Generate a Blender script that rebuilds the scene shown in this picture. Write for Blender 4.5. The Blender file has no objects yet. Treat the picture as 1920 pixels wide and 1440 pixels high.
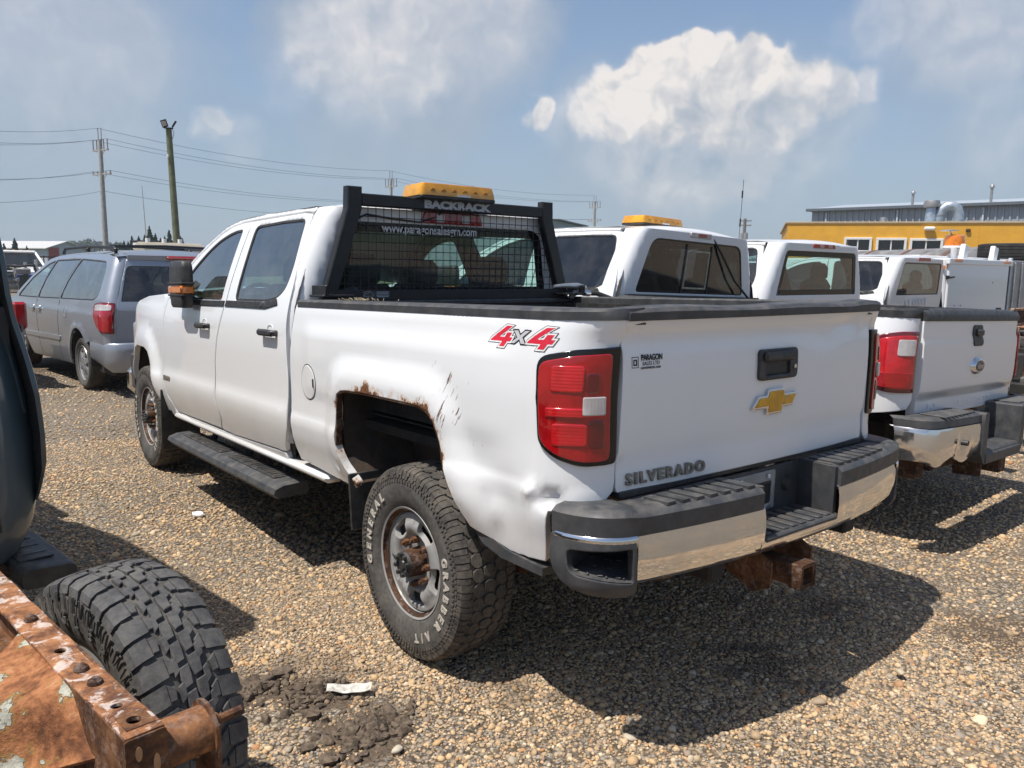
import bpy, bmesh, math, random
import numpy as np
from mathutils import Vector, Matrix, geometry
random.seed(7); rng = np.random.default_rng(7)
SC = bpy.context.scene; COL = SC.collection
PI = math.pi
# ------------------------------------------------------------------ camera
CAM_LOC = Vector((-2.6006, -2.6843, 1.5895)); YAW = math.radians(38.623); PITCH = math.radians(8.226); ROLL = math.radians(0.904); FPX = 1498.4
def cam_basis():
    f = Vector((math.sin(YAW)*math.cos(PITCH), math.cos(YAW)*math.cos(PITCH), -math.sin(PITCH)))
    r = Vector((math.cos(YAW), -math.sin(YAW), 0)); u = r.cross(f)
    return r*math.cos(ROLL)+u*math.sin(ROLL), u*math.cos(ROLL)-r*math.sin(ROLL), f
CR, CU, CF = cam_basis()
cam = bpy.data.objects.new('camera', bpy.data.cameras.new('camera')); COL.objects.link(cam)
cam.data.sensor_width = 36; cam.data.lens = FPX/1920*36; cam.data.clip_start = .05; cam.data.clip_end = 6000
cam.matrix_world = Matrix(((CR.x, CU.x, -CF.x, CAM_LOC.x), (CR.y, CU.y, -CF.y, CAM_LOC.y), (CR.z, CU.z, -CF.z, CAM_LOC.z), (0, 0, 0, 1)))
SC.camera = cam
def ray(px, py): return CF + CR*((px-960)/FPX) - CU*((py-720)/FPX)      # a photo pixel as a direction
def at(px, py, depth): return CAM_LOC + ray(px, py)*depth
def on_ground(px, py, z=0.0):
    d = ray(px, py); return CAM_LOC + d*((z-CAM_LOC.z)/d.z)
# ------------------------------------------------------------------ sky, sun, exposure
SUN_DIR = Vector((-.48, .05, 1.0)).normalized()                        # towards the sun
SUN_EL = math.asin(SUN_DIR.z); SUN_AZ = math.atan2(SUN_DIR.x, SUN_DIR.y)
SUN_STRENGTH = 4.8; SKY_STRENGTH = .12
SC.view_settings.view_transform = 'Standard'; SC.view_settings.look = 'None'
SC.view_settings.exposure = 0.26; SC.view_settings.gamma = 1.0; SC.view_settings.use_curve_mapping = False
SC.render.engine = 'CYCLES'; SC.cycles.use_denoising = True; SC.cycles.max_bounces = 8; SC.cycles.transparent_max_bounces = 16
SC.cycles.sample_clamp_indirect = 6; SC.cycles.caustics_reflective = False; SC.cycles.caustics_refractive = False
SC.render.use_motion_blur = False
sun = bpy.data.objects.new('sun', bpy.data.lights.new('sun', 'SUN')); COL.objects.link(sun)
sun.data.energy = SUN_STRENGTH; sun.data.angle = math.radians(.53); sun.data.color = (1, .95, .875)
sun.rotation_euler = SUN_DIR.to_track_quat('Z', 'Y').to_euler()
world = bpy.data.worlds.new('World'); SC.world = world; world.use_nodes = True

class G:
    """tiny node-graph helper"""
    def __init__(s, tree): s.t = tree; s.n = tree.nodes; s.l = tree.links
    def node(s, typ, **kw):
        n = s.n.new(typ)
        for k, v in kw.items():
            if k == 'ins':
                for i, val in v.items(): s.put(n, i, val)
            else: setattr(n, k, v)
        return n
    def put(s, n, i, v):
        if isinstance(v, bpy.types.NodeSocket): s.l.new(v, n.inputs[i])
        else:
            d = n.inputs[i]
            if hasattr(d, 'default_value'):
                if isinstance(v, (tuple, list)) and len(v) == 3 and d.type == 'RGBA': v = (*v, 1)
                d.default_value = v
    def math(s, op, a, b=0.0, c=0.0, clamp=False):
        n = s.node('ShaderNodeMath', operation=op, use_clamp=clamp); s.put(n, 0, a); s.put(n, 1, b); s.put(n, 2, c); return n.outputs[0]
    def vmath(s, op, a, b=(0, 0, 0), scale=1.0):
        n = s.node('ShaderNodeVectorMath', operation=op); s.put(n, 0, a); s.put(n, 1, b)
        if op == 'SCALE': s.put(n, 3, scale)
        return n.outputs['Value'] if op in ('DOT_PRODUCT', 'LENGTH', 'DISTANCE') else n.outputs[0]
    def ss(s, x, lo, hi, a=0.0, b=1.0):
        n = s.node('ShaderNodeMapRange', interpolation_type='SMOOTHSTEP')
        for i, v in enumerate((x, lo, hi, a, b)): s.put(n, i, v)
        return n.outputs[0]
    def lin(s, x, lo, hi, a=0.0, b=1.0):
        n = s.node('ShaderNodeMapRange')
        for i, v in enumerate((x, lo, hi, a, b)): s.put(n, i, v)
        return n.outputs[0]
    def mix(s, f, a, b, blend='MIX'):
        n = s.node('ShaderNodeMix', data_type='RGBA', blend_type=blend); s.put(n, 0, f); s.put(n, 6, a); s.put(n, 7, b); return n.outputs[2]
    def noise(s, vec, scale, detail=4, rough=.55, dist=0.0, out=0, dim='3D'):
        n = s.node('ShaderNodeTexNoise', noise_dimensions=dim); s.put(n, 'Vector', vec); s.put(n, 'Scale', scale); s.put(n, 'Detail', detail); s.put(n, 'Roughness', rough); s.put(n, 'Distortion', dist)
        return n.outputs[out]
    def voro(s, vec, scale, feature='F1', rand=1.0, out='Distance'):
        n = s.node('ShaderNodeTexVoronoi', feature=feature); s.put(n, 'Vector', vec); s.put(n, 'Scale', scale); s.put(n, 'Randomness', rand); return n.outputs[out]
    def ramp(s, x, stops):
        n = s.node('ShaderNodeValToRGB'); cr = n.color_ramp
        while len(cr.elements) < len(stops): cr.elements.new(.5)
        for e, (p, c) in zip(cr.elements, stops): e.position = p; e.color = (*c, 1)
        s.put(n, 0, x); return n.outputs[0]
    def sep(s, v): n = s.node('ShaderNodeSeparateXYZ'); s.put(n, 0, v); return n.outputs
    def comb(s, x, y, z): n = s.node('ShaderNodeCombineXYZ'); s.put(n, 0, x); s.put(n, 1, y); s.put(n, 2, z); return n.outputs[0]

def build_sky():
    t = world.node_tree; t.nodes.clear(); g = G(t)
    out = g.node('ShaderNodeOutputWorld')
    sky = g.node('ShaderNodeTexSky', sky_type='NISHITA', sun_disc=False, sun_elevation=SUN_EL, sun_rotation=SUN_AZ, altitude=500, air_density=1.0, dust_density=1.7, ozone_density=2.2)
    tc = g.node('ShaderNodeTexCoord'); d = tc.outputs['Generated']
    dx, dy, dz = g.sep(d)
    # billowed direction for ragged cloud outlines
    def warp(v):
        w1 = g.vmath('SUBTRACT', g.noise(v, 7, 4, .55, out=1), (.5, .5, .5)); w2 = g.vmath('SUBTRACT', g.noise(v, 28, 3, .5, out=1), (.5, .5, .5))
        return g.vmath('ADD', v, g.vmath('ADD', g.vmath('SCALE', w1, scale=.085), g.vmath('SCALE', w2, scale=.020)))
    dw = warp(d)
    def blobs(v, lst):
        acc = None
        for px, py, r, soft, amp in lst:
            dist = g.vmath('DISTANCE', v, tuple(ray(px, py).normalized()))
            m = g.ss(dist, r*(1-soft), r*(1+soft*.6), amp, 0)
            acc = m if acc is None else g.math('MAXIMUM', acc, m)
        return acc
    heads = [(1298, 78, .026, .2, 1), (1255, 105, .032, .2, 1), (1215, 138, .036, .2, 1), (1185, 180, .040, .22, 1), (1330, 108, .036, .22, 1), (1372, 140, .040, .22, 1), (1418, 112, .030, .22, 1), (1462, 132, .034, .22, 1), (1508, 160, .036, .28, .95), (1556, 172, .034, .35, .85), (1615, 160, .026, .4, .7), (1260, 190, .066, .3, 1), (1350, 195, .070, .3, .97), (1440, 200, .062, .35, .9), (1150, 222, .042, .28, .95), (1112, 240, .036, .35, .85), (1190, 260, .070, .5, .75), (1290, 275, .090, .6, .66), (1410, 270, .090, .6, .56), (1520, 240, .070, .6, .5), (1012, 220, .024, .25, .92), (985, 228, .018, .3, .8), (1040, 238, .03, .5, .5), (415, 240, .022, .3, .66), (388, 255, .02, .4, .55), (450, 262, .03, .5, .45), (570, 110, .04, .5, .55), (530, 165, .032, .5, .42), (640, 70, .06, .5, .56), (740, 40, .08, .5, .55), (760, 120, .07, .5, .46), (700, 175, .055, .5, .4), (900, 40, .08, .5, .42), (850, 90, .06, .5, .38), (1640, 45, .04, .5, .5), (1590, 62, .028, .5, .36), (1800, 30, .07, .6, .46), (1890, 60, .06, .6, .38), (1890, 240, .06, .6, .32), (290, 50, .03, .6, .32), (120, 60, .12, .7, .36)]
    firm = blobs(dw, heads)
    toward = (CU*.052-CR*.030)                                          # the sun stands high on the left of the view
    firm2 = blobs(g.vmath('ADD', dw, tuple(toward)), [(a_, b_, r_*1.15, min(.95, s_+.55), m_) for a_, b_, r_, s_, m_ in heads if m_ > .6])
    soft = blobs(dw, [(555, 100, .065, .6, .55), (640, 60, .095, .5, .80), (770, 60, .12, .5, .82), (790, 160, .115, .5, .76), (680, 225, .10, .6, .66), (900, 50, .11, .5, .76), (985, 60, .055, .5, .55), (600, 275, .12, .8, .42), (450, 262, .075, .7, .46), (1140, 270, .11, .7, .66), (1240, 270, .12, .65, .78), (1350, 260, .13, .65, .78), (1460, 240, .11, .7, .66), (1560, 210, .07, .7, .55), (1200, 320, .14, .8, .5), (1450, 310, .15, .8, .45), (100, 80, .20, .7, .70), (240, 110, .09, .8, .40), (200, 190, .10, .8, .34), (1690, 50, .08, .7, .48), (1830, 40, .12, .6, .70), (1885, 250, .11, .7, .60), (330, 290, .12, .9, .32), (900, 300, .18, .9, .34), (1700, 300, .14, .9, .3)])
    # the same kind of scattered cloud over the rest of the sky
    zz = g.math('ADD', g.math('MAXIMUM', dz, 0.0), .22)
    pl = g.comb(g.math('DIVIDE', dx, zz), g.math('DIVIDE', dy, zz), 0.0)
    gen = g.ss(g.noise(pl, 1.6, 6, .58), .55, .72, 0, .5)
    fdot = g.vmath('DOT_PRODUCT', d, tuple(CF))
    gen = g.math('MULTIPLY', gen, g.ss(fdot, .62, .8, 1, 0))
    veil = g.math('MULTIPLY', g.noise(d, 3.0, 5, .6), .34)
    dens = g.math('MAXIMUM', g.math('MAXIMUM', firm, soft), g.math('ADD', gen, veil), clamp=True)
    rel = g.math('SUBTRACT', g.noise(dw, 19, 3, .5), g.noise(g.vmath('ADD', dw, tuple(CU*.016-CR*.010)), 19, 3, .5))
    lit = g.math('SUBTRACT', 1.0, firm2, clamp=True)                    # little cloud between here and the sun
    lum = g.math('ADD', g.math('ADD', g.math('MULTIPLY', g.math('MULTIPLY', lit, firm), .45), g.math('MULTIPLY', g.math('MULTIPLY', rel, g.math('ADD', firm, .2)), 1.25)), g.math('ADD', g.math('ADD', g.math('MULTIPLY', firm, .34), g.math('MULTIPLY', soft, .30)), .10), clamp=True)
    ccol = g.ramp(lum, [(0, (.235, .295, .37)), (.35, (.335, .385, .45)), (.62, (.465, .485, .52)), (.85, (.64, .62, .61)), (1, (.78, .73, .69))])
    skyc = g.vmath('SCALE', sky.outputs[0], scale=SKY_STRENGTH)
    # pale smoky layer near the horizon
    hz = g.ss(dz, -.02, .36, .72, 0.0)
    skyc = g.mix(hz, skyc, (.255, .34, .435))
    col = g.mix(g.math('MULTIPLY', dens, .92), skyc, ccol)
    bg = g.node('ShaderNodeBackground', ins={0: col, 1: 1.0})
    t.links.new(bg.outputs[0], out.inputs[0])
build_sky()
# ------------------------------------------------------------------ materials
MATS = {}
def new_mat(name):
    m = bpy.data.materials.new(name); m.use_nodes = True; m.node_tree.nodes.clear(); g = G(m.node_tree)
    out = g.node('ShaderNodeOutputMaterial'); MATS[name] = m; return m, g, out
def bsdf(g, out, col, rough=.5, metal=0.0, spec=.5, coat=0.0, normal=None, coat_rough=.05, **kw):
    b = g.node('ShaderNodeBsdfPrincipled')
    g.put(b, 'Base Color', col); g.put(b, 'Roughness', rough); g.put(b, 'Metallic', metal); g.put(b, 'Specular IOR Level', spec)
    g.put(b, 'Coat Weight', coat); g.put(b, 'Coat Roughness', coat_rough)
    for k, v in kw.items(): g.put(b, k, v)
    if normal is not None: g.l.new(normal, b.inputs['Normal'])
    g.l.new(b.outputs[0], out.inputs[0]); return b
def bump(g, h, strength=.3, dist=.01, normal=None):
    n = g.node('ShaderNodeBump'); g.put(n, 'Height', h); g.put(n, 'Strength', strength); g.put(n, 'Distance', dist)
    if normal is not None: g.l.new(normal, n.inputs['Normal'])
    return n.outputs[0]
def pos(g): return g.node('ShaderNodeNewGeometry').outputs['Position']
def simple(name, col, rough=.5, metal=0.0, var=.12, scale=8, bumps=None, coat=0.0, dust=0.0, dustcol=(.36, .31, .25), spec=.5):
    """plain material with broad tonal variation, optional fine relief and settled dust"""
    if name in MATS: return MATS[name]
    m, g, out = new_mat(name); p = pos(g)
    n = g.noise(p, scale, 5, .6)
    dark = tuple(c*(1-var) for c in col); lite = tuple(min(1, c*(1+var)) for c in col)
    c = g.mix(g.ss(n, .3, .7), dark, lite)
    r = g.lin(g.noise(p, scale*3, 3), .3, .7, max(0, rough-.07), min(1, rough+.09))
    if dust:
        nz = g.sep(g.node('ShaderNodeNewGeometry').outputs['Normal'])[2]
        dn = g.math('MULTIPLY', g.ss(g.noise(p, scale*1.7, 6, .65), .35, .75), g.lin(nz, -.2, 1, .35, 1.0))
        dn = g.math('MULTIPLY', dn, dust, clamp=True)
        c = g.mix(dn, c, dustcol); r = g.math('ADD', r, g.math('MULTIPLY', dn, .4), clamp=True)
    nm = bump(g, g.noise(p, bumps[0], 4, .6), bumps[1], bumps[2] if len(bumps) > 2 else .004) if bumps else None
    bsdf(g, out, c, r, metal, spec, coat, nm); return m
def paint(name, col, dirt=.35, rust=False, rough=.28, metal=0.0, zlow=.55, zhigh=1.25, dirtcol=(.40, .35, .28), coat=.7, flake=False):
    """car paint: clear coat, road film rising from the sills, specks and stains"""
    m, g, out = new_mat(name); p = pos(g); x, y, z = g.sep(p)
    low = g.ss(z, zlow, zhigh, 1, 0)
    big = g.noise(p, 3.1, 6, .62); fine = g.noise(p, 70, 3, .6)
    film = g.math('MULTIPLY', g.math('MULTIPLY', low, g.lin(big, .3, .7, .35, 1.0)), dirt, clamp=True)
    film = g.math('ADD', film, g.math('MULTIPLY', g.ss(big, .5, .8), dirt*.16), clamp=True)
    sp = g.math('MULTIPLY', g.ss(fine, .70, .76), g.math('ADD', g.math('MULTIPLY', low, .5), .06))
    sp = g.math('MULTIPLY', sp, dirt*1.6, clamp=True)
    # rain streaks
    st = g.noise(g.comb(g.math('MULTIPLY', x, 34.0), g.math('MULTIPLY', y, 34.0), g.math('MULTIPLY', z, 1.6)), 1.0, 3)
    film = g.math('ADD', film, g.math('MULTIPLY', g.ss(st, .58, .8), dirt*.12), clamp=True)
    c = g.mix(film, col, dirtcol); c = g.mix(sp, c, (.16, .12, .08))
    r = g.math('ADD', g.math('MULTIPLY', film, .5), rough, clamp=True)
    cw = g.math('MULTIPLY', g.math('SUBTRACT', 1.0, film, clamp=True), coat)
    if rust:
        at_ = g.node('ShaderNodeAttribute', attribute_name='rust').outputs['Fac']
        rn = g.noise(p, 42, 6, .68); rn2 = g.noise(p, 14, 4, .6)
        q = g.math('ADD', g.math('MULTIPLY', at_, 1.0), g.math('MULTIPLY', g.math('SUBTRACT', g.math('ADD', g.math('MULTIPLY', rn, .6), g.math('MULTIPLY', rn2, .6)), .6), 1.9))
        rm = g.ss(q, .62, .74); halo = g.math('MULTIPLY', g.ss(q, .38, .72), .6)
        c = g.mix(g.math('MULTIPLY', halo, g.ss(at_, .05, .4)), c, (.52, .27, .07))
        rcol = g.ramp(g.noise(p, 90, 4, .6), [(.3, (.045, .018, .010)), (.55, (.16, .062, .022)), (.75, (.30, .13, .045))])
        rm = g.math('MULTIPLY', rm, g.ss(at_, .02, .15)); c = g.mix(rm, c, rcol)
        r = g.math('ADD', r, g.math('MULTIPLY', rm, .6), clamp=True); cw = g.math('MULTIPLY', cw, g.math('SUBTRACT', 1.0, rm))
        # long scrapes and chips behind the arch
        sc = g.noise(g.comb(g.math('ADD', g.math('MULTIPLY', y, 60.0), g.math('MULTIPLY', z, 30.0)), g.math('MULTIPLY', x, 4.0), g.math('MULTIPLY', g.math('SUBTRACT', z, g.math('MULTIPLY', y, .5)), 7.0)), 1.0, 4, .65)
        ch = g.node('ShaderNodeAttribute', attribute_name='chip').outputs['Fac']
        cm = g.ss(g.math('ADD', sc, g.math('MULTIPLY', ch, .17)), .745, .79); cm = g.math('MULTIPLY', cm, g.ss(ch, .05, .3))
        c = g.mix(cm, c, (.15, .09, .05))
    nm = bump(g, g.noise(p, 5, 2), .02, .02)
    if flake: r = g.math('ADD', r, g.math('MULTIPLY', g.noise(p, 400, 2), .1))
    bsdf(g, out, c, r, metal, .5, cw, nm, .02); return m
def rust_mat(name, light=.5, scale=9, pale=.25):
    m, g, out = new_mat(name); p = pos(g)
    a = g.noise(p, scale, 8, .68, .3); b = g.noise(p, scale*6, 6, .65); v = g.math('ADD', g.math('MULTIPLY', a, .65), g.math('MULTIPLY', b, .35))
    c = g.ramp(v, [(.30, (.035, .014, .009)), (.43, (.11*light*2, .048*light*2, .024*light*2)), (.52, (.24*light*2, .105*light*2, .045*light*2)), (.62, (.36*light*2, .17*light*2, .075*light*2)), (.75, (.30*light*2, .18*light*2, .11*light*2))])
    pm = g.math('MULTIPLY', g.ss(g.noise(p, scale*2.3, 8, .72, .6), .52, .60), pale*2, clamp=True)
    c = g.mix(pm, c, g.ramp(b, [(.3, (.48, .40, .36)), (.7, (.68, .60, .54))]))
    bsdf(g, out, c, g.lin(b, .3, .7, .6, .95), 0, .3, 0, bump(g, v, .5, .006)); return m
def rubber(name, col=(.028, .027, .026), dust=.5, dustcol=(.22, .19, .155)):
    m, g, out = new_mat(name); p = pos(g)
    n = g.noise(p, 9, 6, .65); f = g.noise(p, 60, 5, .65)
    dm = g.math('MULTIPLY', g.ss(g.math('ADD', g.math('MULTIPLY', n, .55), g.math('MULTIPLY', f, .45)), .36, .66), dust, clamp=True)
    c = g.mix(dm, col, dustcol)
    bsdf(g, out, c, g.lin(f, .3, .7, .7, .95), 0, .3, 0, bump(g, f, .25, .003)); return m
def glass(name, tint=(.62, .78, .74), refl=1.0, dust=.05):
    m, g, out = new_mat(name); p = pos(g)
    gn = g.node('ShaderNodeNewGeometry'); cs_ = g.math('ABSOLUTE', g.vmath('DOT_PRODUCT', gn.outputs['Normal'], gn.outputs['Incoming']))
    fr = g.math('ADD', .07, g.math('MULTIPLY', g.math('POWER', g.math('SUBTRACT', 1.0, cs_, clamp=True), 3.2), .88))
    tr = g.node('ShaderNodeBsdfTransparent', ins={0: tint}); gl = g.node('ShaderNodeBsdfGlossy', ins={0: (1, 1, 1), 1: .015})
    mx = g.node('ShaderNodeMixShader'); g.put(mx, 0, g.math('MULTIPLY', fr, refl, clamp=True))
    g.l.new(tr.outputs[0], mx.inputs[1]); g.l.new(gl.outputs[0], mx.inputs[2])
    df = g.node('ShaderNodeBsdfDiffuse', ins={0: (.5, .47, .42)})
    m2 = g.node('ShaderNodeMixShader'); g.put(m2, 0, g.math('MULTIPLY', g.ss(g.noise(p, 6, 6, .65), .3, .8), dust))
    g.l.new(mx.outputs[0], m2.inputs[1]); g.l.new(df.outputs[0], m2.inputs[2]); g.l.new(m2.outputs[0], out.inputs[0]); return m
def lens_mat(name, col, rib=None, trans=.25):
    m, g, out = new_mat(name); p = pos(g)
    h = g.noise(p, 12, 3)
    nm = bump(g, h, .05, .01)
    if rib:
        wv = g.node('ShaderNodeTexWave', bands_direction=rib); g.put(wv, 'Scale', 30); g.put(wv, 'Vector', p); nm = bump(g, wv.outputs[1], .10, .003)
    c = g.mix(g.ss(h, .35, .7), tuple(v*.72 for v in col), col)
    b = bsdf(g, out, c, .12, 0, .5, 1.0, nm, .03)
    g.put(b, 'Subsurface Weight', trans); g.put(b, 'Subsurface Radius', (.03, .01, .01)); g.put(b, 'Subsurface Scale', .5); return m
# ------------------------------------------------------------------ mesh helpers
def link(o, parent=None):
    COL.objects.link(o)
    if parent is not None: o.parent = parent
    return o
def tag(o, label=None, cat=None, group=None, kind=None):
    for k, v in (('label', label), ('category', cat), ('group', group), ('kind', kind)):
        if v: o[k] = v
    return o
def thing(name, label, cat, loc=(0, 0, 0), rot=(0, 0, 0), group=None):
    o = link(bpy.data.objects.new(name, None)); o.location = loc; o.rotation_euler = rot; o.empty_display_size = .2
    return tag(o, label, cat, group)
XF = [None]                                                            # a vertex transform while a tilted body is being built
def finish(name, me, mat, parent, smooth=35, normals=None):
    if XF[0] is not None and len(me.vertices):
        co = np.empty(len(me.vertices)*3); me.vertices.foreach_get('co', co); co = XF[0](co.reshape(-1, 3)); me.vertices.foreach_set('co', co.ravel())
    for mm in (mat if isinstance(mat, (list, tuple)) else [mat]): me.materials.append(mm)
    me.validate(); me.update()
    if smooth is not None:
        me.polygons.foreach_set('use_smooth', [True]*len(me.polygons))
        if normals is None and smooth < 180: me.set_sharp_from_angle(angle=math.radians(smooth))
    if normals is not None: me.normals_split_custom_set_from_vertices([tuple(n) for n in normals])
    return link(bpy.data.objects.new(name, me), parent)
class MB:
    """collects shapes into one mesh"""
    def __init__(s): s.v = []; s.f = []; s.m = []
    def add(s, vs, fs, mi=0):
        o = len(s.v); s.v += [tuple(v) for v in vs]; s.f += [tuple(i+o for i in f) for f in fs]; s.m += [mi]*len(fs); return s
    def box(s, c, d, bev=0.0, mi=0, rot=None):
        hx, hy, hz = d[0]/2, d[1]/2, d[2]/2; b = min(bev, hx*.98, hy*.98, hz*.98)
        if b <= 0:
            vs = [(x, y, z) for x in (-hx, hx) for y in (-hy, hy) for z in (-hz, hz)]
            fs = [(0, 1, 3, 2), (4, 6, 7, 5), (0, 4, 5, 1), (2, 3, 7, 6), (0, 2, 6, 4), (1, 5, 7, 3)]
        else:
            vs = []; fs = []
            for sx in (-1, 1):
                for sy in (-1, 1):
                    for sz in (-1, 1):
                        vs += [(sx*hx, sy*(hy-b), sz*(hz-b)), (sx*(hx-b), sy*hy, sz*(hz-b)), (sx*(hx-b), sy*(hy-b), sz*hz)]
            idx = lambda sx, sy, sz, k: ((sx > 0)*4+(sy > 0)*2+(sz > 0))*3+k
            for sx in (-1, 1): fs.append([idx(sx, a, c_, 0) for a, c_ in ((-1, -1), (1, -1), (1, 1), (-1, 1))][::sx])
            for sy in (-1, 1): fs.append([idx(a, sy, c_, 1) for a, c_ in ((-1, -1), (-1, 1), (1, 1), (1, -1))][::sy])
            for sz in (-1, 1): fs.append([idx(a, c_, sz, 2) for a, c_ in ((-1, -1), (1, -1), (1, 1), (-1, 1))][::sz])
            for sx in (-1, 1):
                for sy in (-1, 1):
                    q = [idx(sx, sy, -1, 0), idx(sx, sy, -1, 1), idx(sx, sy, 1, 1), idx(sx, sy, 1, 0)]; fs.append(q[::sx*sy])
                for sz in (-1, 1):
                    q = [idx(sx, -1, sz, 0), idx(sx, 1, sz, 0), idx(sx, 1, sz, 2), idx(sx, -1, sz, 2)]; fs.append(q[::sx*sz])
            for sy in (-1, 1):
                for sz in (-1, 1):
                    q = [idx(-1, sy, sz, 1), idx(-1, sy, sz, 2), idx(1, sy, sz, 2), idx(1, sy, sz, 1)]; fs.append(q[::sy*sz])
            for sx in (-1, 1):
                for sy in (-1, 1):
                    for sz in (-1, 1): fs.append([idx(sx, sy, sz, k) for k in (0, 1, 2)][::sx*sy*sz])
        M_ = rot.to_3x3() if rot is not None else None
        c = Vector(c); vs = [((M_ @ Vector(v)) if M_ else Vector(v))+c for v in vs]
        return s.add(vs, fs, mi)
    def cyl(s, p0, p1, r0, r1=None, n=16, cap=True, mi=0):
        p0 = Vector(p0); p1 = Vector(p1); r1 = r0 if r1 is None else r1
        a = (p1-p0).normalized(); u = a.orthogonal().normalized(); w = a.cross(u)
        vs = []
        for p, r in ((p0, r0), (p1, r1)): vs += [p+(u*math.cos(2*PI*i/n)+w*math.sin(2*PI*i/n))*r for i in range(n)]
        fs = [(i, (i+1) % n, n+(i+1) % n, n+i) for i in range(n)]
        if cap: fs += [tuple(range(n))[::-1], tuple(range(n, 2*n))]
        return s.add(vs, fs, mi)
    def tube(s, pts, r, n=8, mi=0, cap=True):
        pts = [Vector(p) for p in pts]; k = len(pts); vs = []; u = None
        for i, p in enumerate(pts):
            t = (pts[min(i+1, k-1)]-pts[max(i-1, 0)]).normalized()
            u = t.orthogonal().normalized() if u is None else (u-t*u.dot(t)).normalized()
            w = t.cross(u); rr = r[i] if isinstance(r, (list, tuple)) else r
            vs += [p+(u*math.cos(2*PI*j/n)+w*math.sin(2*PI*j/n))*rr for j in range(n)]
        fs = [(i*n+j, i*n+(j+1) % n, (i+1)*n+(j+1) % n, (i+1)*n+j) for i in range(k-1) for j in range(n)]
        if cap: fs += [tuple(range(n))[::-1], tuple(range((k-1)*n, k*n))]
        return s.add(vs, fs, mi)
    def lathe(s, prof, c=(0, 0, 0), axis='X', n=48, mi=0, closed=False):
        """prof: list of (along-axis, radius)"""
        vs = []; k = len(prof)
        for a, r in prof:
            for j in range(n):
                q = 2*PI*j/n; ca, sa = math.cos(q)*r, math.sin(q)*r
                vs.append({'X': (a, ca, sa), 'Y': (sa, a, ca), 'Z': (ca, sa, a)}[axis])
        vs = [(v[0]+c[0], v[1]+c[1], v[2]+c[2]) for v in vs]
        rr = range(k if closed else k-1)
        fs = [(i*n+j, ((i+1) % k)*n+j, ((i+1) % k)*n+(j+1) % n, i*n+(j+1) % n) for i in rr for j in range(n)]
        return s.add(vs, fs, mi)
    def prism(s, poly, a, b, axis='X', mi=0):
        """poly of 2-D points pushed from a to b along an axis"""
        f = {'X': lambda p, h: (h, p[0], p[1]), 'Y': lambda p, h: (p[0], h, p[1]), 'Z': lambda p, h: (p[0], p[1], h)}[axis]
        n = len(poly); vs = [f(p, a) for p in poly]+[f(p, b) for p in poly]
        fs = [tuple(range(n)), tuple(range(n, 2*n))[::-1]]+[(i, n+i, n+(i+1) % n, (i+1) % n) for i in range(n)]
        return s.add(vs, fs, mi)
    def sweep(s, rings, close=True, cap=True, mi=0):
        """rings: equal-length loops of 3-D points skinned one to the next"""
        n = len(rings[0]); o = []
        for r in rings: o += list(r)
        fs = []
        for i in range(len(rings)-1):
            for j in range(n if close else n-1): fs.append((i*n+j, i*n+(j+1) % n, (i+1)*n+(j+1) % n, (i+1)*n+j))
        if cap and close: fs += [tuple(range(n))[::-1], tuple(range((len(rings)-1)*n, len(rings)*n))]
        return s.add(o, fs, mi)
    def mesh(s, name, fix=True):
        me = bpy.data.meshes.new(name); me.from_pydata(s.v, [], s.f)
        if any(s.m): me.polygons.foreach_set('material_index', s.m)
        if fix:
            bm = bmesh.new(); bm.from_mesh(me); bmesh.ops.recalc_face_normals(bm, faces=bm.faces); bm.to_mesh(me); bm.free()
        return me
    def to(s, name, mat, parent=None, smooth=35, fix=True): return finish(name, s.mesh(name, fix), mat, parent, smooth)
def fillet(poly, r, n=4):
    """round the corners of a closed 2-D polygon; r may be a list"""
    out = []; k = len(poly)
    for i in range(k):
        p = Vector(poly[i]); a = Vector(poly[i-1]); b = Vector(poly[(i+1) % k]); rr = r[i] if isinstance(r, (list, tuple)) else r
        da, db = a-p, b-p; m = min(rr, da.length*.45, db.length*.45)
        if m < 1e-4: out.append(tuple(p)); continue
        q0 = p+da.normalized()*m; q1 = p+db.normalized()*m
        for j in range(n+1):
            t = j/n; out.append(tuple(q0*(1-t)**2+p*2*t*(1-t)+q1*t*t))
    return out
def inpoly(P, poly):
    x, y = P[:, 0], P[:, 1]; ins = np.zeros(len(P), bool); n = len(poly); j = n-1
    for i in range(n):
        xi, yi = poly[i]; xj, yj = poly[j]
        if yi != yj:
            c = ((yi > y) != (yj > y)) & (x < (xj-xi)*(y-yi)/(yj-yi)+xi); ins ^= c
        j = i
    return ins
def segdist(P, poly, closed=True):
    best = np.full(len(P), 1e9); n = len(poly)
    for i in range(n if closed else n-1):
        a = np.array(poly[i]); b = np.array(poly[(i+1) % n]); d = b-a; L = (d*d).sum()
        t = np.clip(((P-a)@d)/max(L, 1e-12), 0, 1); q = a+t[:, None]*d
        best = np.minimum(best, np.hypot(P[:, 0]-q[:, 0], P[:, 1]-q[:, 1]))
    return best
def resample(poly, res):
    out = []; n = len(poly)
    for i in range(n):
        a = np.array(poly[i], float); b = np.array(poly[(i+1) % n], float); k = max(1, int(math.ceil(np.linalg.norm(b-a)/res)))
        out += [tuple(a+(b-a)*j/k) for j in range(k)]
    return out
def area(poly): return .5*sum(poly[i-1][0]*poly[i][1]-poly[i][0]*poly[i-1][1] for i in range(len(poly)))
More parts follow.
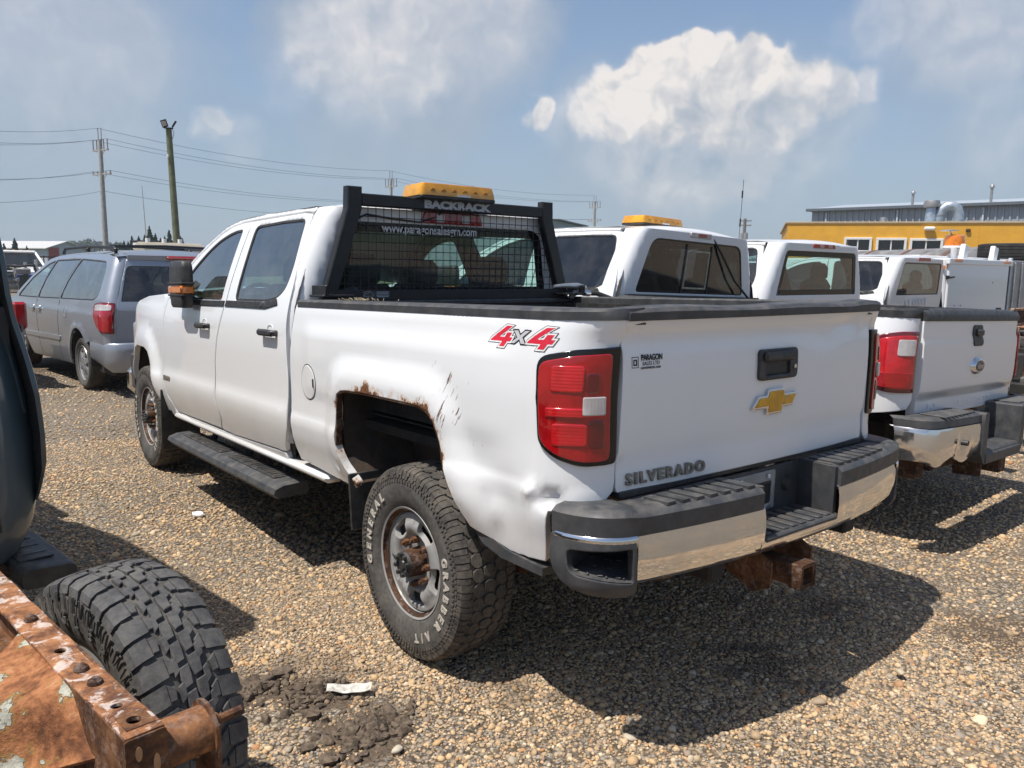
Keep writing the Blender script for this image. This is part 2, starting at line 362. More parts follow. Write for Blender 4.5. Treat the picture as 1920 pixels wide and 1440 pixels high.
def inset(poly, d):
    """shift every vertex inward by d (poly counter-clockwise)"""
    n = len(poly); out = []
    for i in range(n):
        a, p, b = np.array(poly[i-1]), np.array(poly[i]), np.array(poly[(i+1) % n])
        e0 = p-a; e1 = b-p; e0 = e0/max(np.linalg.norm(e0), 1e-9); e1 = e1/max(np.linalg.norm(e1), 1e-9)
        nn = np.array((-e0[1]-e1[1], e0[0]+e1[0])); L = np.linalg.norm(nn)
        nn = nn/L if L > 1e-6 else np.array((-e0[1], e0[0]))
        c = max(.5, abs(nn@np.array((-e0[1], e0[0])))); out.append(tuple(p+nn*d/c))
    return out
def panel(name, outline, fn, mat, parent, holes=(), res=.05, thick=.015, out=None, edge=.004, attrs=None, flip=False, skirt_mat=None):
    """a pressed sheet: outline (and holes) in (u,v), fn maps (N,2) -> (N,3); exact normals, rolled edges and a returned hem"""
    loops = []
    for k, lp in enumerate([outline]+list(holes)):
        lp = list(lp)
        if (area(lp) < 0) == (k == 0): lp = lp[::-1]
        loops.append(resample(lp, res))
    pts = []; edges = []; ringid = []
    for lp in loops:
        o = len(pts); pts += lp; n = len(lp); edges += [(o+i, o+(i+1) % n) for i in range(n)]; ringid += [1]*n
    nb = len(pts)
    if edge:
        for lp in loops: pts += inset(lp, edge)
    A = np.array(pts[:nb]); lo, hi = A.min(0), A.max(0)
    gx, gy = np.meshgrid(np.arange(lo[0]+res*.5, hi[0], res), np.arange(lo[1]+res*.5, hi[1], res)); Gp = np.c_[gx.ravel(), gy.ravel()]
    def inside(P):
        m = inpoly(P, loops[0])
        for h in loops[1:]: m &= ~inpoly(P, h)
        return m
    if len(Gp):
        m = inside(Gp); Gp = Gp[m]
        if len(Gp):
            dd = np.full(len(Gp), 1e9)
            for lp in loops: dd = np.minimum(dd, segdist(Gp, lp))
            Gp = Gp[dd > res*.35+edge]
    allp = [Vector((float(p[0]), float(p[1]))) for p in pts]+[Vector((float(p[0]), float(p[1]))) for p in Gp]
    vo, eo, fo, ov, oe, of = geometry.delaunay_2d_cdt(allp, edges, [], 0, 1e-7)
    P2 = np.array([(v.x, v.y) for v in vo]); F = np.array([f for f in fo if len(f) == 3])
    cen = P2[F].mean(1); F = F[inside(cen)]
    isb = np.zeros(len(P2), bool)
    for i, src in enumerate(ov):
        if any(q < nb for q in src): isb[i] = True
    e = 1e-3
    def nrm(q):
        du = fn(q+[e, 0])-fn(q-[e, 0]); dv = fn(q+[0, e])-fn(q-[0, e]); n = np.cross(du, dv)
        return n/np.maximum(np.linalg.norm(n, axis=1), 1e-12)[:, None]
    N = nrm(P2)*(-1 if flip else 1); W = fn(P2)
    # boundary edges
    ec = {}
    for f in F:
        for a, b in ((f[0], f[1]), (f[1], f[2]), (f[2], f[0])): ec[(a, b)] = 1
    be = [(a, b) for (a, b) in ec if (b, a) not in ec]
    outn = np.zeros_like(W)
    for a, b in be:
        t = W[b]-W[a]; o = np.cross(t, N[a]) if not flip else np.cross(N[a], t); o = o/max(np.linalg.norm(o), 1e-9); outn[a] += o; outn[b] += o
    L = np.linalg.norm(outn, axis=1); ok = L > 1e-6; outn[ok] /= L[ok][:, None]
    W = W.copy(); NN = N.copy()
    if edge: W[ok] -= N[ok]*edge*.45; NN[ok] = N[ok]*.75+outn[ok]*.65; NN[ok] /= np.linalg.norm(NN[ok], axis=1)[:, None]
    verts = [W]; norms = [NN]; faces = [tuple(f) if not flip else tuple(f[::-1]) for f in F]; mi = [0]*len(faces)
    bv = sorted({a for ab in be for a in ab}); o = len(W); ia = {b: o+i for i, b in enumerate(bv)}; ib = {b: o+len(bv)+i for i, b in enumerate(bv)}
    if thick:
        verts += [W[bv], W[bv]-N[bv]*thick]; sn = outn[bv]; norms += [sn, sn]
        for a, b in be:
            q = (ia[b], ia[a], ib[a], ib[b]); faces.append(q if not flip else q[::-1]); mi.append(1 if skirt_mat else 0)
    V = np.vstack(verts); NR = np.vstack(norms)
    if XF[0] is not None: V = XF[0](V)
    me = bpy.data.meshes.new(name); me.from_pydata(V.tolist(), [], faces); me.materials.append(mat)
    if skirt_mat: me.materials.append(skirt_mat); me.polygons.foreach_set('material_index', mi)
    me.polygons.foreach_set('use_smooth', [True]*len(faces)); me.update()
    if attrs:
        U = np.vstack([P2]+([P2[bv], P2[bv]] if thick else []))
        for an, af in attrs.items():
            a = me.attributes.new(an, 'FLOAT', 'POINT'); a.data.foreach_set('value', np.asarray(af(U), np.float32))
    NR[np.linalg.norm(NR, axis=1) < 1e-6] = (0, 0, 1)
    me.normals_split_custom_set_from_vertices(NR.tolist())
    return link(bpy.data.objects.new(name, me), parent)
def pchip(xs, ys):
    xs = np.array(xs, float); ys = np.array(ys, float); h = np.diff(xs); d = np.diff(ys)/h; m = np.zeros(len(xs))
    for i in range(1, len(xs)-1):
        if d[i-1]*d[i] > 0: w1 = 2*h[i]+h[i-1]; w2 = h[i]+2*h[i-1]; m[i] = (w1+w2)/(w1/d[i-1]+w2/d[i])
    m[0], m[-1] = d[0], d[-1]
    def f(x):
        x = np.clip(np.asarray(x, float), xs[0], xs[-1]); i = np.clip(np.searchsorted(xs, x)-1, 0, len(h)-1); t = (x-xs[i])/h[i]
        return (1+2*t)*(1-t)**2*ys[i]+t*(1-t)**2*h[i]*m[i]+t*t*(3-2*t)*ys[i+1]+t*t*(t-1)*h[i]*m[i+1]
    return f
def sstep(x, a, b): t = np.clip((np.asarray(x, float)-a)/(b-a), 0, 1); return t*t*(3-2*t)
def text_mesh(s, size, bold=0.0, depth=.0, spacing=1.0, shear=0.0, align='LEFT', scale_x=1.0):
    cu = bpy.data.curves.new('lettering', 'FONT'); cu.body = s; cu.size = size; cu.offset = bold; cu.extrude = depth; cu.space_character = spacing; cu.shear = shear; cu.align_x = align; cu.resolution_u = 3
    o = bpy.data.objects.new('lettering', cu); COL.objects.link(o)
    dg = bpy.context.evaluated_depsgraph_get(); me = bpy.data.meshes.new_from_object(o.evaluated_get(dg)); bpy.data.objects.remove(o); bpy.data.curves.remove(cu)
    if scale_x != 1: me.transform(Matrix.Diagonal((scale_x, 1, 1, 1)))
    me.materials.clear(); return me
def lettering(name, s, size, org, xdir, ydir, mat, parent, bold=0.0, depth=.001, spacing=1.0, shear=0.0, align='LEFT', scale_x=1.0, warp=None):
    me = text_mesh(s, size, bold, depth, spacing, shear, align, scale_x); x = Vector(xdir).normalized(); y = Vector(ydir).normalized(); z = x.cross(y)
    me.transform(Matrix(((x.x, y.x, z.x, org[0]), (x.y, y.y, z.y, org[1]), (x.z, y.z, z.z, org[2]), (0, 0, 0, 1))))
    if warp: 
        co = np.empty(len(me.vertices)*3); me.vertices.foreach_get('co', co); me.vertices.foreach_set('co', warp(co.reshape(-1, 3)).ravel())
    return finish(name, me, mat, parent, None)
def copy_tree(o, parent=None, loc=None, rot=None):
    c = o.copy(); COL.objects.link(c); c.parent = parent
    if loc is not None: c.location = loc
    if rot is not None: c.rotation_euler = rot
    for ch in list(o.children): copy_tree(ch, c)
    return c
# ------------------------------------------------------------------ shared materials
WHITE = paint('white_paint', (.79, .795, .80), .36, zhigh=1.05)
WHITE_RUST = paint('white_paint_rusty', (.79, .795, .80), .34, rust=True, zhigh=1.05)
WHITE_CLEAN = paint('white_paint_clean', (.78, .78, .785), .12)
BLACKPL = simple('black_plastic', (.024, .025, .027), .48, var=.25, scale=12, bumps=(220, .12, .001), dust=.22)
GREYPL = simple('grey_plastic', (.036, .039, .044), .52, var=.2, scale=10, bumps=(260, .2, .001), dust=.34, dustcol=(.24, .21, .175))
BLACKPT = simple('black_powder_coat', (.008, .0085, .010), .40, var=.3, scale=14, bumps=(180, .08, .001), dust=.035)
TRIM = simple('black_rubber_trim', (.016, .016, .017), .55, var=.2, scale=20, dust=.12)
DARK = simple('dark_underbody', (.018, .016, .014), .85, var=.35, scale=10, dust=.25, dustcol=(.10, .07, .05))
LINER = simple('rusty_wheel_liner', (.036, .029, .024), .9, var=.5, scale=7, bumps=(60, .5, .004), dust=.85, dustcol=(.12, .072, .042))
INTERIOR = simple('grey_cab_interior', (.055, .056, .058), .8, var=.2, scale=6)
SEAT = simple('dark_seat_fabric', (.040, .041, .043), .9, var=.2, scale=30, bumps=(120, .2, .002))
CHROME = new_mat('dusty_chrome')
def _chrome():
    m, g, out = CHROME; p = pos(g)
    n = g.noise(p, 6, 6, .62, .8); sw = g.noise(p, 2.2, 4, .55, 1.5)
    d = g.math('MULTIPLY', g.ss(g.math('ADD', g.math('MULTIPLY', n, .5), g.math('MULTIPLY', sw, .5)), .38, .75), .34)
    z = g.sep(p)[2]; d = g.math('ADD', d, g.ss(z, .50, .60, .18, 0), clamp=True)
    c = g.mix(d, (.74, .74, .74), (.42, .355, .28))
    bsdf(g, out, c, g.math('ADD', g.math('MULTIPLY', d, .40), .045), g.math('SUBTRACT', 1.0, g.math('MULTIPLY', d, .55)), .5, 0, bump(g, g.noise(p, 7, 3), .05, .03))
    return m
CHROME = _chrome()
BRIGHT = simple('bright_chrome', (.72, .72, .73), .08, 1.0, var=.05, scale=5)
STEEL = simple('grey_painted_steel', (.30, .30, .295), .5, .1, var=.12, scale=14, dust=.30, dustcol=(.30, .22, .15))
ALLOY = simple('silver_alloy', (.56, .56, .56), .32, .7, var=.1, scale=14, dust=.2)
RUST = rust_mat('brown_rust', .28, 12, .06)
RUSTDARK = rust_mat('dark_rust', .145, 14, .08)
RUSTPALE = rust_mat('orange_rust_flaking', .60, 9, .36)
RUBBER = rubber('tyre_rubber', (.042, .040, .038), .55, (.20, .17, .135))
RUBBERSIDE = rubber('tyre_sidewall', (.055, .053, .051), .60, (.17, .155, .135))
RUBBERCLEAN = rubber('clean_tyre', (.022, .022, .023), .15)
LETTER = simple('raised_white_letters', (.43, .395, .34), .8, var=.25, scale=40)
GLASS = glass('green_window_glass', (.62, .80, .76), 1.15, .08)
GLASSDARK = glass('tinted_window_glass', (.14, .16, .17), 1.0, .05)
GLASSVAN = glass('van_privacy_glass', (.16, .175, .18), 1.2, .10)
FRIT = simple('black_glass_border', (.008, .008, .009), .12, var=.1, scale=4, spec=.5)
RED = lens_mat('red_lens', (.40, .004, .008), None, .06)
REDLIT = lens_mat('red_lens_ribbed', (.58, .008, .014), 'Z', .08)
REDDK = lens_mat('dark_red_lens', (.16, .005, .008))
CLEARL = lens_mat('clear_lens', (.62, .58, .57), 'X')
AMBER = lens_mat('amber_lens', (.78, .36, .012), 'X', .35)
AMBERDK = lens_mat('amber_reflector', (.55, .22, .008), None, .2)
ORANGE = lens_mat('orange_lens', (.85, .24, .015), 'Z', .35)
GOLD = simple('gold_emblem', (.62, .36, .045), .35, .55, var=.15, scale=20, dust=.15)
BADGE = simple('worn_grey_badge', (.21, .19, .16), .5, .3, var=.3, scale=30, dust=.3)
BLACKPRINT = simple('black_print', (.012, .012, .013), .6, var=.2, scale=60)
WHITEPRINT = simple('white_print', (.72, .72, .72), .6, var=.1, scale=60)
GREYPRINT = simple('grey_print', (.50, .51, .53), .5, var=.1, scale=60)
REDPRINT = simple('red_print', (.62, .02, .045), .45, var=.08, scale=60)
ALU = simple('bare_aluminium', (.55, .55, .54), .35, .85, var=.2, scale=20, dust=.25)
# ------------------------------------------------------------------ wheels (axle along X, outer face towards -X)
def tyre_mesh(R=.40, W=.265, rr=.225, pattern='hex', n=96):
    h = W/2; mb = MB()
    prof = [(-h*.80, rr), (-h*.88, rr+.012), (-h*.96, rr+.045), (-h*1.0, rr+(R-rr)*.45), (-h*.985, rr+(R-rr)*.68), (-h*.93, R-.038), (-h*.86, R-.020), (-h*.80, R-.013), (-h*.4, R-.011), (0, R-.0105)]
    prof += [(-a, r) for a, r in prof[-2::-1]]
    mb.lathe(prof, n=n, mi=1); nside = len(mb.f)
    tread = MB()
    def P(a, x, r):
        q = a/R; return (x, math.sin(q)*r, math.cos(q)*r)
    def blk(poly, top=0.0, ch=.0022):
        ca = sum(p[0] for p in poly)/len(poly); cx = sum(p[1] for p in poly)/len(poly); k = len(poly); vs = []
        crown = lambda x: R-.008*(x/h)**2+top
        ins = []
        for a, x in poly:
            L = math.hypot(a-ca, x-cx); f = max(0, (L-ch)/L) if L > 0 else 1; ins.append((ca+(a-ca)*f, cx+(x-cx)*f))
        vs += [P(a, x, R-.016) for a, x in poly]+[P(a, x, crown(x)-ch*.7) for a, x in poly]+[P(a, x, crown(x)) for a, x in ins]
        fs = [tuple(range(2*k, 3*k))]
        for j in range(2): fs += [(j*k+i, j*k+(i+1) % k, (j+1)*k+(i+1) % k, (j+1)*k+i) for i in range(k)]
        tread.add(vs, fs)
    def shoulder(a0, a1, s, xin, drop=.045, skew=0.0, xo=.0):
        cs = [(xin, R-.016), (xin, R-.008*(xin/h)**2), (h*.80, R-.0060), (h*.93+xo, R-.016), (h*.985+xo, R-drop), (h*.93, R-drop-.002), (h*.80, R-.018)]
        rings = []
        for a, f in ((a0, 0), (a1, 0)): rings.append([P(a+skew*(x-xin)/h, s*x, r) for x, r in cs])
        tread.sweep(rings)
    if pattern == 'hex':
        N = 44; p = 2*PI*R/N
        for i in range(N):
            a = i*p
            for s in (-1, 1):
                j = random.uniform(-.002, .002)
                shoulder(a+.004+(s > 0)*p/2, a+p*.56+(s > 0)*p/2, s, h*.60+j, .050, .006); shoulder(a+p*.62+(s > 0)*p/2, a+p*.97+(s > 0)*p/2, s, h*.66-j, .034, .006)
                o = p*.5 if s > 0 else 0
                b = a+o; x0 = s*h*.40; w = h*.185
                blk([(b-.020, x0-w*.55), (b-.005, x0-w), (b+.018, x0-w*.9), (b+.031, x0-w*.2), (b+.027, x0+w*.7), (b+.006, x0+w), (b-.018, x0+w*.85), (b-.027, x0+w*.1)])
            w = h*.20; b = a+p*.25
            blk([(b-.024, -w*.3), (b-.014, -w*.95), (b+.014, -w), (b+.025, -w*.2), (b+.022, w*.5), (b+.010, w), (b-.016, w*.92), (b-.026, w*.4)])
    elif pattern == 'lug':
        N = 40; p = 2*PI*R/N
        for i in range(N):
            a = i*p
            for s in (-1, 1):
                o = p*.5 if s > 0 else 0; long = (i % 2 == 0)
                shoulder(a+o+.005, a+o+p*.88, s, h*(.46 if long else .58), .052 if long else .036, .020, .004 if long else 0)
                xi = s*h*(.44 if long else .56)
                blk([(a+o+.008, xi), (a+o+p*.80, xi), (a+o+p*.74+.004, xi-s*h*.12), (a+o+.022, xi-s*h*.16)])
                b = a+o*.7+p*.2; x0 = s*h*.135; w = h*.10
                blk([(b-.025, x0-w*1.1), (b-.002, x0-w*1.15), (b+.025, x0-w*.8), (b+.030, x0+w*.9), (b+.006, x0+w*1.2), (b-.020, x0+w*1.0)])
                b += p*.55; x1 = s*h*.29; w = h*.065
                blk([(b-.022, x1-w), (b+.014, x1-w*1.1), (b+.024, x1+w*.8), (b-.014, x1+w)])
    elif pattern == 'rib':
        N = 70; p = 2*PI*R/N
        for i in range(N):
            a = i*p
            for s in (-1, 1):
                shoulder(a+.002, a+p*.84, s, h*.56, .026, .004); blk([(a+.002, s*h*.50), (a+p*.86, s*h*.50), (a+p*.92, s*h*.22), (a+p*.06, s*h*.22)], ch=.001)
            blk([(a+.002, -h*.16), (a+p*.88, -h*.16), (a+p*.88, h*.16), (a+.002, h*.16)], ch=.001)
    elif pattern == 'ribs':
        for x0, x1 in ((-.86, -.6), (-.52, -.26), (-.2, .2), (.26, .52), (.6, .86)):
            tread.lathe([(x0*h, R-.016), (x0*h, R-.008*x0*x0), (x1*h, R-.008*x1*x1), (x1*h, R-.016)], n=n)
    return mb, tread
def add_tyre(parent, R, W, rr, pattern, n=96, side=None, tread_mat=None):
    mb, tr = tyre_mesh(R, W, rr, pattern, n)
    if pattern == 'hex':
        h = W/2
        for k in range(104):
            a = 2*PI*k/104
            for r0, r1, w0, x0, x1 in ((R-.066, R-.052, .011, .992, .985), (R-.048, R-.038, .013, .978, .955)):
                q = a+(.03 if r0 > R-.05 else 0); da = w0/R
                for sx in (-1, 1):
                    c0, s0, c1, s1 = math.cos(q), math.sin(q), math.cos(q+da), math.sin(q+da); e = .0035
                    vs = [(sx*h*x0, r0*s0, r0*c0), (sx*h*x0, r0*s1, r0*c1), (sx*h*x1, r1*s1, r1*c1), (sx*h*x1, r1*s0, r1*c0)]
                    tr.add(vs+[(v[0]+sx*e, v[1], v[2]) for v in vs], [(4, 5, 6, 7), (0, 1, 5, 4), (1, 2, 6, 5), (2, 3, 7, 6), (3, 0, 4, 7)])
    t = mb.to('tyre', [side or RUBBERSIDE, side or RUBBERSIDE], parent, 60)
    if tr.v: tr.to('tread', tread_mat or RUBBER, t, 30)
    return t
def steel_rim(parent, rr=.225, W=.20, face=STEEL, holes=5, phase=0.0, lug=8, hub=True, alloy=False):
    h = W/2
    b = MB(); b.lathe([(-h-.008, rr-.004), (-h-.012, rr+.004), (-h-.004, rr+.008), (-h+.004, rr-.004), (-h+.012, rr-.014), (-h+.04, rr-.024), (h, rr-.03), (h, rr+.005)], n=64)
    rim = b.to('rim', face, parent, 50)
    if not alloy: e = MB(); e.lathe([(-h-.006, rr-.006), (-h-.0085, rr-.002), (-h+.004, rr-.0085), (-h+.012, rr-.017), (-h+.010, rr-.019)], n=64); e.to('rust_ring', RUSTDARK, rim, 60)
    ro = rr-.022
    if alloy:
        def fx(q): r = np.hypot(q[:, 0], q[:, 1]); return np.c_[-h+.004+.03*sstep(r, ro*.55, 0)*0-.012*sstep(r, ro*.9, ro*.3), q]
    else:
        prof = pchip([0, .05, .068, .10, .125, .15, .18, .22], [-h+.046, -h+.044, -h+.036, -h+.034, -h+.010, -h+.004, -h+.014, -h+.016])
        def fx(q): r = np.hypot(q[:, 0], q[:, 1]); return np.c_[prof(r*.203/ro), q]
    circ = [(ro*math.cos(a), ro*math.sin(a)) for a in np.linspace(0, 2*PI, 64, False)]
    hs = []
    for i in range(holes):
        a = phase+2*PI*i/holes
        if alloy: pl = [(ro*.45, -.12), (ro*.92, -.36), (ro*.92, .36), (ro*.45, .12)]
        else: pl = [(ro*.60, -.27), (ro*.93, -.33), (ro*.93, .33), (ro*.60, .27)]
        pl = fillet([(r*math.cos(a+t), r*math.sin(a+t)) for r, t in pl], .022 if not alloy else .015, 5); hs.append(pl)
    fc = panel('wheel_disc', circ, fx, face, rim, hs, res=.022, thick=.022, edge=.006, flip=True)
    d = MB(); d.cyl((h*.2, 0, 0), (h*.3, 0, 0), rr-.03, n=32); d.to('brake_disc', RUSTDARK, rim)
    if hub:
        hb = MB(); hb.cyl((-h+.06, 0, 0), (-h-.030, 0, 0), .060, .055, n=24); hb.cyl((-h+.058, 0, 0), (-h+.040, 0, 0), .078, .07, n=24); hb.to('hub', RUSTDARK, rim)
        cp = MB(); cp.cyl((-h-.030, 0, 0), (-h-.042, 0, 0), .054, .050, n=24); cp.cyl((-h-.042, 0, 0), (-h-.048, 0, 0), .022, .018, n=12)
        for i in range(8):
            a = 2*PI*i/8+.2; y, z = .042*math.cos(a), .042*math.sin(a); cp.cyl((-h-.040, y, z), (-h-.056, y, z), .011, .009, n=6)
        cp.to('hub_cap', BLACKPL, rim)
    lb = MB(); lb.cyl((-h+.045, 0, 0), (-h+.004, 0, 0), .015, .014, n=6); lb.cyl((-h+.006, 0, 0), (-h-.006, 0, 0), .0085, .008, n=8)
    me = lb.mesh('lug_nut'); me.materials.append(RUST if not alloy else BRIGHT)
    for i in range(lug):
        a = 2*PI*(i+.5)/lug; o = link(bpy.data.objects.new('lug_nut', me), rim); rl = .092 if lug == 8 else .06; o.location = (0 if not alloy else -.012, rl*math.cos(a), rl*math.sin(a))
    return rim
def arc_text(s, r, phi0, phi1, size, x, parent, mat, bold=.0022, flip=1):
    n = len(s); mb = []
    allv = MB()
    for i, ch in enumerate(s):
        if ch == ' ': continue
        me = text_mesh(ch, size, bold, .0015, align='CENTER'); ph = math.radians(phi0+(phi1-phi0)*(i+.5)/n)
        org = Vector((x, -r*math.sin(ph)*flip, r*math.cos(ph))); up = Vector((0, -math.sin(ph)*flip, math.cos(ph))); rt = Vector((0, -math.cos(ph)*flip, -math.sin(ph)))
        z = rt.cross(up); Mx = Matrix(((rt.x, up.x, z.x, org.x), (rt.y, up.y, z.y, org.y), (rt.z, up.z, z.z, org.z), (0, 0, 0, 1)))
        me.transform(Mx); allv.add([v.co[:] for v in me.vertices], [tuple(p.vertices) for p in me.polygons]); bpy.data.meshes.remove(me)
    return tag(allv.to('sidewall_lettering', mat, parent, None), kind='stuff')
def make_wheel(parent, loc, outer=-1, R=.40, W=.265, rr=.225, pattern='hex', spin=0.0, words=True, **kw):
    w = link(bpy.data.objects.new('wheel', None), parent); w.location = loc; w.rotation_euler = (spin, 0, 0 if outer < 0 else PI)
    t = add_tyre(w, R, W, rr, pattern, side=kw.pop('side', None), tread_mat=kw.pop('tread_mat', None))
    steel_rim(w, rr, W*.78, **kw)
    if words:
        rl = rr+(R-rr)*.33
        arc_text('GENERAL', rl, -84, -10, .052, -W/2-.0012, w, LETTER); arc_text('GRABBER A/T', rl, 92, 192, .048, -W/2-.0012, w, LETTER)
    return w
# ------------------------------------------------------------------ generic crew cab
def ring_offset(poly, d):
    p = list(poly)
    if area(p) < 0: p = p[::-1]
    return inset(p, d)
def build_cab(root, S, paintm, gl_side, gl_back, detail=True):
    """S: dict describing one cab in its own frame (Y forward, X right, Z up); returns the body width function"""
    wz = pchip(*zip(*S['width'])); YB = S['yb']; RC = S.get('rc', .13); taper = S.get('taper', lambda y: 0*y)
    def side(off=0.0, sx=-1):
        def f(q): y, z = q[:, 0], q[:, 1]; w = wz(z)-off+taper(y); return np.c_[sx*w, y, z]
        return f
    def send(z, y): w = wz(np.array([z]))[0]; return w-RC+RC*PI/2+(y-YB-RC)
    def back(off=0.0):
        def f(q):
            s, z = q[:, 0], q[:, 1]; w = wz(z)-off; a = np.abs(s); yb = YB+S.get('lean', 0)*(z-1.45)+off
            k = w-RC; th = np.clip((a-k)/RC, 0, PI/2)
            x = np.where(a < k, a, k+RC*np.sin(th)); y = np.where(a < k, yb, yb+RC*(1-np.cos(th)))
            y = np.where(a > k+RC*PI/2, yb+RC+(a-k-RC*PI/2), y); x = np.where(a > k+RC*PI/2, w, x)
            return np.c_[np.sign(s)*x, y, z]
        return f
    doors = S['doors']; ztop = S['roof']                             # ztop: list of (y, z) along the roof rail, rear to front
    yc = S['yc']                                                       # where the side meets the wrapped rear panel
    for sx in (-1, 1):
        fl = sx < 0
        # body side with one opening for the doors, the doors themselves, their jamb behind
        outl = [(yc, S['zsill'])]+[(S['yfront'], S['zsill'])]+S['front_edge']+ztop[::-1]+[(yc, ztop[0][1])]
        op = S['opening']
        panel('cab_side', outl, side(0, sx), paintm, root, [op], res=.07, thick=.03, flip=fl)
        for d in doors:
            o = panel(d['name'], ring_offset(d['outline'], .0028), side(-.001, sx), paintm, root, [d['window']] if d.get('window') else (), res=.06, thick=.022, flip=fl, edge=.005)
            if d.get('window'):
                w = d['window']
                panel('window_seal', ring_offset(w, -.002), side(.004, sx), TRIM, o, [ring_offset(w, .013)], res=.08, thick=.02, flip=fl, edge=.003)
                panel('window_pane', ring_offset(w, .010), side(.010, sx), gl_side, o, res=.10, thick=0, flip=fl, edge=0)
            if d.get('belt') and detail:
                panel('belt_moulding', d['belt'], side(-.008, sx), TRIM, o, res=.08, thick=.012, flip=fl, edge=.003)
            if d.get('handle') and detail:
                hy, hz = d['handle']; w = wz(np.array([hz]))[0]
                hb = MB(); hb.box((sx*(w+.030), hy, hz), (.022, .20, .036), .010); hb.box((sx*(w+.010), hy+.085, hz), (.04, .03, .030), .008); hb.box((sx*(w+.010), hy-.085, hz), (.04, .03, .030), .008)
                hd = hb.to('handle', BLACKPL, o)
                cu = MB(); th = np.linspace(0, 2*PI, 20, False)
                rings = []
                for k, dx in ((1.0, .001), (.92, .0035), (.8, .001)): rings.append([(sx*(w+dx), hy+.0+.052*k*math.cos(a), hz+.046*k*math.sin(a)) for a in th])
                cu.sweep(rings, cap=False); cu.to('handle_cup', paintm, o, 60)
        panel('door_jamb', ring_offset(op, -.03), side(.028, sx), TRIM, root, [ring_offset(d['window'], -.012) for d in doors if d.get('window')], res=.15, thick=0, flip=fl, edge=0)
    # rear panel wrapping both corners
    zt = ztop[0][1]; zb = S['zback']
    zs = np.linspace(zb, zt, 9); so = [(float(send(z, yc+.0)), float(z)) for z in zs]
    outl = so+[(-a, z) for a, z in so[::-1]]
    bw = S['backglass']
    panel('cab_back', outl, back(0), paintm, root, [bw], res=.05, thick=.02, edge=.003)
    gp = panel('back_window', ring_offset(bw, -.004), back(.004), FRIT, root, [ring_offset(bw, S.get('frit', .045))], res=.08, thick=.01, edge=.002)
    panel('window_pane', ring_offset(bw, .003), back(.008), gl_back, gp, res=.12, thick=0, edge=0)
    # roof
    ys = [y for y, z in ztop]; zz = pchip(ys, [z for y, z in ztop]); cr = S.get('crown', .05)
    y0, y1 = YB+.004, ys[-1]
    def roof(q):
        t, y = q[:, 0], q[:, 1]; zr = zz(np.maximum(y, yc)); w = wz(zr)+taper(y)
        rr_ = RC*1.0; ex = np.clip((rr_-(y-y0))/rr_, 0, 1); fall = .055*(1-np.sqrt(np.maximum(1-ex**2, 0)))
        k = 1-np.abs(t)**2.4
        wx = w-(RC*.55)*(1-np.sqrt(np.maximum(1-ex**2, 0)))
        return np.c_[t*wx, y, zr+cr*k-fall*np.minimum(1, k*1.5+.0)]
    nn = 26; tt = np.sin(np.linspace(-PI/2, PI/2, nn)); yy = np.r_[y0, y0+RC*.03, y0+RC*.12, y0+RC*.3, y0+RC*.6, y0+RC, np.linspace(y0+RC*1.6, y1, 12)]
    Q = np.array([(t, y) for y in yy for t in tt]); V = roof(Q); mb = MB()
    mb.add(V.tolist(), [(i*nn+j, i*nn+j+1, (i+1)*nn+j+1, (i+1)*nn+j) for i in range(len(yy)-1) for j in range(nn-1)])
    mb.to('roof', paintm, root, 70)
    # windscreen and cowl
    a0 = S['roof'][-1]; b0 = S['cowl']; ws = MB(); n = 12
    R0, R1 = [], []
    for t in np.linspace(-1, 1, n): 
        w0 = (wz(np.array([a0[1]]))[0]-.02); w1 = (wz(np.array([b0[1]]))[0]-.03)
        R0.append((t*w0, a0[0]-.0+.05*(1-t*t), a0[1]+cr*(1-abs(t)**2.4)-.004)); R1.append((t*w1, b0[0]+.16*(1-t*t), b0[1]))
    ws.sweep([R0, [tuple((np.array(p)+np.array(q))/2) for p, q in zip(R0, R1)], R1], close=False); ws.to('windscreen', gl_side, root, 80)
    # inside: floor, dash, wheel, seats
    wi = wz(np.array([1.0]))[0]-.08
    fb = MB(); fb.box((0, (YB+b0[0])/2, .78), (2*wi, b0[0]-YB-.10, .06), .0); fb.box((0, YB+.06, 1.12), (2*wi, .03, .60), .0); fb.to('cab_floor', INTERIOR, root)
    db = MB(); db.box((0, b0[0]-.16, 1.28), (2*wi, .46, .26), .07); db.box((-.38, b0[0]-.30, 1.40), (.40, .20, .10), .04); db.to('dashboard', INTERIOR, root)
    sw = MB(); c = Vector((-.40, b0[0]-.52, 1.36)); ax = Vector((0, -.85, .52)).normalized(); u = Vector((1, 0, 0)); v = ax.cross(u)
    sw.tube([c+(u*math.cos(a)+v*math.sin(a))*.19 for a in np.linspace(0, 2*PI, 25)], .016, 8); sw.tube([c-u*.18, c+ax*-.02, c+u*.18], .02, 6); sw.tube([c, c-v*.18], .018, 6); sw.to('steering_wheel', BLACKPL, root)
    for (yy0, xs) in S['seats']:
        for x in xs:
            s = MB(); s.box((x, yy0+.10, 1.0), (.52, .54, .16), .06); s.box((x, yy0-.17, 1.26), (.50, .14, .54), .06, rot=Matrix.Rotation(.16, 3, 'X').to_4x4()); s.box((x, yy0-.235, 1.60), (.27, .10, .19), .045)
            s.tube([(x-.06, yy0-.225, 1.48), (x-.06, yy0-.235, 1.56)], .007, 6); s.tube([(x+.06, yy0-.225, 1.48), (x+.06, yy0-.235, 1.56)], .007, 6); s.to('seat', SEAT, root)
    return wz, side, back
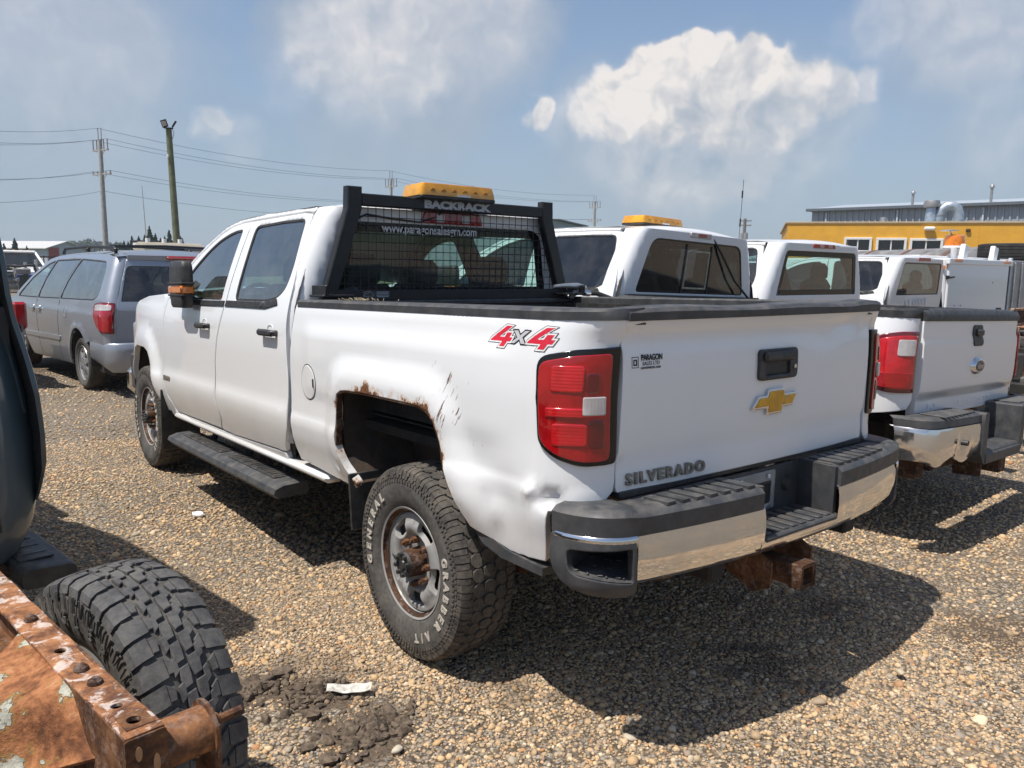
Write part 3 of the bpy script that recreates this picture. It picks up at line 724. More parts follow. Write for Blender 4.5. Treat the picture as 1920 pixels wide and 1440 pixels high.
# ------------------------------------------------------------------ the white work pickup in the middle
RAKE = .02578
def rake(co): co = np.array(co, float); co[:, 2] -= RAKE*co[:, 1]; return co
truck = thing('pickup_truck', 'white dented four-door pickup with black mesh headache rack and 4X4 decal', 'pickup truck')
XF[0] = rake
MAIN = dict(width=[(.50, .90), (.58, .935), (.64, .953), (.72, .975), (.80, .990), (.85, .993), (.91, .983), (1.0, .981), (1.15, .981), (1.28, .975), (1.36, .966), (1.42, .953), (1.47, .940), (1.60, .896), (1.75, .836), (1.84, .797), (1.89, .772), (1.93, .742), (1.97, .69)],
    yb=1.150, rc=.10, yc=1.28, zsill=.575, yfront=3.40, zback=.70, crown=.055, lean=-.03,
    front_edge=[(3.44, .70), (3.50, .88), (3.44, 1.20), (3.42, 1.42), (3.30, 1.47)],
    roof=[(1.28, 1.922), (1.60, 1.932), (2.06, 1.935), (2.40, 1.925), (2.58, 1.890), (2.78, 1.808), (2.95, 1.728), (3.12, 1.628), (3.29, 1.530)],
    cowl=(3.42, 1.42), seats=[(1.62, (-.46, .46)), (2.40, (-.44, .44))], frit=.05)
MAIN['opening'] = [(3.235, .612), (2.10, .612), (1.26, .640), (1.165, .80), (1.155, 1.05), (1.19, 1.30), (1.195, 1.50), (1.25, 1.80), (1.278, 1.898), (1.40, 1.910), (2.10, 1.911), (2.30, 1.909), (2.455, 1.896), (2.605, 1.858), (2.782, 1.785), (2.967, 1.690), (3.127, 1.578), (3.258, 1.466), (3.33, 1.41), (3.385, 1.28), (3.44, 1.0), (3.43, .86), (3.37, .73)]
MAIN['doors'] = [
    dict(name='front_door', outline=[(3.23, .618), (2.29, .626), (2.235, .70), (2.285, .90), (2.28, 1.05), (2.235, 1.20), (2.155, 1.36), (2.124, 1.44), (2.127, 1.62), (2.146, 1.904), (2.30, 1.903), (2.45, 1.890), (2.60, 1.852), (2.777, 1.779), (2.962, 1.684), (3.122, 1.572), (3.252, 1.460), (3.322, 1.408), (3.379, 1.28), (3.434, 1.0), (3.424, .86), (3.364, .735)],
         window=fillet([(3.12, 1.425), (2.205, 1.430), (2.215, 1.62), (2.238, 1.860), (2.36, 1.857), (2.48, 1.840), (2.62, 1.803), (2.75, 1.745), (2.90, 1.655), (3.02, 1.562), (3.12, 1.465)], [.03, .03, .02, .04, .02, .05, .05, .05, .05, .05, .04], 3),
         belt=[(3.20, 1.392), (2.15, 1.394), (2.14, 1.428), (3.16, 1.424)], handle=(2.46, 1.268)),
    dict(name='rear_door', outline=[(2.282, .626), (2.10, .618), (1.27, .646), (1.172, .80), (1.162, 1.05), (1.196, 1.30), (1.201, 1.50), (1.256, 1.80), (1.285, 1.892), (1.40, 1.904), (2.139, 1.904), (2.120, 1.62), (2.117, 1.44), (2.148, 1.36), (2.228, 1.20), (2.273, 1.05), (2.278, .90), (2.228, .70)],
         window=fillet([(1.985, 1.430), (1.52, 1.430), (1.37, 1.450), (1.285, 1.50), (1.268, 1.60), (1.335, 1.868), (1.65, 1.874), (2.045, 1.868), (2.005, 1.62)], [.03, .06, .05, .05, .05, .05, .03, .05, .02], 3),
         belt=[(2.115, 1.394), (1.50, 1.394), (1.34, 1.418), (1.365, 1.450), (1.52, 1.430), (2.105, 1.430)], handle=(1.395, 1.272))]
MAIN['backglass'] = fillet([(-.715, 1.46), (.715, 1.46), (.655, 1.850), (-.655, 1.850)], [.05, .05, .09, .09], 5)
fy = pchip([1.0, 3.2, 3.6, 4.3, 4.75], [0, 0, -.004, -.05, -.14]); MAIN['taper'] = lambda y: fy(y)
wz, cside, cback = build_cab(truck, MAIN, WHITE, GLASS, GLASS)
# --- front fender, bonnet and nose
archF = [(3.545, .60), (3.60, .74), (3.66, .88), (3.705, .96), (3.77, 1.02), (3.88, 1.045), (4.18, 1.045), (4.30, 1.02), (4.38, .96), (4.43, .88), (4.46, .74), (4.47, .62)]
def fend(sx):
    def f(q):
        y, z = q[:, 0], q[:, 1]; P = q.copy()
        w = wz(np.minimum(z, 1.40))+fy(y)
        d = segdist(q, archF, False); w = w+.028*(1-sstep(d, .02, .20))*sstep(z, .5, .8)
        w = w-.18*np.maximum(0, z-1.30)**1.6
        return np.c_[sx*w, y, z]
    return f
for sx in (-1, 1):
    o = panel('front_fender', [(3.39, .60)]+archF+[(4.62, .66), (4.74, .70), (4.76, 1.0), (4.70, 1.24), (4.58, 1.33), (4.30, 1.395), (3.90, 1.435), (3.42, 1.455), (3.39, 1.40), (3.385, 1.34), (3.42, 1.2), (3.452, 1.0), (3.440, .86), (3.376, .73)][::1], fend(sx), WHITE, truck, res=.05, thick=.04, flip=sx < 0)
hm = MB(); n = 15; rows = []
for y, zc, ze, wd in ((3.40, 1.50, 1.452, .93), (3.60, 1.515, 1.450, .92), (4.0, 1.505, 1.425, .91), (4.4, 1.465, 1.375, .87), (4.66, 1.40, 1.28, .82), (4.74, 1.28, 1.20, .78)):
    rows.append([(t*wd, y+.06*(1-t*t), ze+(zc-ze)*(1-abs(t)**2.5)) for t in np.linspace(-1, 1, n)])
hm.sweep(rows, close=False); hm.to('bonnet', WHITE, truck, 60)
nb = MB(); nb.box((0, 4.72, 1.05), (1.50, .16, .40), .05); nb.to('grille', BLACKPL, truck)
nb = MB(); nb.box((0, 4.80, .70), (1.82, .22, .28), .07); nb.to('front_bumper', CHROME, truck)
for sx in (-1, 1):
    l = MB(); l.box((sx*.74, 4.70, 1.10), (.24, .16, .26), .04); l.to('headlight', CLEARL, truck)
    l = MB(); l.box((sx*.905, 4.56, .80), (.04, .12, .30), .015); l.to('bumper_end', GREYPL, truck)
# --- bed sides: a sheet wrapped round the rear corner
CY = -.74; AX, BY = .205, .200                                        # corner starts at CY; ellipse half-axes
wbz = pchip([.52, .60, .68, .78, .84, .90, 1.0, 1.15, 1.28, 1.34, 1.40, 1.435], [.925, .945, .962, .985, .990, .980, .979, .981, .975, .968, .960, .950])
archR = [(.475, .615), (.545, .70), (.585, .80), (.590, .90), (.580, 1.0), (.560, 1.036), (.522, 1.055), (.47, 1.062), (.289, 1.067), (.019, 1.068), (-.13, 1.064), (-.190, 1.050), (-.226, 1.015), (-.262, .94), (-.30, .85), (-.345, .76), (-.41, .655)]
def corner_pt(u, w):
    """plan position for a distance u past the corner start"""
    L = AX*.5+BY*.5; a = np.clip(u/(L*PI/2), 0, 1)*PI/2
    x = w-AX*(1-np.cos(a)); y = CY-BY*np.sin(a)
    ex = np.maximum(u-L*PI/2, 0); return x-ex, y
def bedside(sx, off=0.0):
    dent = sx < 0
    def f(q):
        u, z = q[:, 0], q[:, 1]; w = wbz(z)
        d = segdist(q, archR, False); box = np.maximum(np.maximum(np.abs(u-.16)-.66, 0), 0)
        w = w+.026*(1-sstep(d, .03, .17))*sstep(z, .55, .75)
        # raised field from behind the cab to the lamp, softened at its borders
        fld = sstep(z, 1.36, 1.27)*sstep(z, .95, 1.05)*sstep(u, 1.02, .88)*sstep(u, -.72, -.50); w = w+.009*fld
        if dent:
            e = ((u+.62)/.10)**2+((z-.80)/.085)**2; w = w-.017*np.exp(-e)
            e = ((u+.565)/.045)**2+((z-.735+.3*(u+.565))/.055)**2; w = w+.010*np.exp(-e)
            e = ((u+.83)/.055)**2+((z-.84)/.03)**2; w = w-.034*np.exp(-e)
            e = ((u+.76)/.03)**2+((z-.855)/.03)**2; w = w+.018*np.exp(-e)
            e = ((u+.48)/.09)**2+((z-.90)/.06)**2; w = w-.006*np.exp(-e)
        p = np.maximum(-(u-CY), 0); x, yy = corner_pt(p, w+off)
        y = np.where(u > CY, u, yy-off*np.clip(p/.2, 0, 1)); x = np.where(u > CY, w+off, x)
        # flared lip at the top of the rear corner
        lip = sstep(z, 1.335, 1.425)*sstep(p, .10, .30); y = y-.030*lip
        return np.c_[sx*x, y, z]
    return f
UE = CY-(AX+BY)*.5*PI/2-.002
bo = [(1.10, 1.428), (UE+.012, 1.412), (UE+.006, 1.36), (UE+.014, 1.33), (UE+.004, .86), (UE+.03, .835), (-.93, .815), (-.83, .80), (-.80, .62), (-.62, .610), (-.41, .650)]+archR[::-1][1:]+[(.50, .605), (1.09, .640), (1.12, .70), (1.132, .86), (1.14, 1.06), (1.135, 1.20), (1.115, 1.36)]
def rustf(U):
    d = segdist(U, archR, False); base = np.clip(1-d/.085, 0, 1)**1.2
    amt = .46+.50*np.exp(-((U[:, 0]-.27)/.10)**2)+.42*np.exp(-((U[:, 0]+.14)/.12)**2)*(U[:, 1] > .98)+.25*np.exp(-((U[:, 0]+.27)/.05)**2-((U[:, 1]-.90)/.09)**2)
    drip = np.exp(-((U[:, 0]-.285)/.022)**2)*np.clip(1-(U[:, 1]-1.06)/.12, 0, 1)*(U[:, 1] > 1.05)*.75
    low = np.clip((.66-U[:, 1])/.06, 0, 1)*.25
    return np.clip(base*amt+drip+low, 0, 1)
def chipf(U):
    return np.clip(np.exp(-((U[:, 0]+.30)/.22)**2-((U[:, 1]-1.08)/.20)**2)+.35*np.exp(-((U[:, 0]-.3)/.6)**2-((U[:, 1]-1.2)/.2)**2), 0, 1)
for sx in (-1, 1):
    bs = panel('bed_side', bo, bedside(sx), WHITE_RUST, truck, res=.028, thick=.035, edge=.004, attrs=dict(rust=rustf, chip=chipf), flip=sx < 0)
    if sx < 0: BEDL = bs
    # tail lamp: black surround, red lens blocks, reversing lens
    lo = fillet([(-.775, 1.298), (-.90, 1.322), (UE+.001, 1.328), (UE+.001, .955), (-.93, .952), (-.845, .978), (-.790, 1.02)], [.045, .02, .01, .02, .03, .05, .05], 5)
    lh = panel('tail_lamp', lo, bedside(sx, .010), FRIT, truck, res=.03, thick=.03, edge=.006, flip=sx < 0)
    inner = fillet([(-.790, 1.281), (-.905, 1.304), (UE+.034, 1.309), (UE+.030, .970), (-.93, .967), (-.848, .991), (-.798, 1.032)], [.03, .02, .02, .02, .03, .03, .03], 4)
    panel('lens', inner, bedside(sx, .0155), RED, lh, res=.03, thick=.01, edge=.004, flip=sx < 0)
    def blk(name, a, b, c, d, m, off=.019, r=.012): return panel(name, fillet([(a, d), (b, d), (b, c), (a, c)], r, 3), bedside(sx, off), m, lh, res=.03, thick=.006, edge=.004, flip=sx < 0)
    blk('upper_reflector', -.835, -.935, 1.190, 1.272, REDLIT); blk('upper_shade', -.942, -.985, 1.188, 1.250, REDDK)
    blk('middle_band', -.822, UE+.050, 1.112, 1.140, REDLIT, .021, .006); blk('reversing_lens', -.935, UE+.048, 1.118, 1.176, CLEARL, .023, .006)
    blk('lower_reflector', -.842, -.950, 1.020, 1.090, REDLIT); blk('lower_shade', -.956, -1.008, 1.012, 1.10, REDDK, .018)
    # bed-rail cap
    cap = MB(); rr_ = []
    for u in list(np.linspace(1.08, CY, 24))+list(np.linspace(CY-.03, UE+.006, 8)):
        P = bedside(sx)(np.array([[u, 1.425]]))[0]; P2_ = bedside(sx)(np.array([[u, 1.40]]))[0]
        inx = P[0]-sx*.115 if u > CY-.1 else P[0]-sx*.06
        x0 = P[0]+sx*.006; yo = -.004 if u < CY else 0; zl = 1.34 if u > CY+.05 else 1.395
        rr_.append([(x0, P[1]+yo, 1.412), (x0, P[1]+yo, 1.438), (x0-sx*.012, P[1]+yo*.5, 1.447), (inx+sx*.01, P[1]+.0, 1.449), (inx, P[1], 1.44), (inx, P[1], zl), (inx+sx*.01, P[1], zl), (inx+sx*.01, P[1], 1.41)])
    cap.sweep(rr_); cap.to('bed_rail_cap', GREYPL, truck, 40)
    # wheel housing behind the arch
    wl = MB(); prof = [(y*1.0+(.02 if y > .16 else -.02), z+.012) for y, z in archR]
    rows = [[(sx*xx, y, z) for y, z in prof] for xx in (.955, .84, .60)]
    wl.sweep(rows, close=False); wl.add([(sx*.60, y, z) for y, z in prof], [tuple(range(len(prof)))]); wl.to('wheel_housing', LINER, truck, 50)
    wl = MB(); prof = [(y, z+.012) for y, z in archF]
    wl.sweep([[(sx*xx, y, z) for y, z in prof] for xx in (.93, .58)], close=False); wl.add([(sx*.58, y, z) for y, z in prof], [tuple(range(len(prof)))]); wl.to('wheel_housing', LINER, truck, 50)
    lip = MB(); rr_ = []
    for i, (y, z) in enumerate(archR[2:-1]):
        P = bedside(sx)(np.array([[y, z]]))[0]; n_ = (Vector((y, z))-Vector((.16, .72))).normalized()
        j = random.uniform(-.003, .003)
        rr_.append([(P[0]-sx*.004, y-n_.x*(.002+j), z-n_.y*(.002+j)), (P[0]-sx*.004, y-n_.x*(.010+j), z-n_.y*(.010+j)), (P[0]-sx*.032, y-n_.x*.008, z-n_.y*.008), (P[0]-sx*.032, y, z)])
    lip.sweep(rr_); lip.to('arch_lip', RUSTDARK, truck, 60)
    # mud flaps and the strap end under the tank strap
    mf = MB(); mf.box((sx*.885, .50, .545), (.20, .012, .26), .004, rot=Matrix.Rotation(-.10, 3, 'X').to_4x4()); mf.to('mud_flap', BLACKPL, truck)
    mf = MB(); mf.box((sx*.86, 3.47, .53), (.28, .014, .46), .005, rot=Matrix.Rotation(.06, 3, 'X').to_4x4()); mf.to('mud_flap', BLACKPL, truck)
    rs = MB(); rs.prism([(-.40, .652), (-.47, .60), (-.58, .575), (-.80, .572), (-.80, .60), (-.60, .612), (-.44, .66)], sx*.955, sx*.90, 'X'); rs.to('lower_trim', GREYPL, truck)
# fuel door
fd = [(.912+.083*math.cos(a), 1.055+.083*math.sin(a)) for a in np.linspace(0, 2*PI, 40, False)]
fdg = [(.912+.088*math.cos(a), 1.055+.088*math.sin(a)) for a in np.linspace(0, 2*PI, 40, False)]
panel('fuel_door_gap', fdg, bedside(-1, .0012), TRIM, BEDL, res=.04, thick=.002, edge=0, flip=True)
panel('fuel_door', fd, bedside(-1, .004), WHITE, BEDL, res=.03, thick=.004, edge=.004, flip=True)
fn_ = MB(); fn_.prism(fillet([(.838, 1.035), (.848, 1.035), (.850, 1.075), (.838, 1.078)], .004, 3), -.9905, -.996, 'X'); fn_.to('finger_notch', TRIM, BEDL)
# rocker rail, running board
for sx in (-1, 1):
    rk = MB(); rk.box((sx*.905, 2.05, .585), (.10, 2.50, .045), .018); rk.to('rocker', WHITE, truck)
    rb = MB(); poly = [(-1.050, .437), (-1.040, .465), (-.995, .485), (-.870, .492), (-.857, .48), (-.857, .425), (-.870, .412), (-1.025, .408)]
    rings = []
    for y, k in ((3.14, .8), (3.11, 1.0), (1.245, 1.0), (1.22, .85)):
        rings.append([(sx*-(x*1), y, .448+(z-.448)*k) for x, z in poly])
    rb.sweep(rings); rbo = rb.to('running_board', GREYPL, truck, 40)
    for y0, y1 in ((2.96, 2.22), (2.08, 1.37)):
        pd = MB(); pd.box((sx*.930, (y0+y1)/2, .4895), (.115, y0-y1, .010), .003)
        for k in range(int((y0-y1)/.05)): pd.box((sx*.930, y1+.035+k*.05, .495), (.10, .028, .008), .003)
        pd.to('tread_pad', BLACKPL, rbo)
    for y in (2.75, 2.1, 1.5):
        br = MB(); br.tube([(sx*.93, y, .43), (sx*.86, y, .46), (sx*.80, y, .60)], .022, 8); br.to('board_bracket', BLACKPT, rbo)
# bed box inside
bb = MB(); bb.box((0, .12, .93), (1.62, 1.92, .02)); bb.box((-.80, .12, 1.17), (.02, 1.92, .48)); bb.box((.80, .12, 1.17), (.02, 1.92, .48)); bb.box((0, 1.065, 1.17), (1.62, .02, .50)); bb.to('bed_liner', BLACKPL, truck)
bf = MB(); bf.box((0, 1.065, 1.424), (1.86, .06, .03), .008); bf.to('bed_front_rail', GREYPL, truck)
# frame, axle, underbody
fr = MB()
for sx in (-1, 1): fr.box((sx*.43, 1.7, .60), (.08, 5.6, .16), .01)
fr.box((0, -.72, .62), (.9, .10, .12)); fr.box((0, 2.2, .62), (.5, .9, .14), .03); fr.to('chassis_frame', DARK, truck)
fl_ = MB(); fl_.box((0, .07, .88), (1.7, 1.95, .04)); fl_.box((0, 2.3, .70), (1.75, 2.3, .08)); fl_.box((0, 3.9, .95), (1.1, 1.3, .5)); fl_.to('floor_pan', DARK, truck)
ex = MB(); ex.tube([(.35, 2.4, .52), (.40, .8, .50), (.62, .55, .50), (.70, -.35, .52), (.90, -.62, .50)], .04, 10); ex.to('exhaust_pipe', RUST, truck)
XF[0] = None
ax = MB(); ax.cyl((-.80, 0, .40), (.80, 0, .40), .055, n=14); ax.cyl((0, -.15, .40), (0, .15, .40), .16, .14, n=18)
for sx in (-1, 1):
    for k in range(4): ax.box((sx*.52, 0, .46+k*.012), (.07, 1.3-.2*k, .011))
    ax.cyl((sx*.60, -.28, .36), (sx*.52, -.10, .75), .035, n=10)
ax.to('rear_axle', RUST, truck)
ax = MB(); ax.cyl((-.80, 3.904, .40), (.80, 3.904, .40), .045, n=12); ax.to('front_axle', DARK, truck)
W1 = make_wheel(truck, (-.862, 0, .398), spin=-.42)
for loc, s in (((-.862, 3.904, .398), 1), ((.862, 0, .398), -1), ((.862, 3.904, .398), -1)):
    c = copy_tree(W1, truck, loc, (random.uniform(0, 6), 0, 0 if s > 0 else PI))
XF[0] = rake
# --- tailgate
def gate(off=0.0):
    zp = pchip([.84, .90, .955, .972, 1.0, 1.10, 1.20, 1.30, 1.345, 1.375, 1.40, 1.425], [.004, .0, -.004, .004, .007, .010, .011, .006, .0, .012, .030, .036])
    def f(q):
        x, z = q[:, 0], q[:, 1]; y = -.938-zp(z)-.020*(1-(x/.78)**2)
        e = ((x-.60)/.12)**2+((z-1.375)/.022)**2; y = y+.016*np.exp(-e); e = ((x-.66)/.05)**2+((z-1.36)/.03)**2; y = y-.010*np.exp(-e)
        e = ((x-.38)/.10)**2+((z-1.30)/.03)**2; y = y+.004*np.exp(-e)
        return np.c_[x, y-off, z]
    return f
go = fillet([(-.772, .850), (.762, .850), (.766, 1.30), (.775, 1.36), (.780, 1.415), (-.775, 1.415), (-.772, 1.36), (-.764, 1.30)], [.02, .02, .02, .03, .012, .012, .03, .02], 3)
tg = panel('tailgate', go, gate(), WHITE, truck, res=.03, thick=.05, edge=.005)
cp = MB(); rr_ = []
for x in np.linspace(-.772, .776, 28):
    y = gate()(np.array([[x, 1.415]]))[0][1]; wv = .004*math.sin(x*9)+(.010*math.exp(-((x-.66)/.1)**2))
    rr_.append([(x, y-.004, 1.408), (x, y-.006, 1.434+wv*.5), (x, y+.008, 1.446+wv), (x, y+.075, 1.452+wv), (x, y+.085, 1.44), (x, y+.085, 1.40)])
cp.sweep(rr_); cp.to('tailgate_cap', GREYPL, tg, 35)
tb = MB(); tb.box((0, -.885, 1.13), (1.50, .03, .54), .01); tb.to('inner_skin', BLACKPL, tg)
def gpoly(name, poly, off, thick, m, parent=tg, r=0.0, res=.04, holes=()): return panel(name, fillet(poly, r, 5) if r else poly, gate(off), m, parent, holes, res=res, thick=thick, edge=.0035)
hz = gpoly('handle_bezel', [(-.078, 1.168), (.172, 1.168), (.172, 1.284), (-.078, 1.284)], .012, .02, BLACKPL, r=.022, holes=[fillet([(-.040, 1.185), (.120, 1.185), (.120, 1.236), (-.040, 1.236)], .010, 4)])
gpoly('handle_recess', [(-.055, 1.175), (.135, 1.175), (.135, 1.262), (-.055, 1.262)], .002, .001, TRIM, hz)
hb = MB(); hb.box((.045, -.985, 1.256), (.205, .022, .038), .010); hb.to('handle', BLACKPL, hz)
kl = MB(); kl.cyl((.145, -.978, 1.212), (.145, -.986, 1.212), .008, n=14); kl.to('lock_cylinder', BRIGHT, hz)
bt = [(-.109, 1.063), (-.071, 1.110), (-.020, 1.110), (-.012, 1.132), (.092, 1.132), (.096, 1.110), (.181, 1.110), (.150, 1.060), (.086, 1.060), (.082, 1.037), (-.016, 1.037), (-.014, 1.062)]
em = gpoly('emblem', bt, .013, .016, BRIGHT)
cxy = np.array(bt).mean(0); bt2 = [tuple(p) for p in (np.array(inset(bt if area(bt) > 0 else bt[::-1], .0085)))]
gpoly('emblem_face', bt2, .016, .005, GOLD, em)
gw = lambda off: (lambda co: np.c_[co[:, 0], gate(off)(np.c_[co[:, 0], co[:, 2]])[:, 1]+(co[:, 1]+.96), co[:, 2]])
lettering('model_lettering', 'SILVERADO', .052, (-.733, -.96, .873), (1, 0, -.004), (0, 0, 1), BADGE, tg, .0018, .004, 1.30, warp=gw(.006), scale_x=1.17)
lettering('dealer_decal', 'PARAGON', .027, (-.688, -.96, 1.279), (1, 0, 0), (0, 0, 1), BLACKPRINT, tg, .0008, .0003, .92, warp=gw(.002), scale_x=.80)
lettering('dealer_decal', 'SALES LTD', .017, (-.682, -.96, 1.263), (1, 0, 0), (0, 0, 1), BLACKPRINT, tg, .0, .0003, 1.05, warp=gw(.002), scale_x=.95)
lettering('dealer_decal', 'LANGENBURG SASK', .010, (-.690, -.96, 1.2515), (1, 0, 0), (0, 0, 1), BLACKPRINT, tg, .0002, .0003, 1.05, warp=gw(.002), scale_x=.98)
lg = [(-.728, 1.256), (-.698, 1.256), (-.698, 1.292), (-.728, 1.292)]
gpoly('dealer_logo', lg, .0022, .001, BLACKPRINT, holes=[inset(lg, .0022)]); lg2 = [(-.721, 1.263), (-.705, 1.263), (-.705, 1.283), (-.721, 1.283)]
gpoly('dealer_logo', lg2, .0022, .001, BLACKPRINT, holes=[[(-.717, 1.268), (-.709, 1.268), (-.709, 1.279), (-.717, 1.279)]])
# --- side decals and badges
def decal4x4():
    import itertools
    def four(ox, s=1.0): return [(ox+.000, .030), (ox+.066, .088), (ox+.092, .088), (ox+.036, .040), (ox+.060, .040), (ox+.070, .060), (ox+.092, .060), (ox+.082, .040), (ox+.096, .040), (ox+.087, .022), (ox+.073, .022), (ox+.062, 0), (ox+.040, 0), (ox+.051, .022), (ox-.004, .022)]
    xx = [(.098, .072), (.118, .072), (.128, .052), (.150, .072), (.170, .072), (.140, .044), (.154, .016), (.134, .016), (.126, .034), (.106, .016), (.086, .016), (.116, .042)]
    org_u, org_z = -.530, 1.318
    for k, (poly, m, grow, off) in enumerate([(four(0), BLACKPRINT, .0075, .0012), (four(.165), BLACKPRINT, .0075, .0012), (xx, BLACKPRINT, .004, .0012), (four(0), WHITEPRINT, .0055, .0016), (four(.165), WHITEPRINT, .0055, .0016), (four(0), REDPRINT, 0, .0020), (four(.165), REDPRINT, 0, .0020), (xx, GREYPRINT, -.0008, .0019)]):
        p = [(org_u-a*1.16-(b*.0), org_z+b*.78) for a, b in poly]
        if area(p) < 0: p = p[::-1]
        if grow: p = inset(p, -grow)
        panel('four_by_four_decal', p, bedside(-1, off), m, BEDL, res=.03, thick=.0004, edge=0, flip=True)
decal4x4()
lettering('badge_lettering', '2500 HD', .044, (-.992, 3.39, .842), (0, -1, 0), (0, 0, 1), BADGE, truck, .0025, .003, 1.0, shear=.15, scale_x=.98)
# --- rear bumper
def bplan(x):                                                          # plan curve of the bumper face
    a = abs(x); return -1.155+.075*(a/.80)**2.2 if a < .80 else -1.08+.0
def bumper_face(t, sx=1):
    """t 0 centre .. 1 end of the wrap, returns x, y, outward normal"""
    if t < .72: x = t/.72*.80; y = -1.150+.070*(x/.80)**2
    else:
        a = (t-.72)/.28*PI/2; x = .80+.175*math.sin(a); y = -1.080+.215*(1-math.cos(a)); 
    return x, y
def bpath(ts): return [bumper_face(t) for t in ts]
bum = link(bpy.data.objects.new('rear_bumper', None), truck)
zt = lambda x: .772-.0*(x)
def chrome_half(sx):
    ts = np.linspace(.215, .735, 26); rings = []
    for t in ts:
        x, y = bumper_face(t); lo = .574+.012*(t-.2); hi = .750
        rings.append([(sx*x, y+.010, hi+.006), (sx*x, y-.001, hi), (sx*x, y-.006, hi-.03), (sx*x, y-.008, .68), (sx*x, y-.003, .62), (sx*x, y+.010, lo+.012), (sx*x, y+.035, lo), (sx*x, y+.05, lo+.01)])
    b = MB(); b.sweep(rings, close=False); return b
for sx in (-1, 1): chrome_half(sx).to('chrome_face', CHROME, bum, 50)
cb = MB(); rings = []
for t in np.linspace(-.225, .225, 20):
    x, y = bumper_face(abs(t)); x = x if t > 0 else -x
    rings.append([(x, y+.012, .646), (x, y-.001, .641), (x, y-.005, .62), (x, y+.009, .588), (x, y+.034, .575), (x, y+.05, .585)])
cb.sweep(rings, close=False); cb.to('chrome_face', CHROME, bum, 50)
for sx in (-1, 1):
    # chrome sliver running round the corner above the step
    st = MB(); rings = []
    for t in np.linspace(.735, .985, 14):
        x, y = bumper_face(t); n_ = Vector((x-.72, y+.90)).normalized(); k = 1-.6*(t-.735)/.25
        rings.append([(sx*(x+n_.x*d), y+n_.y*d, z) for d, z in ((-.004, .757), (.006, .751), (.008, .740), (.004, .750-.036*k), (-.012, .750-.042*k))])
    st.sweep(rings, close=False); st.to('chrome_strip', BRIGHT, bum, 60)
    # dark top pad and corner shell
    tp = MB(); rings = []
    for t in np.linspace(.225, 1.0, 34):
        x, y = bumper_face(t); n_ = Vector((0, -1)) if t < .72 else Vector((x-.72, y+.90)).normalized()
        zz_ = .826 if t < .70 else .826+.008*sstep(t, .70, .78)
        inx, iny = (x, -.955) if t < .72 else (max(.70, x-.20), max(-.955, min(-.80, y+.12)))
        if t >= .72: inx, iny = .80-.02*(t-.72)/.28, -.955+.13*sstep(t, .75, 1.0)
        rings.append([(sx*inx, iny, .76), (sx*inx, iny, zz_+.004), (sx*(x-n_.x*.045), y-n_.y*.045, zz_+.006), (sx*(x-n_.x*.012), y-n_.y*.012, zz_-.002), (sx*(x+n_.x*.004), y+n_.y*.004, zz_-.018), (sx*(x+n_.x*.002), y+n_.y*.002, .750), (sx*(x-n_.x*.02), y-n_.y*.02, .74)])
    tp.sweep(rings); top = tp.to('top_pad', GREYPL, bum, 40)
    for k in range(7):
        x = .27+k*.062; w = MB(); yb = bumper_face(x/.80*.72)[1]
        w.prism(fillet([(x, yb+.020), (x+.043, yb+.020), (x+.050, -.985), (x+.010, -.985)], .008, 3), .827, .8375, 'Z'); 
        if sx < 0: w.v = [(-a, b_, c_) for a, b_, c_ in w.v]
        w.to('grip_rib', GREYPL, top, 30)
    # corner shell with step recess: built as a strip with a real opening
    def shell(q, off=0.0, sx=sx):
        out_ = []
        for t, z in q:
            x, y = bumper_face(min(max(t, 0), 1)); n_ = Vector((0, -1)) if t < .72 else Vector((x-.72, y+.90)).normalized()
            bulge = .012*math.sin(min(1, max(0, (z-.54)/.24))*PI)-.03*max(0, (.60-z)/.06)**2
            out_.append((sx*(x+n_.x*(bulge+off)), y+n_.y*(bulge+off), z))
        return np.array(out_)
    so = fillet([(.738, .750), (1.0, .750), (1.0, .66), (.97, .60), (.90, .562), (.80, .548), (.727, .552)], [.004, .01, .03, .03, .02, .02, .01], 4)
    sh = fillet([(.752, .715), (.945, .706), (.935, .628), (.745, .602)], [.012, .02, .03, .012], 4)
    sp = panel('corner_step', so, lambda q: shell(q), GREYPL, bum, [sh], res=.02, thick=.03, edge=.005, flip=sx < 0)
    rc = MB(); ti = np.linspace(.742, .945, 12); n_in = []
    lo_ = [shell([(t, .605+.027*i/11)], -.004)[0] for i, t in enumerate(ti)]; hi_ = [shell([(t, .714)], -.012)[0] for t in ti]
    bk = [(sx*(.70+.05*i/11), -.93+.07*i/11) for i in range(12)]
    rc.sweep([[tuple(p) for p in lo_], [(b_[0], b_[1], .645) for b_ in bk], [(b_[0], b_[1], .712) for b_ in bk], [tuple(p) for p in hi_]], close=False); rc.sweep([[tuple(lo_[0]), tuple(hi_[0])], [(bk[0][0], bk[0][1], .645), (bk[0][0], bk[0][1], .712)]], close=False); rc.sweep([[tuple(lo_[-1]), tuple(hi_[-1])], [(bk[-1][0], bk[-1][1], .645), (bk[-1][0], bk[-1][1], .712)]], close=False); rc.to('step_recess', GREYPL, sp, 40)
    for k in range(26):
        u_, v_ = (k % 7)/7+.06, (k//7)/4+.1; i = int(u_*11); p = np.array(lo_[i])*(1-v_)+np.array((bk[i][0], bk[i][1], .645))*v_
        d = MB(); d.box((p[0], p[1], p[2]+.004), (.018, .006, .004), .0015, rot=Matrix.Rotation((1 if k % 2 else -1)*.8, 3, 'Z').to_4x4()); d.to('grip_bar', GREYPL, sp)
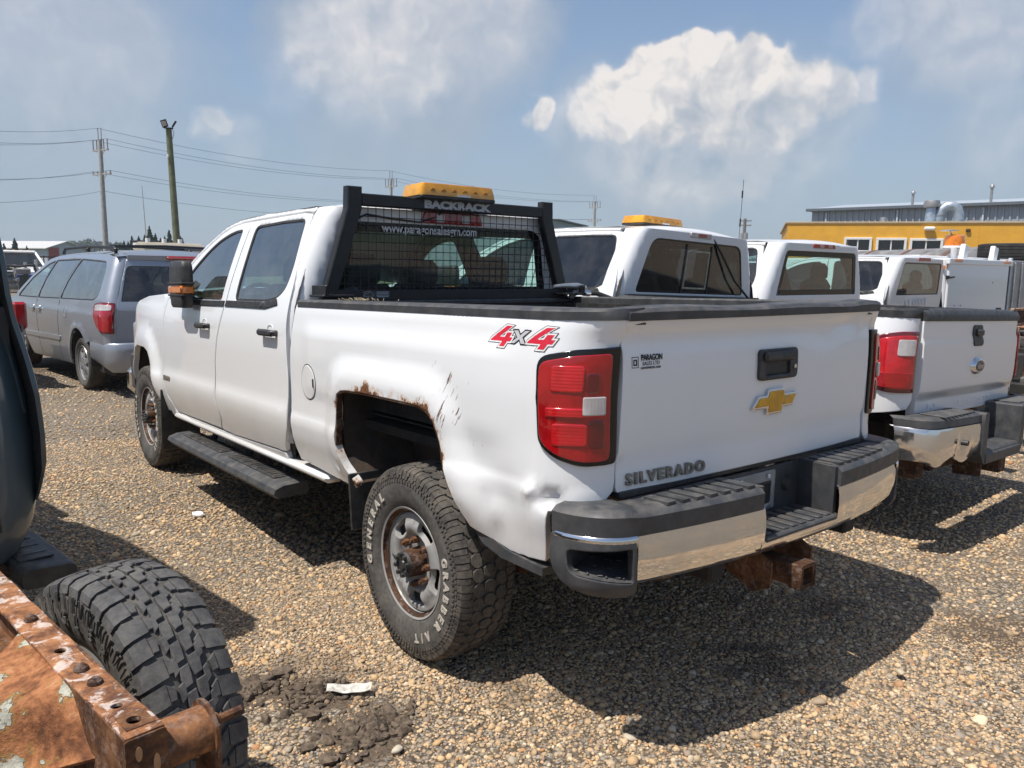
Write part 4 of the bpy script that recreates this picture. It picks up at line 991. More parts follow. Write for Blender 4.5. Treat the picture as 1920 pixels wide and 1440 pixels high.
# recessed middle step, licence bracket, socket
ms = MB(); ms.box((0, -1.055, .636), (.46, .20, .020), .006); mid = ms.to('middle_step', GREYPL, bum)
for k in range(8):
    w = MB(); w.box((-.196+k*.056, -1.055, .649), (.036, .165, .010), .004); w.to('grip_rib', GREYPL, mid)
wl = MB(); wl.box((0, -.957, .73), (.50, .012, .19)); 
for sx in (-1, 1): wl.prism([(sx*.232, -1.13), (sx*.252, -1.13), (sx*.27, -.955), (sx*.25, -.955)], .63, .828, 'Z')
wl.to('step_wall', GREYPL, bum)
ab = MB(); ab.box((0, -.925, .842), (1.52, .05, .026), .004); ab.to('sight_shield', BLACKPL, bum)
px_ = lambda q: np.c_[q[:, 0], np.full(len(q), -.968), q[:, 1]]
panel('plate_bracket', fillet([(-.20, .660), (.085, .660), (.085, .812), (-.20, .812)], .01, 3), px_, STEEL, bum, [fillet([(-.175, .668), (-.10, .672), (-.06, .682), (.062, .682), (.062, .772), (-.175, .772)], .012, 4)], res=.05, thick=.006, edge=.002)
dk = MB(); dk.box((-.06, -.963, .715), (.27, .002, .09)); dk.to('plate_opening', DARK, bum)
sk = MB(); sk.cyl((.165, -.96, .745), (.165, -.985, .745), .030, .028, n=20); sk.cyl((.165, -.985, .745), (.165, -.988, .745), .019, n=16); sk.to('trailer_socket', BLACKPL, bum)
for k, x in enumerate((-.145, .028)):
    s_ = MB(); s_.box((x, -.977, .794), (.014, .006, .016), .002); s_.to('plate_clip', WHITEPRINT, bum)
# hitch
hi = MB(); poly = [(-.90, .60), (-1.00, .60), (-1.13, .53), (-1.13, .44), (-1.06, .405), (-.98, .44), (-.90, .47)]
for x in (-.16, .10): hi.prism(poly, x, x+.012, 'X')
hi.cyl((-.55, -.93, .545), (.55, -.93, .545), .045, n=14); hitch = hi.to('hitch_frame', RUST, truck, 35)
rq = MB(); y0, y1 = -.90, -1.20
def sqr(w): return fillet([(-w-.03, .475-w), (w-.03, .475-w), (w-.03, .475+w), (-w-.03, .475+w)], .008, 3)
A, B = sqr(.041), sqr(.032); rq.sweep([[(x, y0, z) for x, z in A], [(x, y1, z) for x, z in A], [(x, y1, z) for x, z in B], [(x, y1+.16, z) for x, z in B]], cap=False); rq.add([(x, y1+.16, z) for x, z in B], [tuple(range(len(B)))])
rq.to('receiver_tube', RUST, hitch, 40)
rq = MB(); A, B = sqr(.047), sqr(.040); rq.sweep([[(x, y1+.05, z) for x, z in B], [(x, y1+.05, z) for x, z in A], [(x, y1-.003, z) for x, z in A], [(x, y1-.003, z) for x, z in B]], cap=False); rq.to('receiver_collar', RUSTDARK, hitch, 40)
# --- mirrors, folded against the doors
for sx in (-1, 1):
    m_ = MB(); rings = []
    for z, k in ((1.375, .72), (1.392, .90), (1.44, .98), (1.55, 1.0), (1.63, .97), (1.662, .86), (1.674, .62)):
        poly = fillet([(-.045, -.165), (.040, -.150), (.045, .10), (.015, .165), (-.040, .165)], .03, 3)
        rings.append([(sx*(1.035+a*k*.9), 2.735+b*(.55+.45*k), z) for a, b in poly])
    m_.sweep(rings); mr = m_.to('door_mirror', BLACKPL, truck, 50)
    ar = MB(); ar.box((sx*.975, 2.92, 1.50), (.14, .07, .045), .015); ar.box((sx*.975, 2.92, 1.44), (.14, .07, .045), .015); ar.prism([(2.82, 1.43), (3.10, 1.43), (3.04, 1.47), (2.88, 1.56)], sx*.915, sx*.955, 'X'); ar.to('mirror_arm', BLACKPL, mr)
    am = MB(); am.box((sx*1.037, 2.715, 1.490), (.088, .285, .058), .012); am.to('turn_signal', ORANGE, mr)
    sm = MB(); sm.box((sx*1.036, 2.72, 1.530), (.085, .30, .012), .004); sm.box((sx*1.036, 2.72, 1.455), (.085, .30, .012), .004); sm.to('mirror_seam', TRIM, mr)
# --- third brake light, rear window lettering
panel('brake_light', fillet([(-.21, 1.858), (.21, 1.858), (.185, 1.922), (-.185, 1.922)], .015, 4), cback(-.012), RED, truck, res=.04, thick=.02, edge=.006)
for a, b in ((-.112, -.060), (.060, .112)): panel('cargo_lamp', fillet([(a, 1.866), (b, 1.866), (b, 1.912), (a, 1.912)], .006, 3), cback(-.0145), CLEARL, truck, res=.04, thick=.004, edge=.003)
lettering('window_lettering', 'www.paragonsalesgm.com', .066, (-.455, 1.128, 1.800), (1, 0, 0), (0, 0, 1), WHITEPRINT, truck, .0012, .0003, .98, scale_x=.90)
XF[0] = None
# ------------------------------------------------------------------ headache rack and light bar on the main truck
XF[0] = rake
rack = link(bpy.data.objects.new('headache_rack', None), truck)
YR = 1.085
def xin(z): return np.interp(z, [1.49, 1.905, 2.02], [.765, .612, .606])
for sx in (-1, 1):
    p = MB(); poly = [(.765, 1.435), (.838, 1.435), (.692, 1.905), (.688, 2.018), (.606, 2.018), (.608, 1.905)]
    rings = [[(sx*a, YR+dy, z) for a, z in poly] for dy in (-.028, -.022, .022, .028)]
    rings[0] = [(sx*a, YR-.028, z) for a, z in inset(poly, .005)]; rings[-1] = [(sx*a, YR+.028, z) for a, z in inset(poly, .005)]
    p.sweep(rings); p.to('post', BLACKPT, rack, 25)
    f = MB(); f.box((sx*.80, YR-.06, 1.466), (.17, .16, .012), .003); f.box((sx*.865, YR-.06, 1.490), (.012, .16, .058), .003); f.cyl((sx*.81, YR-.08, 1.47), (sx*.81, YR-.08, 1.485), .012, n=6); f.to('mounting_bracket', BLACKPT, rack)
b = MB(); b.box((0, YR, 1.955), (1.22, .050, .062), .006); b.to('top_bar', BLACKPT, rack)
b = MB(); b.box((0, YR, 1.466), (1.54, .052, .060), .006); b.to('bottom_bar', BLACKPT, rack)
b = MB(); b.box((0, YR+.02, 1.432), (1.70, .045, .012), .003); b.to('bottom_flange', GREYPL, rack)
wm = MB(); z = 1.50
for x in np.arange(-.745, .75, .0466):
    zt_ = 1.928 if abs(x) < .60 else np.interp(abs(x), [.60, .77], [1.93, 1.49])
    wm.tube([(x, YR+.004, 1.494), (x, YR+.004, zt_)], .0021, 5)
for z in np.arange(1.525, 1.93, .0435):
    w = float(xin(z)); wm.tube([(-w, YR+.0005, z), (w, YR+.0005, z)], .0021, 5)
wm.to('wire_mesh', BLACKPT, rack, 60)
lettering('brand_lettering', 'BACKRACK', .054, (-.015, YR-.0265, 1.936), (1, 0, 0), (0, 0, 1), GREYPRINT, rack, .0035, .0004, 1.0, align='CENTER', scale_x=1.55)
st = MB(); st.box((-.53, YR-.0265, 1.470), (.16, .001, .040)); st.to('warning_sticker', BLACKPL, rack)
for k in range(4): lettering('sticker_print', 'LADDER RACK'[:11-k % 3], .009, (-.545, YR-.0275, 1.481-k*.0095), (1, 0, 0), (0, 0, 1), GREYPRINT, rack, 0, .0001) if False else None
lp = MB()
for a, b_ in (((-.605, 1.462), (-.600, 1.474)), ((-.600, 1.474), (-.580, 1.476)), ((-.580, 1.476), (-.572, 1.484)), ((-.572, 1.484), (-.560, 1.484)), ((-.560, 1.484), (-.556, 1.474)), ((-.556, 1.474), (-.548, 1.472)), ((-.605, 1.462), (-.548, 1.462)), ((-.548, 1.462), (-.548, 1.472)), ((-.607, 1.482), (-.565, 1.490))):
    lp.tube([(a[0], YR-.0275, a[1]), (b_[0], YR-.0275, b_[1])], .0009, 4)
for k in range(4): lp.box((-.493, YR-.0275, 1.483-k*.008), (.075-.008*(k % 2), .0006, .003))
lp.to('sticker_drawing', GREYPRINT, rack)
def light_bar(parent, c, d, yaw=0.0):
    x, y, z = c; w, dp, h = d
    base = MB(); base.box((x, y, z-h*.5+.010), (w*.99, dp*.98, .022), .006); base.box((x, y, z-h*.5-.008), (w*.5, dp*.5, .02), .004); ob = base.to('light_bar', BLACKPL, parent)
    L = MB(); rings = []
    for zz_, k in ((z-h*.5+.018, 1.0), (z-h*.5+.030, 1.0), (z+h*.28, .94), (z+h*.46, .90), (z+h*.5, .84)):
        rings.append([(x+a*k**.6, y+b_*k, zz_) for a, b_ in fillet([(-w/2, -dp/2), (w/2, -dp/2), (w/2, dp/2), (-w/2, dp/2)], .025, 3)])
    L.sweep(rings); L.to('amber_cover', AMBER, ob, 40)
    for k in range(6):
        xx = x-w*.42+w*.84*(k+.5)/6; t = MB(); t.cyl((xx, y-dp*.47+.006, z-.002), (xx, y-dp*.5+.002, z-.004), h*.20, n=14); t.to('reflector', AMBERDK, ob)
    s_ = MB(); s_.box((x+w*.05, y-dp*.5-.001, z-h*.5+.024), (w*.18, .002, .012)); s_.to('label_plate', WHITEPRINT, ob)
    return ob
lb = light_bar(truck, (-.035, YR+.03, 2.022), (.50, .21, .085))
cb = MB(); cb.tube([(-.06, YR-.01, 1.99), (-.10, YR+.045, 1.90), (-.22, YR+.04, 1.862), (-.40, YR+.035, 1.872), (-.56, YR+.02, 1.885), (-.66, YR+.01, 1.84), (-.74, YR+.035, 1.60), (-.78, YR+.03, 1.48)], .006, 6); cb.to('light_bar_cable', TRIM, truck)
XF[0] = None
# fuel nozzle and hose lying on the front corner of the bed
nz = thing('fuel_nozzle', 'grey fuel nozzle with black hose lying on the corner of the white pickup bed', 'fuel nozzle', (.72, .98, 1.43))
b = MB(); b.tube([(-.06, .02, .055), (.02, .02, .060), (.14, .02, .058), (.20, .02, .045)], [.010, .013, .019, .017], 10); b.box((.175, .02, .035), (.075, .026, .05), .010); b.to('lever_body', ALU, nz)
b = MB(); b.prism(fillet([(.06, -.015), (.10, .030), (.175, .035), (.185, .005), (.12, .0), (.09, -.02)], .01, 3), 0.01, .030, 'Y'); b.to('valve_body', STEEL, nz)
b = MB(); b.cyl((.185, .02, .015), (.235, .015, .012), .020, n=14); b.to('swivel', BRIGHT, nz)
b = MB(); b.tube([(.23, .015, .012), (.29, .00, .010), (.36, -.05, -.02), (.41, -.12, -.07), (.42, -.25, -.20), (.38, -.4, -.47)], .016, 10); b.to('hose', TRIM, nz)
# straw and dust left on the bed rail
ds = MB()
for k in range(46):
    y = .52+random.gauss(0, .09); x = -.90+random.uniform(-.035, .035); a = random.uniform(0, PI); l = random.uniform(.01, .05)
    zz_ = 1.453-RAKE*y
    ds.tube([(x, y, zz_), (x+math.cos(a)*l*.5, y+math.sin(a)*l, zz_+random.uniform(0, .012))], .0012, 4)
tag(ds.to('straw', simple('dry_straw', (.34, .28, .18), .9, scale=40), None), 'dry straw scattered on the black bed rail of the white pickup', kind='stuff')
# ------------------------------------------------------------------ the neighbouring white trucks
def on_y(px, py, Y):
    d = ray(px, py); return CAM_LOC+d*((Y-CAM_LOC.y)/d.y)
def on_x(px, py, X):
    d = ray(px, py); return CAM_LOC+d*((X-CAM_LOC.x)/d.x)
def shifted(S, dy, sz=1.0, dz=0.0, sw=1.0, **kw):
    import copy
    T = dict(S); P = lambda p: (p[0]+dy, p[1]*sz+dz)
    T['width'] = [(z*sz+dz, w*sw) for z, w in S['width']]
    for k in ('yb', 'yc', 'yfront'): T[k] = S[k]+dy
    for k in ('zsill', 'zback'): T[k] = S[k]*sz+dz
    T['front_edge'] = [P(p) for p in S['front_edge']]; T['roof'] = [P(p) for p in S['roof']]; T['cowl'] = P(S['cowl']); T['opening'] = [P(p) for p in S['opening']]
    T['doors'] = []
    for d in S['doors']:
        e = dict(d)
        for k in ('outline', 'window', 'belt'): e[k] = [P(p) for p in d[k]]
        e['handle'] = P(d['handle']); T['doors'].append(e)
    T['seats'] = [(y+dy, xs) for y, xs in S['seats']]; T['backglass'] = [(x*sw, z*sz+dz) for x, z in S['backglass']]
    T['taper'] = lambda y: fy(y-dy)
    T.update(kw); return T
def simple_bed(root, y0, y1, hw, zt, zb, axle, paintm, lampfn=None, front_y=None):
    """bed sides with wheel openings wrapped round the rear corner; y0 rear, y1 front"""
    CY2, A2 = y0+.17, .17
    ar = [(axle+.46*math.cos(a), .40+.50*math.sin(a)) for a in np.linspace(PI*.94, PI*.06, 15)]
    def fn(sx, off=0.0):
        def f(q):
            u, z = q[:, 0], q[:, 1]; w = hw-.05*((z-1.0)/.45)**2-.03*np.maximum(0, .75-z)/.2; d = segdist(q, ar, False); w = w+.02*(1-sstep(d, .02, .14))
            p = np.maximum(CY2-u, 0); a = np.clip(p/(A2*PI/2), 0, 1)*PI/2; ex = np.maximum(p-A2*PI/2, 0)
            x = np.where(p > 0, w+off-A2*(1-np.cos(a))-ex, w+off); y = np.where(p > 0, CY2-(A2+off)*np.sin(a), u)
            return np.c_[sx*x, y, z]
        return f
    ue = CY2-A2*PI/2
    out = [(y1, zt), (ue, zt), (ue, zb+.05), (ue+.05, zb), (axle-.47, zb-.10)]+ar+[(axle+.47, zb-.12), (y1, zb-.10)]
    for sx in (-1, 1):
        panel('bed_side', out, fn(sx), paintm, root, res=.05, thick=.03, flip=sx < 0)
        wl = MB(); wl.sweep([[(sx*xx, y, z) for y, z in ar] for xx in (hw-.04, hw-.36)], close=False); wl.add([(sx*(hw-.36), y, z) for y, z in ar], [tuple(range(len(ar)))]); wl.to('wheel_housing', LINER, root, 50)
        cap = MB(); rr_ = []
        for u in list(np.linspace(y1, CY2, 12))+list(np.linspace(CY2-.03, ue, 6)):
            P = fn(sx)(np.array([[u, zt]]))[0]
            rr_.append([(P[0]+sx*.006, P[1]-.003*(u < CY2), zt-.030), (P[0]+sx*.006, P[1]-.003*(u < CY2), zt+.010), (P[0]-sx*.02, P[1], zt+.024), (P[0]-sx*.10, P[1], zt+.024), (P[0]-sx*.11, P[1], zt-.05)])
        cap.sweep(rr_); cap.to('bed_rail_cap', BLACKPL, root, 50)
    b = MB(); b.box((0, (y0+y1)/2+.05, .90), (2*hw-.3, y1-y0-.16, .03)); b.box((0, y1-.02, 1.13), (2*hw-.2, .03, .50)); 
    for sx in (-1, 1): b.box((sx*(hw-.16), (y0+y1)/2+.05, 1.13), (.02, y1-y0-.16, .46))
    b.to('bed_floor', BLACKPL, root)
    return fn, ue
def bare_frame(root):
    for y in (.1, .55, 1.5): b = MB(); b.box((0, y, .60), (.80, .09, .10), .01); b.to('crossmember', RUSTDARK, root)
    for sx in (-1, 1): b = MB(); b.box((sx*.86, 1.0, .86), (.24, .90, .02), .008); b.box((sx*.86, .54, .76), (.24, .02, .22), .008); b.box((sx*.86, 1.46, .76), (.24, .02, .22), .008); b.to('wheel_guard', BLACKPL, root)
def undercarriage(root, ya, yf, wheel_src, xw=.86):
    f = MB()
    for sx in (-1, 1): f.box((sx*.43, (ya+yf)/2, .58), (.08, yf-ya+1.6, .15), .01)
    f.box((0, (ya+yf)/2+.6, .68), (1.7, 2.6, .08)); f.box((0, yf, .95), (1.0, 1.0, .5)); f.to('chassis_frame', DARK, root)
    a = MB()
    for y in (ya, yf): a.cyl((-.8, y, .40), (.8, y, .40), .055, n=12)
    a.to('axle', RUSTDARK, root)
    for y in (ya, yf):
        for sx in (-1, 1): copy_tree(wheel_src, root, (sx*xw, y, .398), (random.uniform(0, 6), 0, 0 if sx < 0 else PI))
def nose(root, dy, paintm, sw=1.0, dz=0.0):
    fn = lambda sx: (lambda q: np.c_[sx*(wz(np.minimum(q[:, 1]-dz, 1.40))*sw+fy(q[:, 0]-dy)-.18*np.maximum(0, q[:, 1]-dz-1.3)**1.6), q])
    for sx in (-1, 1): panel('front_fender', [(y+dy, z+dz) for y, z in [(3.39, .60)]+archF+[(4.62, .66), (4.74, .70), (4.76, 1.0), (4.70, 1.24), (4.58, 1.33), (4.30, 1.395), (3.90, 1.435), (3.42, 1.455), (3.39, 1.40), (3.42, 1.2), (3.452, 1.0), (3.440, .86), (3.376, .73)]], fn(sx), paintm, root, res=.09, thick=.03, flip=sx < 0)
    h = MB(); rows = []
    for y, zc, ze, wd in ((3.40, 1.50, 1.452, .93), (3.60, 1.515, 1.450, .92), (4.0, 1.505, 1.425, .91), (4.4, 1.465, 1.375, .87), (4.66, 1.40, 1.28, .82), (4.74, 1.28, 1.20, .78)):
        rows.append([(t*wd*sw, y+dy+.06*(1-t*t), dz+ze+(zc-ze)*(1-abs(t)**2.5)) for t in np.linspace(-1, 1, 11)])
    h.sweep(rows, close=False); h.to('bonnet', paintm, root, 60)
    g_ = MB(); g_.box((0, 4.72+dy, 1.02+dz), (1.6, .18, .44), .05); g_.to('grille', BLACKPL, root)
    g_ = MB(); g_.box((0, 4.82+dy, .68), (1.86, .2, .28), .06); g_.to('front_bumper', CHROME, root)
# --- the one next door: rounded lamps, dark rear glass, amber light bar on its roof
A = thing('pickup_truck', 'white pickup with dented chrome step bumper, black rail caps and dark tinted rear window', 'pickup truck', (2.76, -.56, .01), (0, math.radians(1.7), math.radians(3)))
SA = shifted(MAIN, .97, .985, -.012, .985, yb=2.13, yc=2.30, crown=.05, lean=-.10, frit=.012)
SA['backglass'] = fillet([(-.735, 1.395), (.735, 1.395), (.60, 1.815), (-.60, 1.815)], [.04, .04, .09, .09], 5)
wA, sA, bA = build_cab(A, SA, WHITE_CLEAN, GLASSDARK, GLASSDARK)
nose(A, .97, WHITE_CLEAN, .985, -.02)
fnA, ueA = simple_bed(A, 0, 2.10, .995, 1.345, .80, 1.08, WHITE_CLEAN)
undercarriage(A, 1.08, 5.0, W1)
# sliding rear window frame
for (a, b_) in ((-.17, -.155), (.185, .20)): panel('window_divider', [(a, 1.40), (b_, 1.40), (b_*.96, 1.79), (a*.96, 1.79)], bA(.0), TRIM, A, res=.1, thick=.006, edge=0)
SAND = simple('beige_window_frame', (.42, .36, .25), .6, scale=30)
panel('slider_frame', fillet([(-.145, 1.432), (.178, 1.432), (.172, 1.745), (-.14, 1.745)], .01, 3), bA(.004), SAND, A, [fillet([(-.128, 1.447), (.160, 1.447), (.155, 1.730), (-.124, 1.730)], .01, 3)], res=.1, thick=.006, edge=.001)
panel('brake_light', fillet([(-.145, 1.846), (.145, 1.846), (.14, 1.886), (-.14, 1.886)], .015, 4), bA(-.010), CLEARL, A, res=.05, thick=.02, edge=.006)
panel('brake_light_bulb', fillet([(-.045, 1.853), (.075, 1.853), (.075, 1.879), (-.045, 1.879)], .004, 2), bA(-.0125), simple('faded_red', (.42, .13, .09), .3), A, res=.06, thick=.004, edge=.002)
light_bar(A, (-.05, 2.55, 1.985), (.54, .24, .080))
c_ = MB(); c_.tube([(.10, 2.42, 1.955), (.13, 2.25, 1.925), (.17, 2.10, 1.87), (.30, 2.085, 1.74), (.52, 2.085, 1.52), (.76, 2.075, 1.36), (.80, 2.02, 1.30)], .010, 6); c_.to('light_bar_cable', TRIM, A)
# tailgate with pressed lower band
zpA = pchip([.74, .80, .862, .874, 1.0, 1.15, 1.20, 1.208, 1.30, 1.36], [.0, -.004, -.004, .008, .016, .016, .012, .004, .004, -.004])
gA = lambda off=0.0: (lambda q: np.c_[q[:, 0], -.012-zpA(q[:, 1])-.012*(1-(q[:, 0]/.8)**2)-off, q[:, 1]])
tA = panel('tailgate', fillet([(-.785, .745), (.785, .745), (.79, 1.335), (-.79, 1.335)], .02, 3), gA(), WHITE_CLEAN, A, res=.035, thick=.05, edge=.005)
cp = MB(); rr_ = []
for x in np.linspace(-.79, .79, 18):
    y = gA()(np.array([[x, 1.33]]))[0][1]; e = .012*(abs(x)/.79)**6
    rr_.append([(x, y-.010, 1.300), (x, y-.014, 1.335-e), (x, y-.004, 1.362-e), (x, y+.02, 1.374-e), (x, y+.075, 1.372-e), (x, y+.08, 1.30)])
cp.sweep(rr_); cp.to('tailgate_cap', BLACKPL, tA, 50)
hzA = panel('handle_bezel', fillet([(-.075, 1.145), (.085, 1.145), (.085, 1.275), (-.075, 1.275)], .03, 5), gA(.008), BLACKPL, tA, res=.05, thick=.015, edge=.004)
h_ = MB(); h_.box((.015, -.042, 1.228), (.10, .025, .045), .01); h_.to('handle', BLACKPL, hzA)
e_ = MB(); th = np.linspace(0, 2*PI, 28, False)
e_.sweep([[(.015+a*math.cos(t), y, 1.02+b_*math.sin(t)) for t in th] for a, b_, y in ((.098, .058, -.022), (.098, .058, -.034), (.082, .046, -.058), (.074, .040, -.062))]); em2 = e_.to('emblem', BRIGHT, tA, 30)
e_ = MB(); e_.sweep([[(.015+a*math.cos(t), y, 1.02+b_*math.sin(t)) for t in th] for a, b_, y in ((.070, .036, -.060), (.068, .034, -.0645))]); e_.to('emblem_face', simple('dark_blue_oval', (.02, .03, .05), .25), em2, 30)
lettering('emblem_lettering', 'Ford', .046, (.015, -.0652, 1.005), (1, 0, 0), (0, 0, 1), BRIGHT, em2, .0004, .0006, 1.0, align='CENTER', shear=.25)
lettering('pressed_lettering', 'SUPER DUTY', .066, (.09, -.016, .768), (1, 0, 0), (0, 0, 1), WHITE_CLEAN, tA, .003, .006, 1.30, align='CENTER', scale_x=1.20)
for k in (-.62, -.53): 
    s_ = MB(); s_.box((k, -.018, .79), (.018, .008, .055), .003); s_.to('pressed_mark', WHITE_CLEAN, tA)
for sx in (-1, 1):
    lo = fillet([(.190, 1.215), (.05, 1.240), (ueA-.002, 1.240), (ueA-.002, .895), (.09, .895), (.195, .920), (.235, 1.00)], [.09, .03, .01, .02, .03, .05, .12], 6)
    lo = [(u-.02, z) for u, z in lo]; lo = [(max(u, ueA-.002), z) for u, z in lo]
    t_ = panel('tail_lamp', lo, fnA(sx, .012), REDDK, A, res=.03, thick=.02, edge=.008, flip=sx < 0)
    li = ring_offset(lo, .022); panel('lens', li, fnA(sx, .020), REDLIT, t_, res=.03, thick=.012, edge=.006, flip=sx < 0)
    panel('reversing_lens', fillet([(.045, 1.195), (ueA+.035, 1.195), (ueA+.035, 1.105), (.045, 1.105)], .012, 4), fnA(sx, .024), CLEARL, t_, res=.03, thick=.006, edge=.003, flip=sx < 0)
    panel('lower_lens', fillet([(.165, 1.01), (ueA+.035, 1.01), (ueA+.035, .925), (.11, .925), (.16, .945)], .02, 4), fnA(sx, .0225), RED, t_, res=.03, thick=.006, edge=.003, flip=sx < 0)
# bumper: chrome ends with dents, dark pads and a dropped middle step
bA_ = link(bpy.data.objects.new('rear_bumper', None), A)
for sx in (-1, 1):
    rings = []; ts = list(np.linspace(.36, .86, 16))+list(np.linspace(.88, 1.0, 8))
    for i, x in enumerate(ts):
        y = -.235+.05*(x/.86)**2 if x <= .86 else -.185+.20*(1-math.sqrt(max(0, 1-((x-.86)/.14)**2)))
        dn = .022*math.exp(-((x-.62)/.05)**2)*(sx < 0)+.012*math.exp(-((x-.45)/.06)**2)*(sx < 0)
        lo = .515+.02*math.sin(x*21)*(sx < 0)
        rings.append([(sx*x, y+.02, .722), (sx*x, y-.004, .716), (sx*x, y-.010+dn*.4, .69), (sx*x, y-.012+dn, .62), (sx*x, y-.004+dn*.6, .55), (sx*x, y+.02, lo), (sx*x, y+.05, lo+.005)])
    b = MB(); b.sweep(rings, close=False); ce = b.to('chrome_end', CHROME, bA_, 60)
    s_ = MB(); yy = -.245; s_.cyl((sx*.62, yy+.03, .625), (sx*.62, yy-.006, .625), .016, n=14); s_.to('sensor', BLACKPL, ce)
    b = MB(); rings = []
    for x in ts:
        y = -.235+.05*(x/.86)**2 if x <= .86 else -.185+.20*(1-math.sqrt(max(0, 1-((x-.86)/.14)**2)))
        rings.append([(sx*min(x, .93), -.02, .73), (sx*min(x, .93), -.02, .775), (sx*x*.985, y+.03, .775), (sx*x, y+.004, .762), (sx*x, y-.002, .722), (sx*x, y+.03, .715)])
    b.sweep(rings); tp_ = b.to('top_pad', GREYPL, bA_, 40)
    for k in range(9):
        r_ = MB(); r_.box((sx*(.40+k*.05), -.12, .779), (.030, .15, .008), .003, rot=Matrix.Rotation(sx*.12, 3, 'Z').to_4x4()); r_.to('grip_rib', GREYPL, tp_)
    b = MB(); b.prism(fillet([(sx*.30, .775), (sx*.36, .775), (sx*.37, .70), (sx*.37, .52), (sx*.33, .47), (sx*.29, .47)], .01, 3), -.245, -.03, 'Y'); b.to('step_cheek', GREYPL, bA_)
b = MB(); b.box((0, -.14, .520), (.60, .20, .05), .01); b.box((0, -.04, .62), (.62, .02, .22)); b.box((0, -.235, .495), (.62, .03, .07), .01); b.to('middle_step', GREYPL, bA_)
b = MB(); b.cyl((.10, -.05, .63), (.10, -.075, .63), .032, n=18); b.to('trailer_socket', BLACKPL, bA_)
hA = MB(); hA.cyl((-.55, -.02, .45), (.55, -.02, .45), .04, n=10); hA.box((.05, -.10, .42), (.10, .28, .10), .01); hA.prism([(-.02, .50), (-.20, .47), (-.20, .37), (-.05, .36)], -.22, -.20, 'X'); hA.box((-.62, .10, .45), (.10, .22, .16), .01); hA.to('hitch_frame', RUSTDARK, A)
# --- the next one along: square-cornered cab with black-bordered glass
B = thing('pickup_truck', 'white bedless pickup with black-bordered rear glass and whip antenna', 'pickup truck', (4.86, -.40, 0), (0, 0, math.radians(1.5)))
SB = shifted(MAIN, .98, .98, -.012, .985, yb=2.10, yc=2.26, rc=.10, crown=.045, lean=-.06, frit=.055)
SB['backglass'] = fillet([(-.755, 1.375), (.755, 1.375), (.66, 1.80), (-.66, 1.80)], [.02, .02, .05, .05], 4)
wB, sB, bB = build_cab(B, SB, WHITE_CLEAN, GLASS, GLASS)
nose(B, .98, WHITE_CLEAN, .985, -.02); bare_frame(B); undercarriage(B, 1.0, 4.9, W1)
panel('brake_light', fillet([(-.20, 1.832), (.22, 1.832), (.20, 1.872), (-.19, 1.872)], .012, 4), bB(-.010), RED, B, res=.05, thick=.02, edge=.006)
for a in (-.085, .075): panel('cargo_lamp', fillet([(a, 1.838), (a+.075, 1.838), (a+.075, 1.866), (a, 1.866)], .006, 3), bB(-.0125), simple('faded_pink_lens', (.55, .30, .30), .3), B, res=.05, thick=.004, edge=.002)
an = MB(); an.cyl((.42, 3.35, 1.91), (.42, 3.35, 1.97), .016, .008, n=8); an.tube([(.42, 3.35, 1.96), (.42, 3.33, 2.62)], .003, 5); an.cyl((.42, 3.347, 2.10), (.42, 3.345, 2.19), .009, n=8); an.cyl((.42, 3.338, 2.42), (.42, 3.336, 2.50), .009, n=8); an.to('whip_antenna', BLACKPT, B)
# --- the third: lettered panel under its rear window
C = thing('pickup_truck', 'white bedless pickup with stick-on letters below its rear window beside the utility truck', 'pickup truck', (9.35, .65, -.04), (0, 0, math.radians(2)))
SC_ = shifted(MAIN, .99, .98, -.02, .97, yb=2.12, yc=2.30, rc=.12, crown=.045, lean=-.12, frit=.02)
SC_['backglass'] = fillet([(-.70, 1.34), (.70, 1.34), (.62, 1.80), (-.62, 1.80)], [.03, .03, .06, .06], 4)
wC, sC, bC = build_cab(C, SC_, WHITE_CLEAN, GLASSDARK, GLASS)
nose(C, .99, WHITE_CLEAN, .97, -.02); bare_frame(C); undercarriage(C, 1.0, 4.9, W1)
panel('brake_light', fillet([(-.20, 1.826), (.20, 1.826), (.18, 1.872), (-.18, 1.872)], .012, 4), bC(-.010), RED, C, res=.05, thick=.02, edge=.006)
lettering('stick_on_letters', 'CF 0001T', .15, (-.02, 2.135, 1.195), (1, 0, 0), (0, 0, 1), WHITEPRINT, C, .004, .003, 1.1, align='CENTER', scale_x=1.1)
sg = panel('no_smoking_sticker', fillet([(2.585, 1.365), (2.705, 1.365), (2.705, 1.485), (2.585, 1.485)], .01, 3), sC(.004), WHITEPRINT, C, res=.05, thick=.001, edge=0, flip=True)
cir = [(2.645+.046*math.cos(t), 1.425+.046*math.sin(t)) for t in np.linspace(0, 2*PI, 24, False)]; cin = [(2.645+.036*math.cos(t), 1.425+.036*math.sin(t)) for t in np.linspace(0, 2*PI, 24, False)]
panel('sticker_ring', cir, sC(.002), REDPRINT, sg, [cin], res=.05, thick=.0006, edge=0, flip=True); panel('sticker_bar', [(2.62, 1.445), (2.615, 1.439), (2.67, 1.405), (2.675, 1.411)], sC(.002), REDPRINT, sg, res=.05, thick=.0006, edge=0, flip=True)
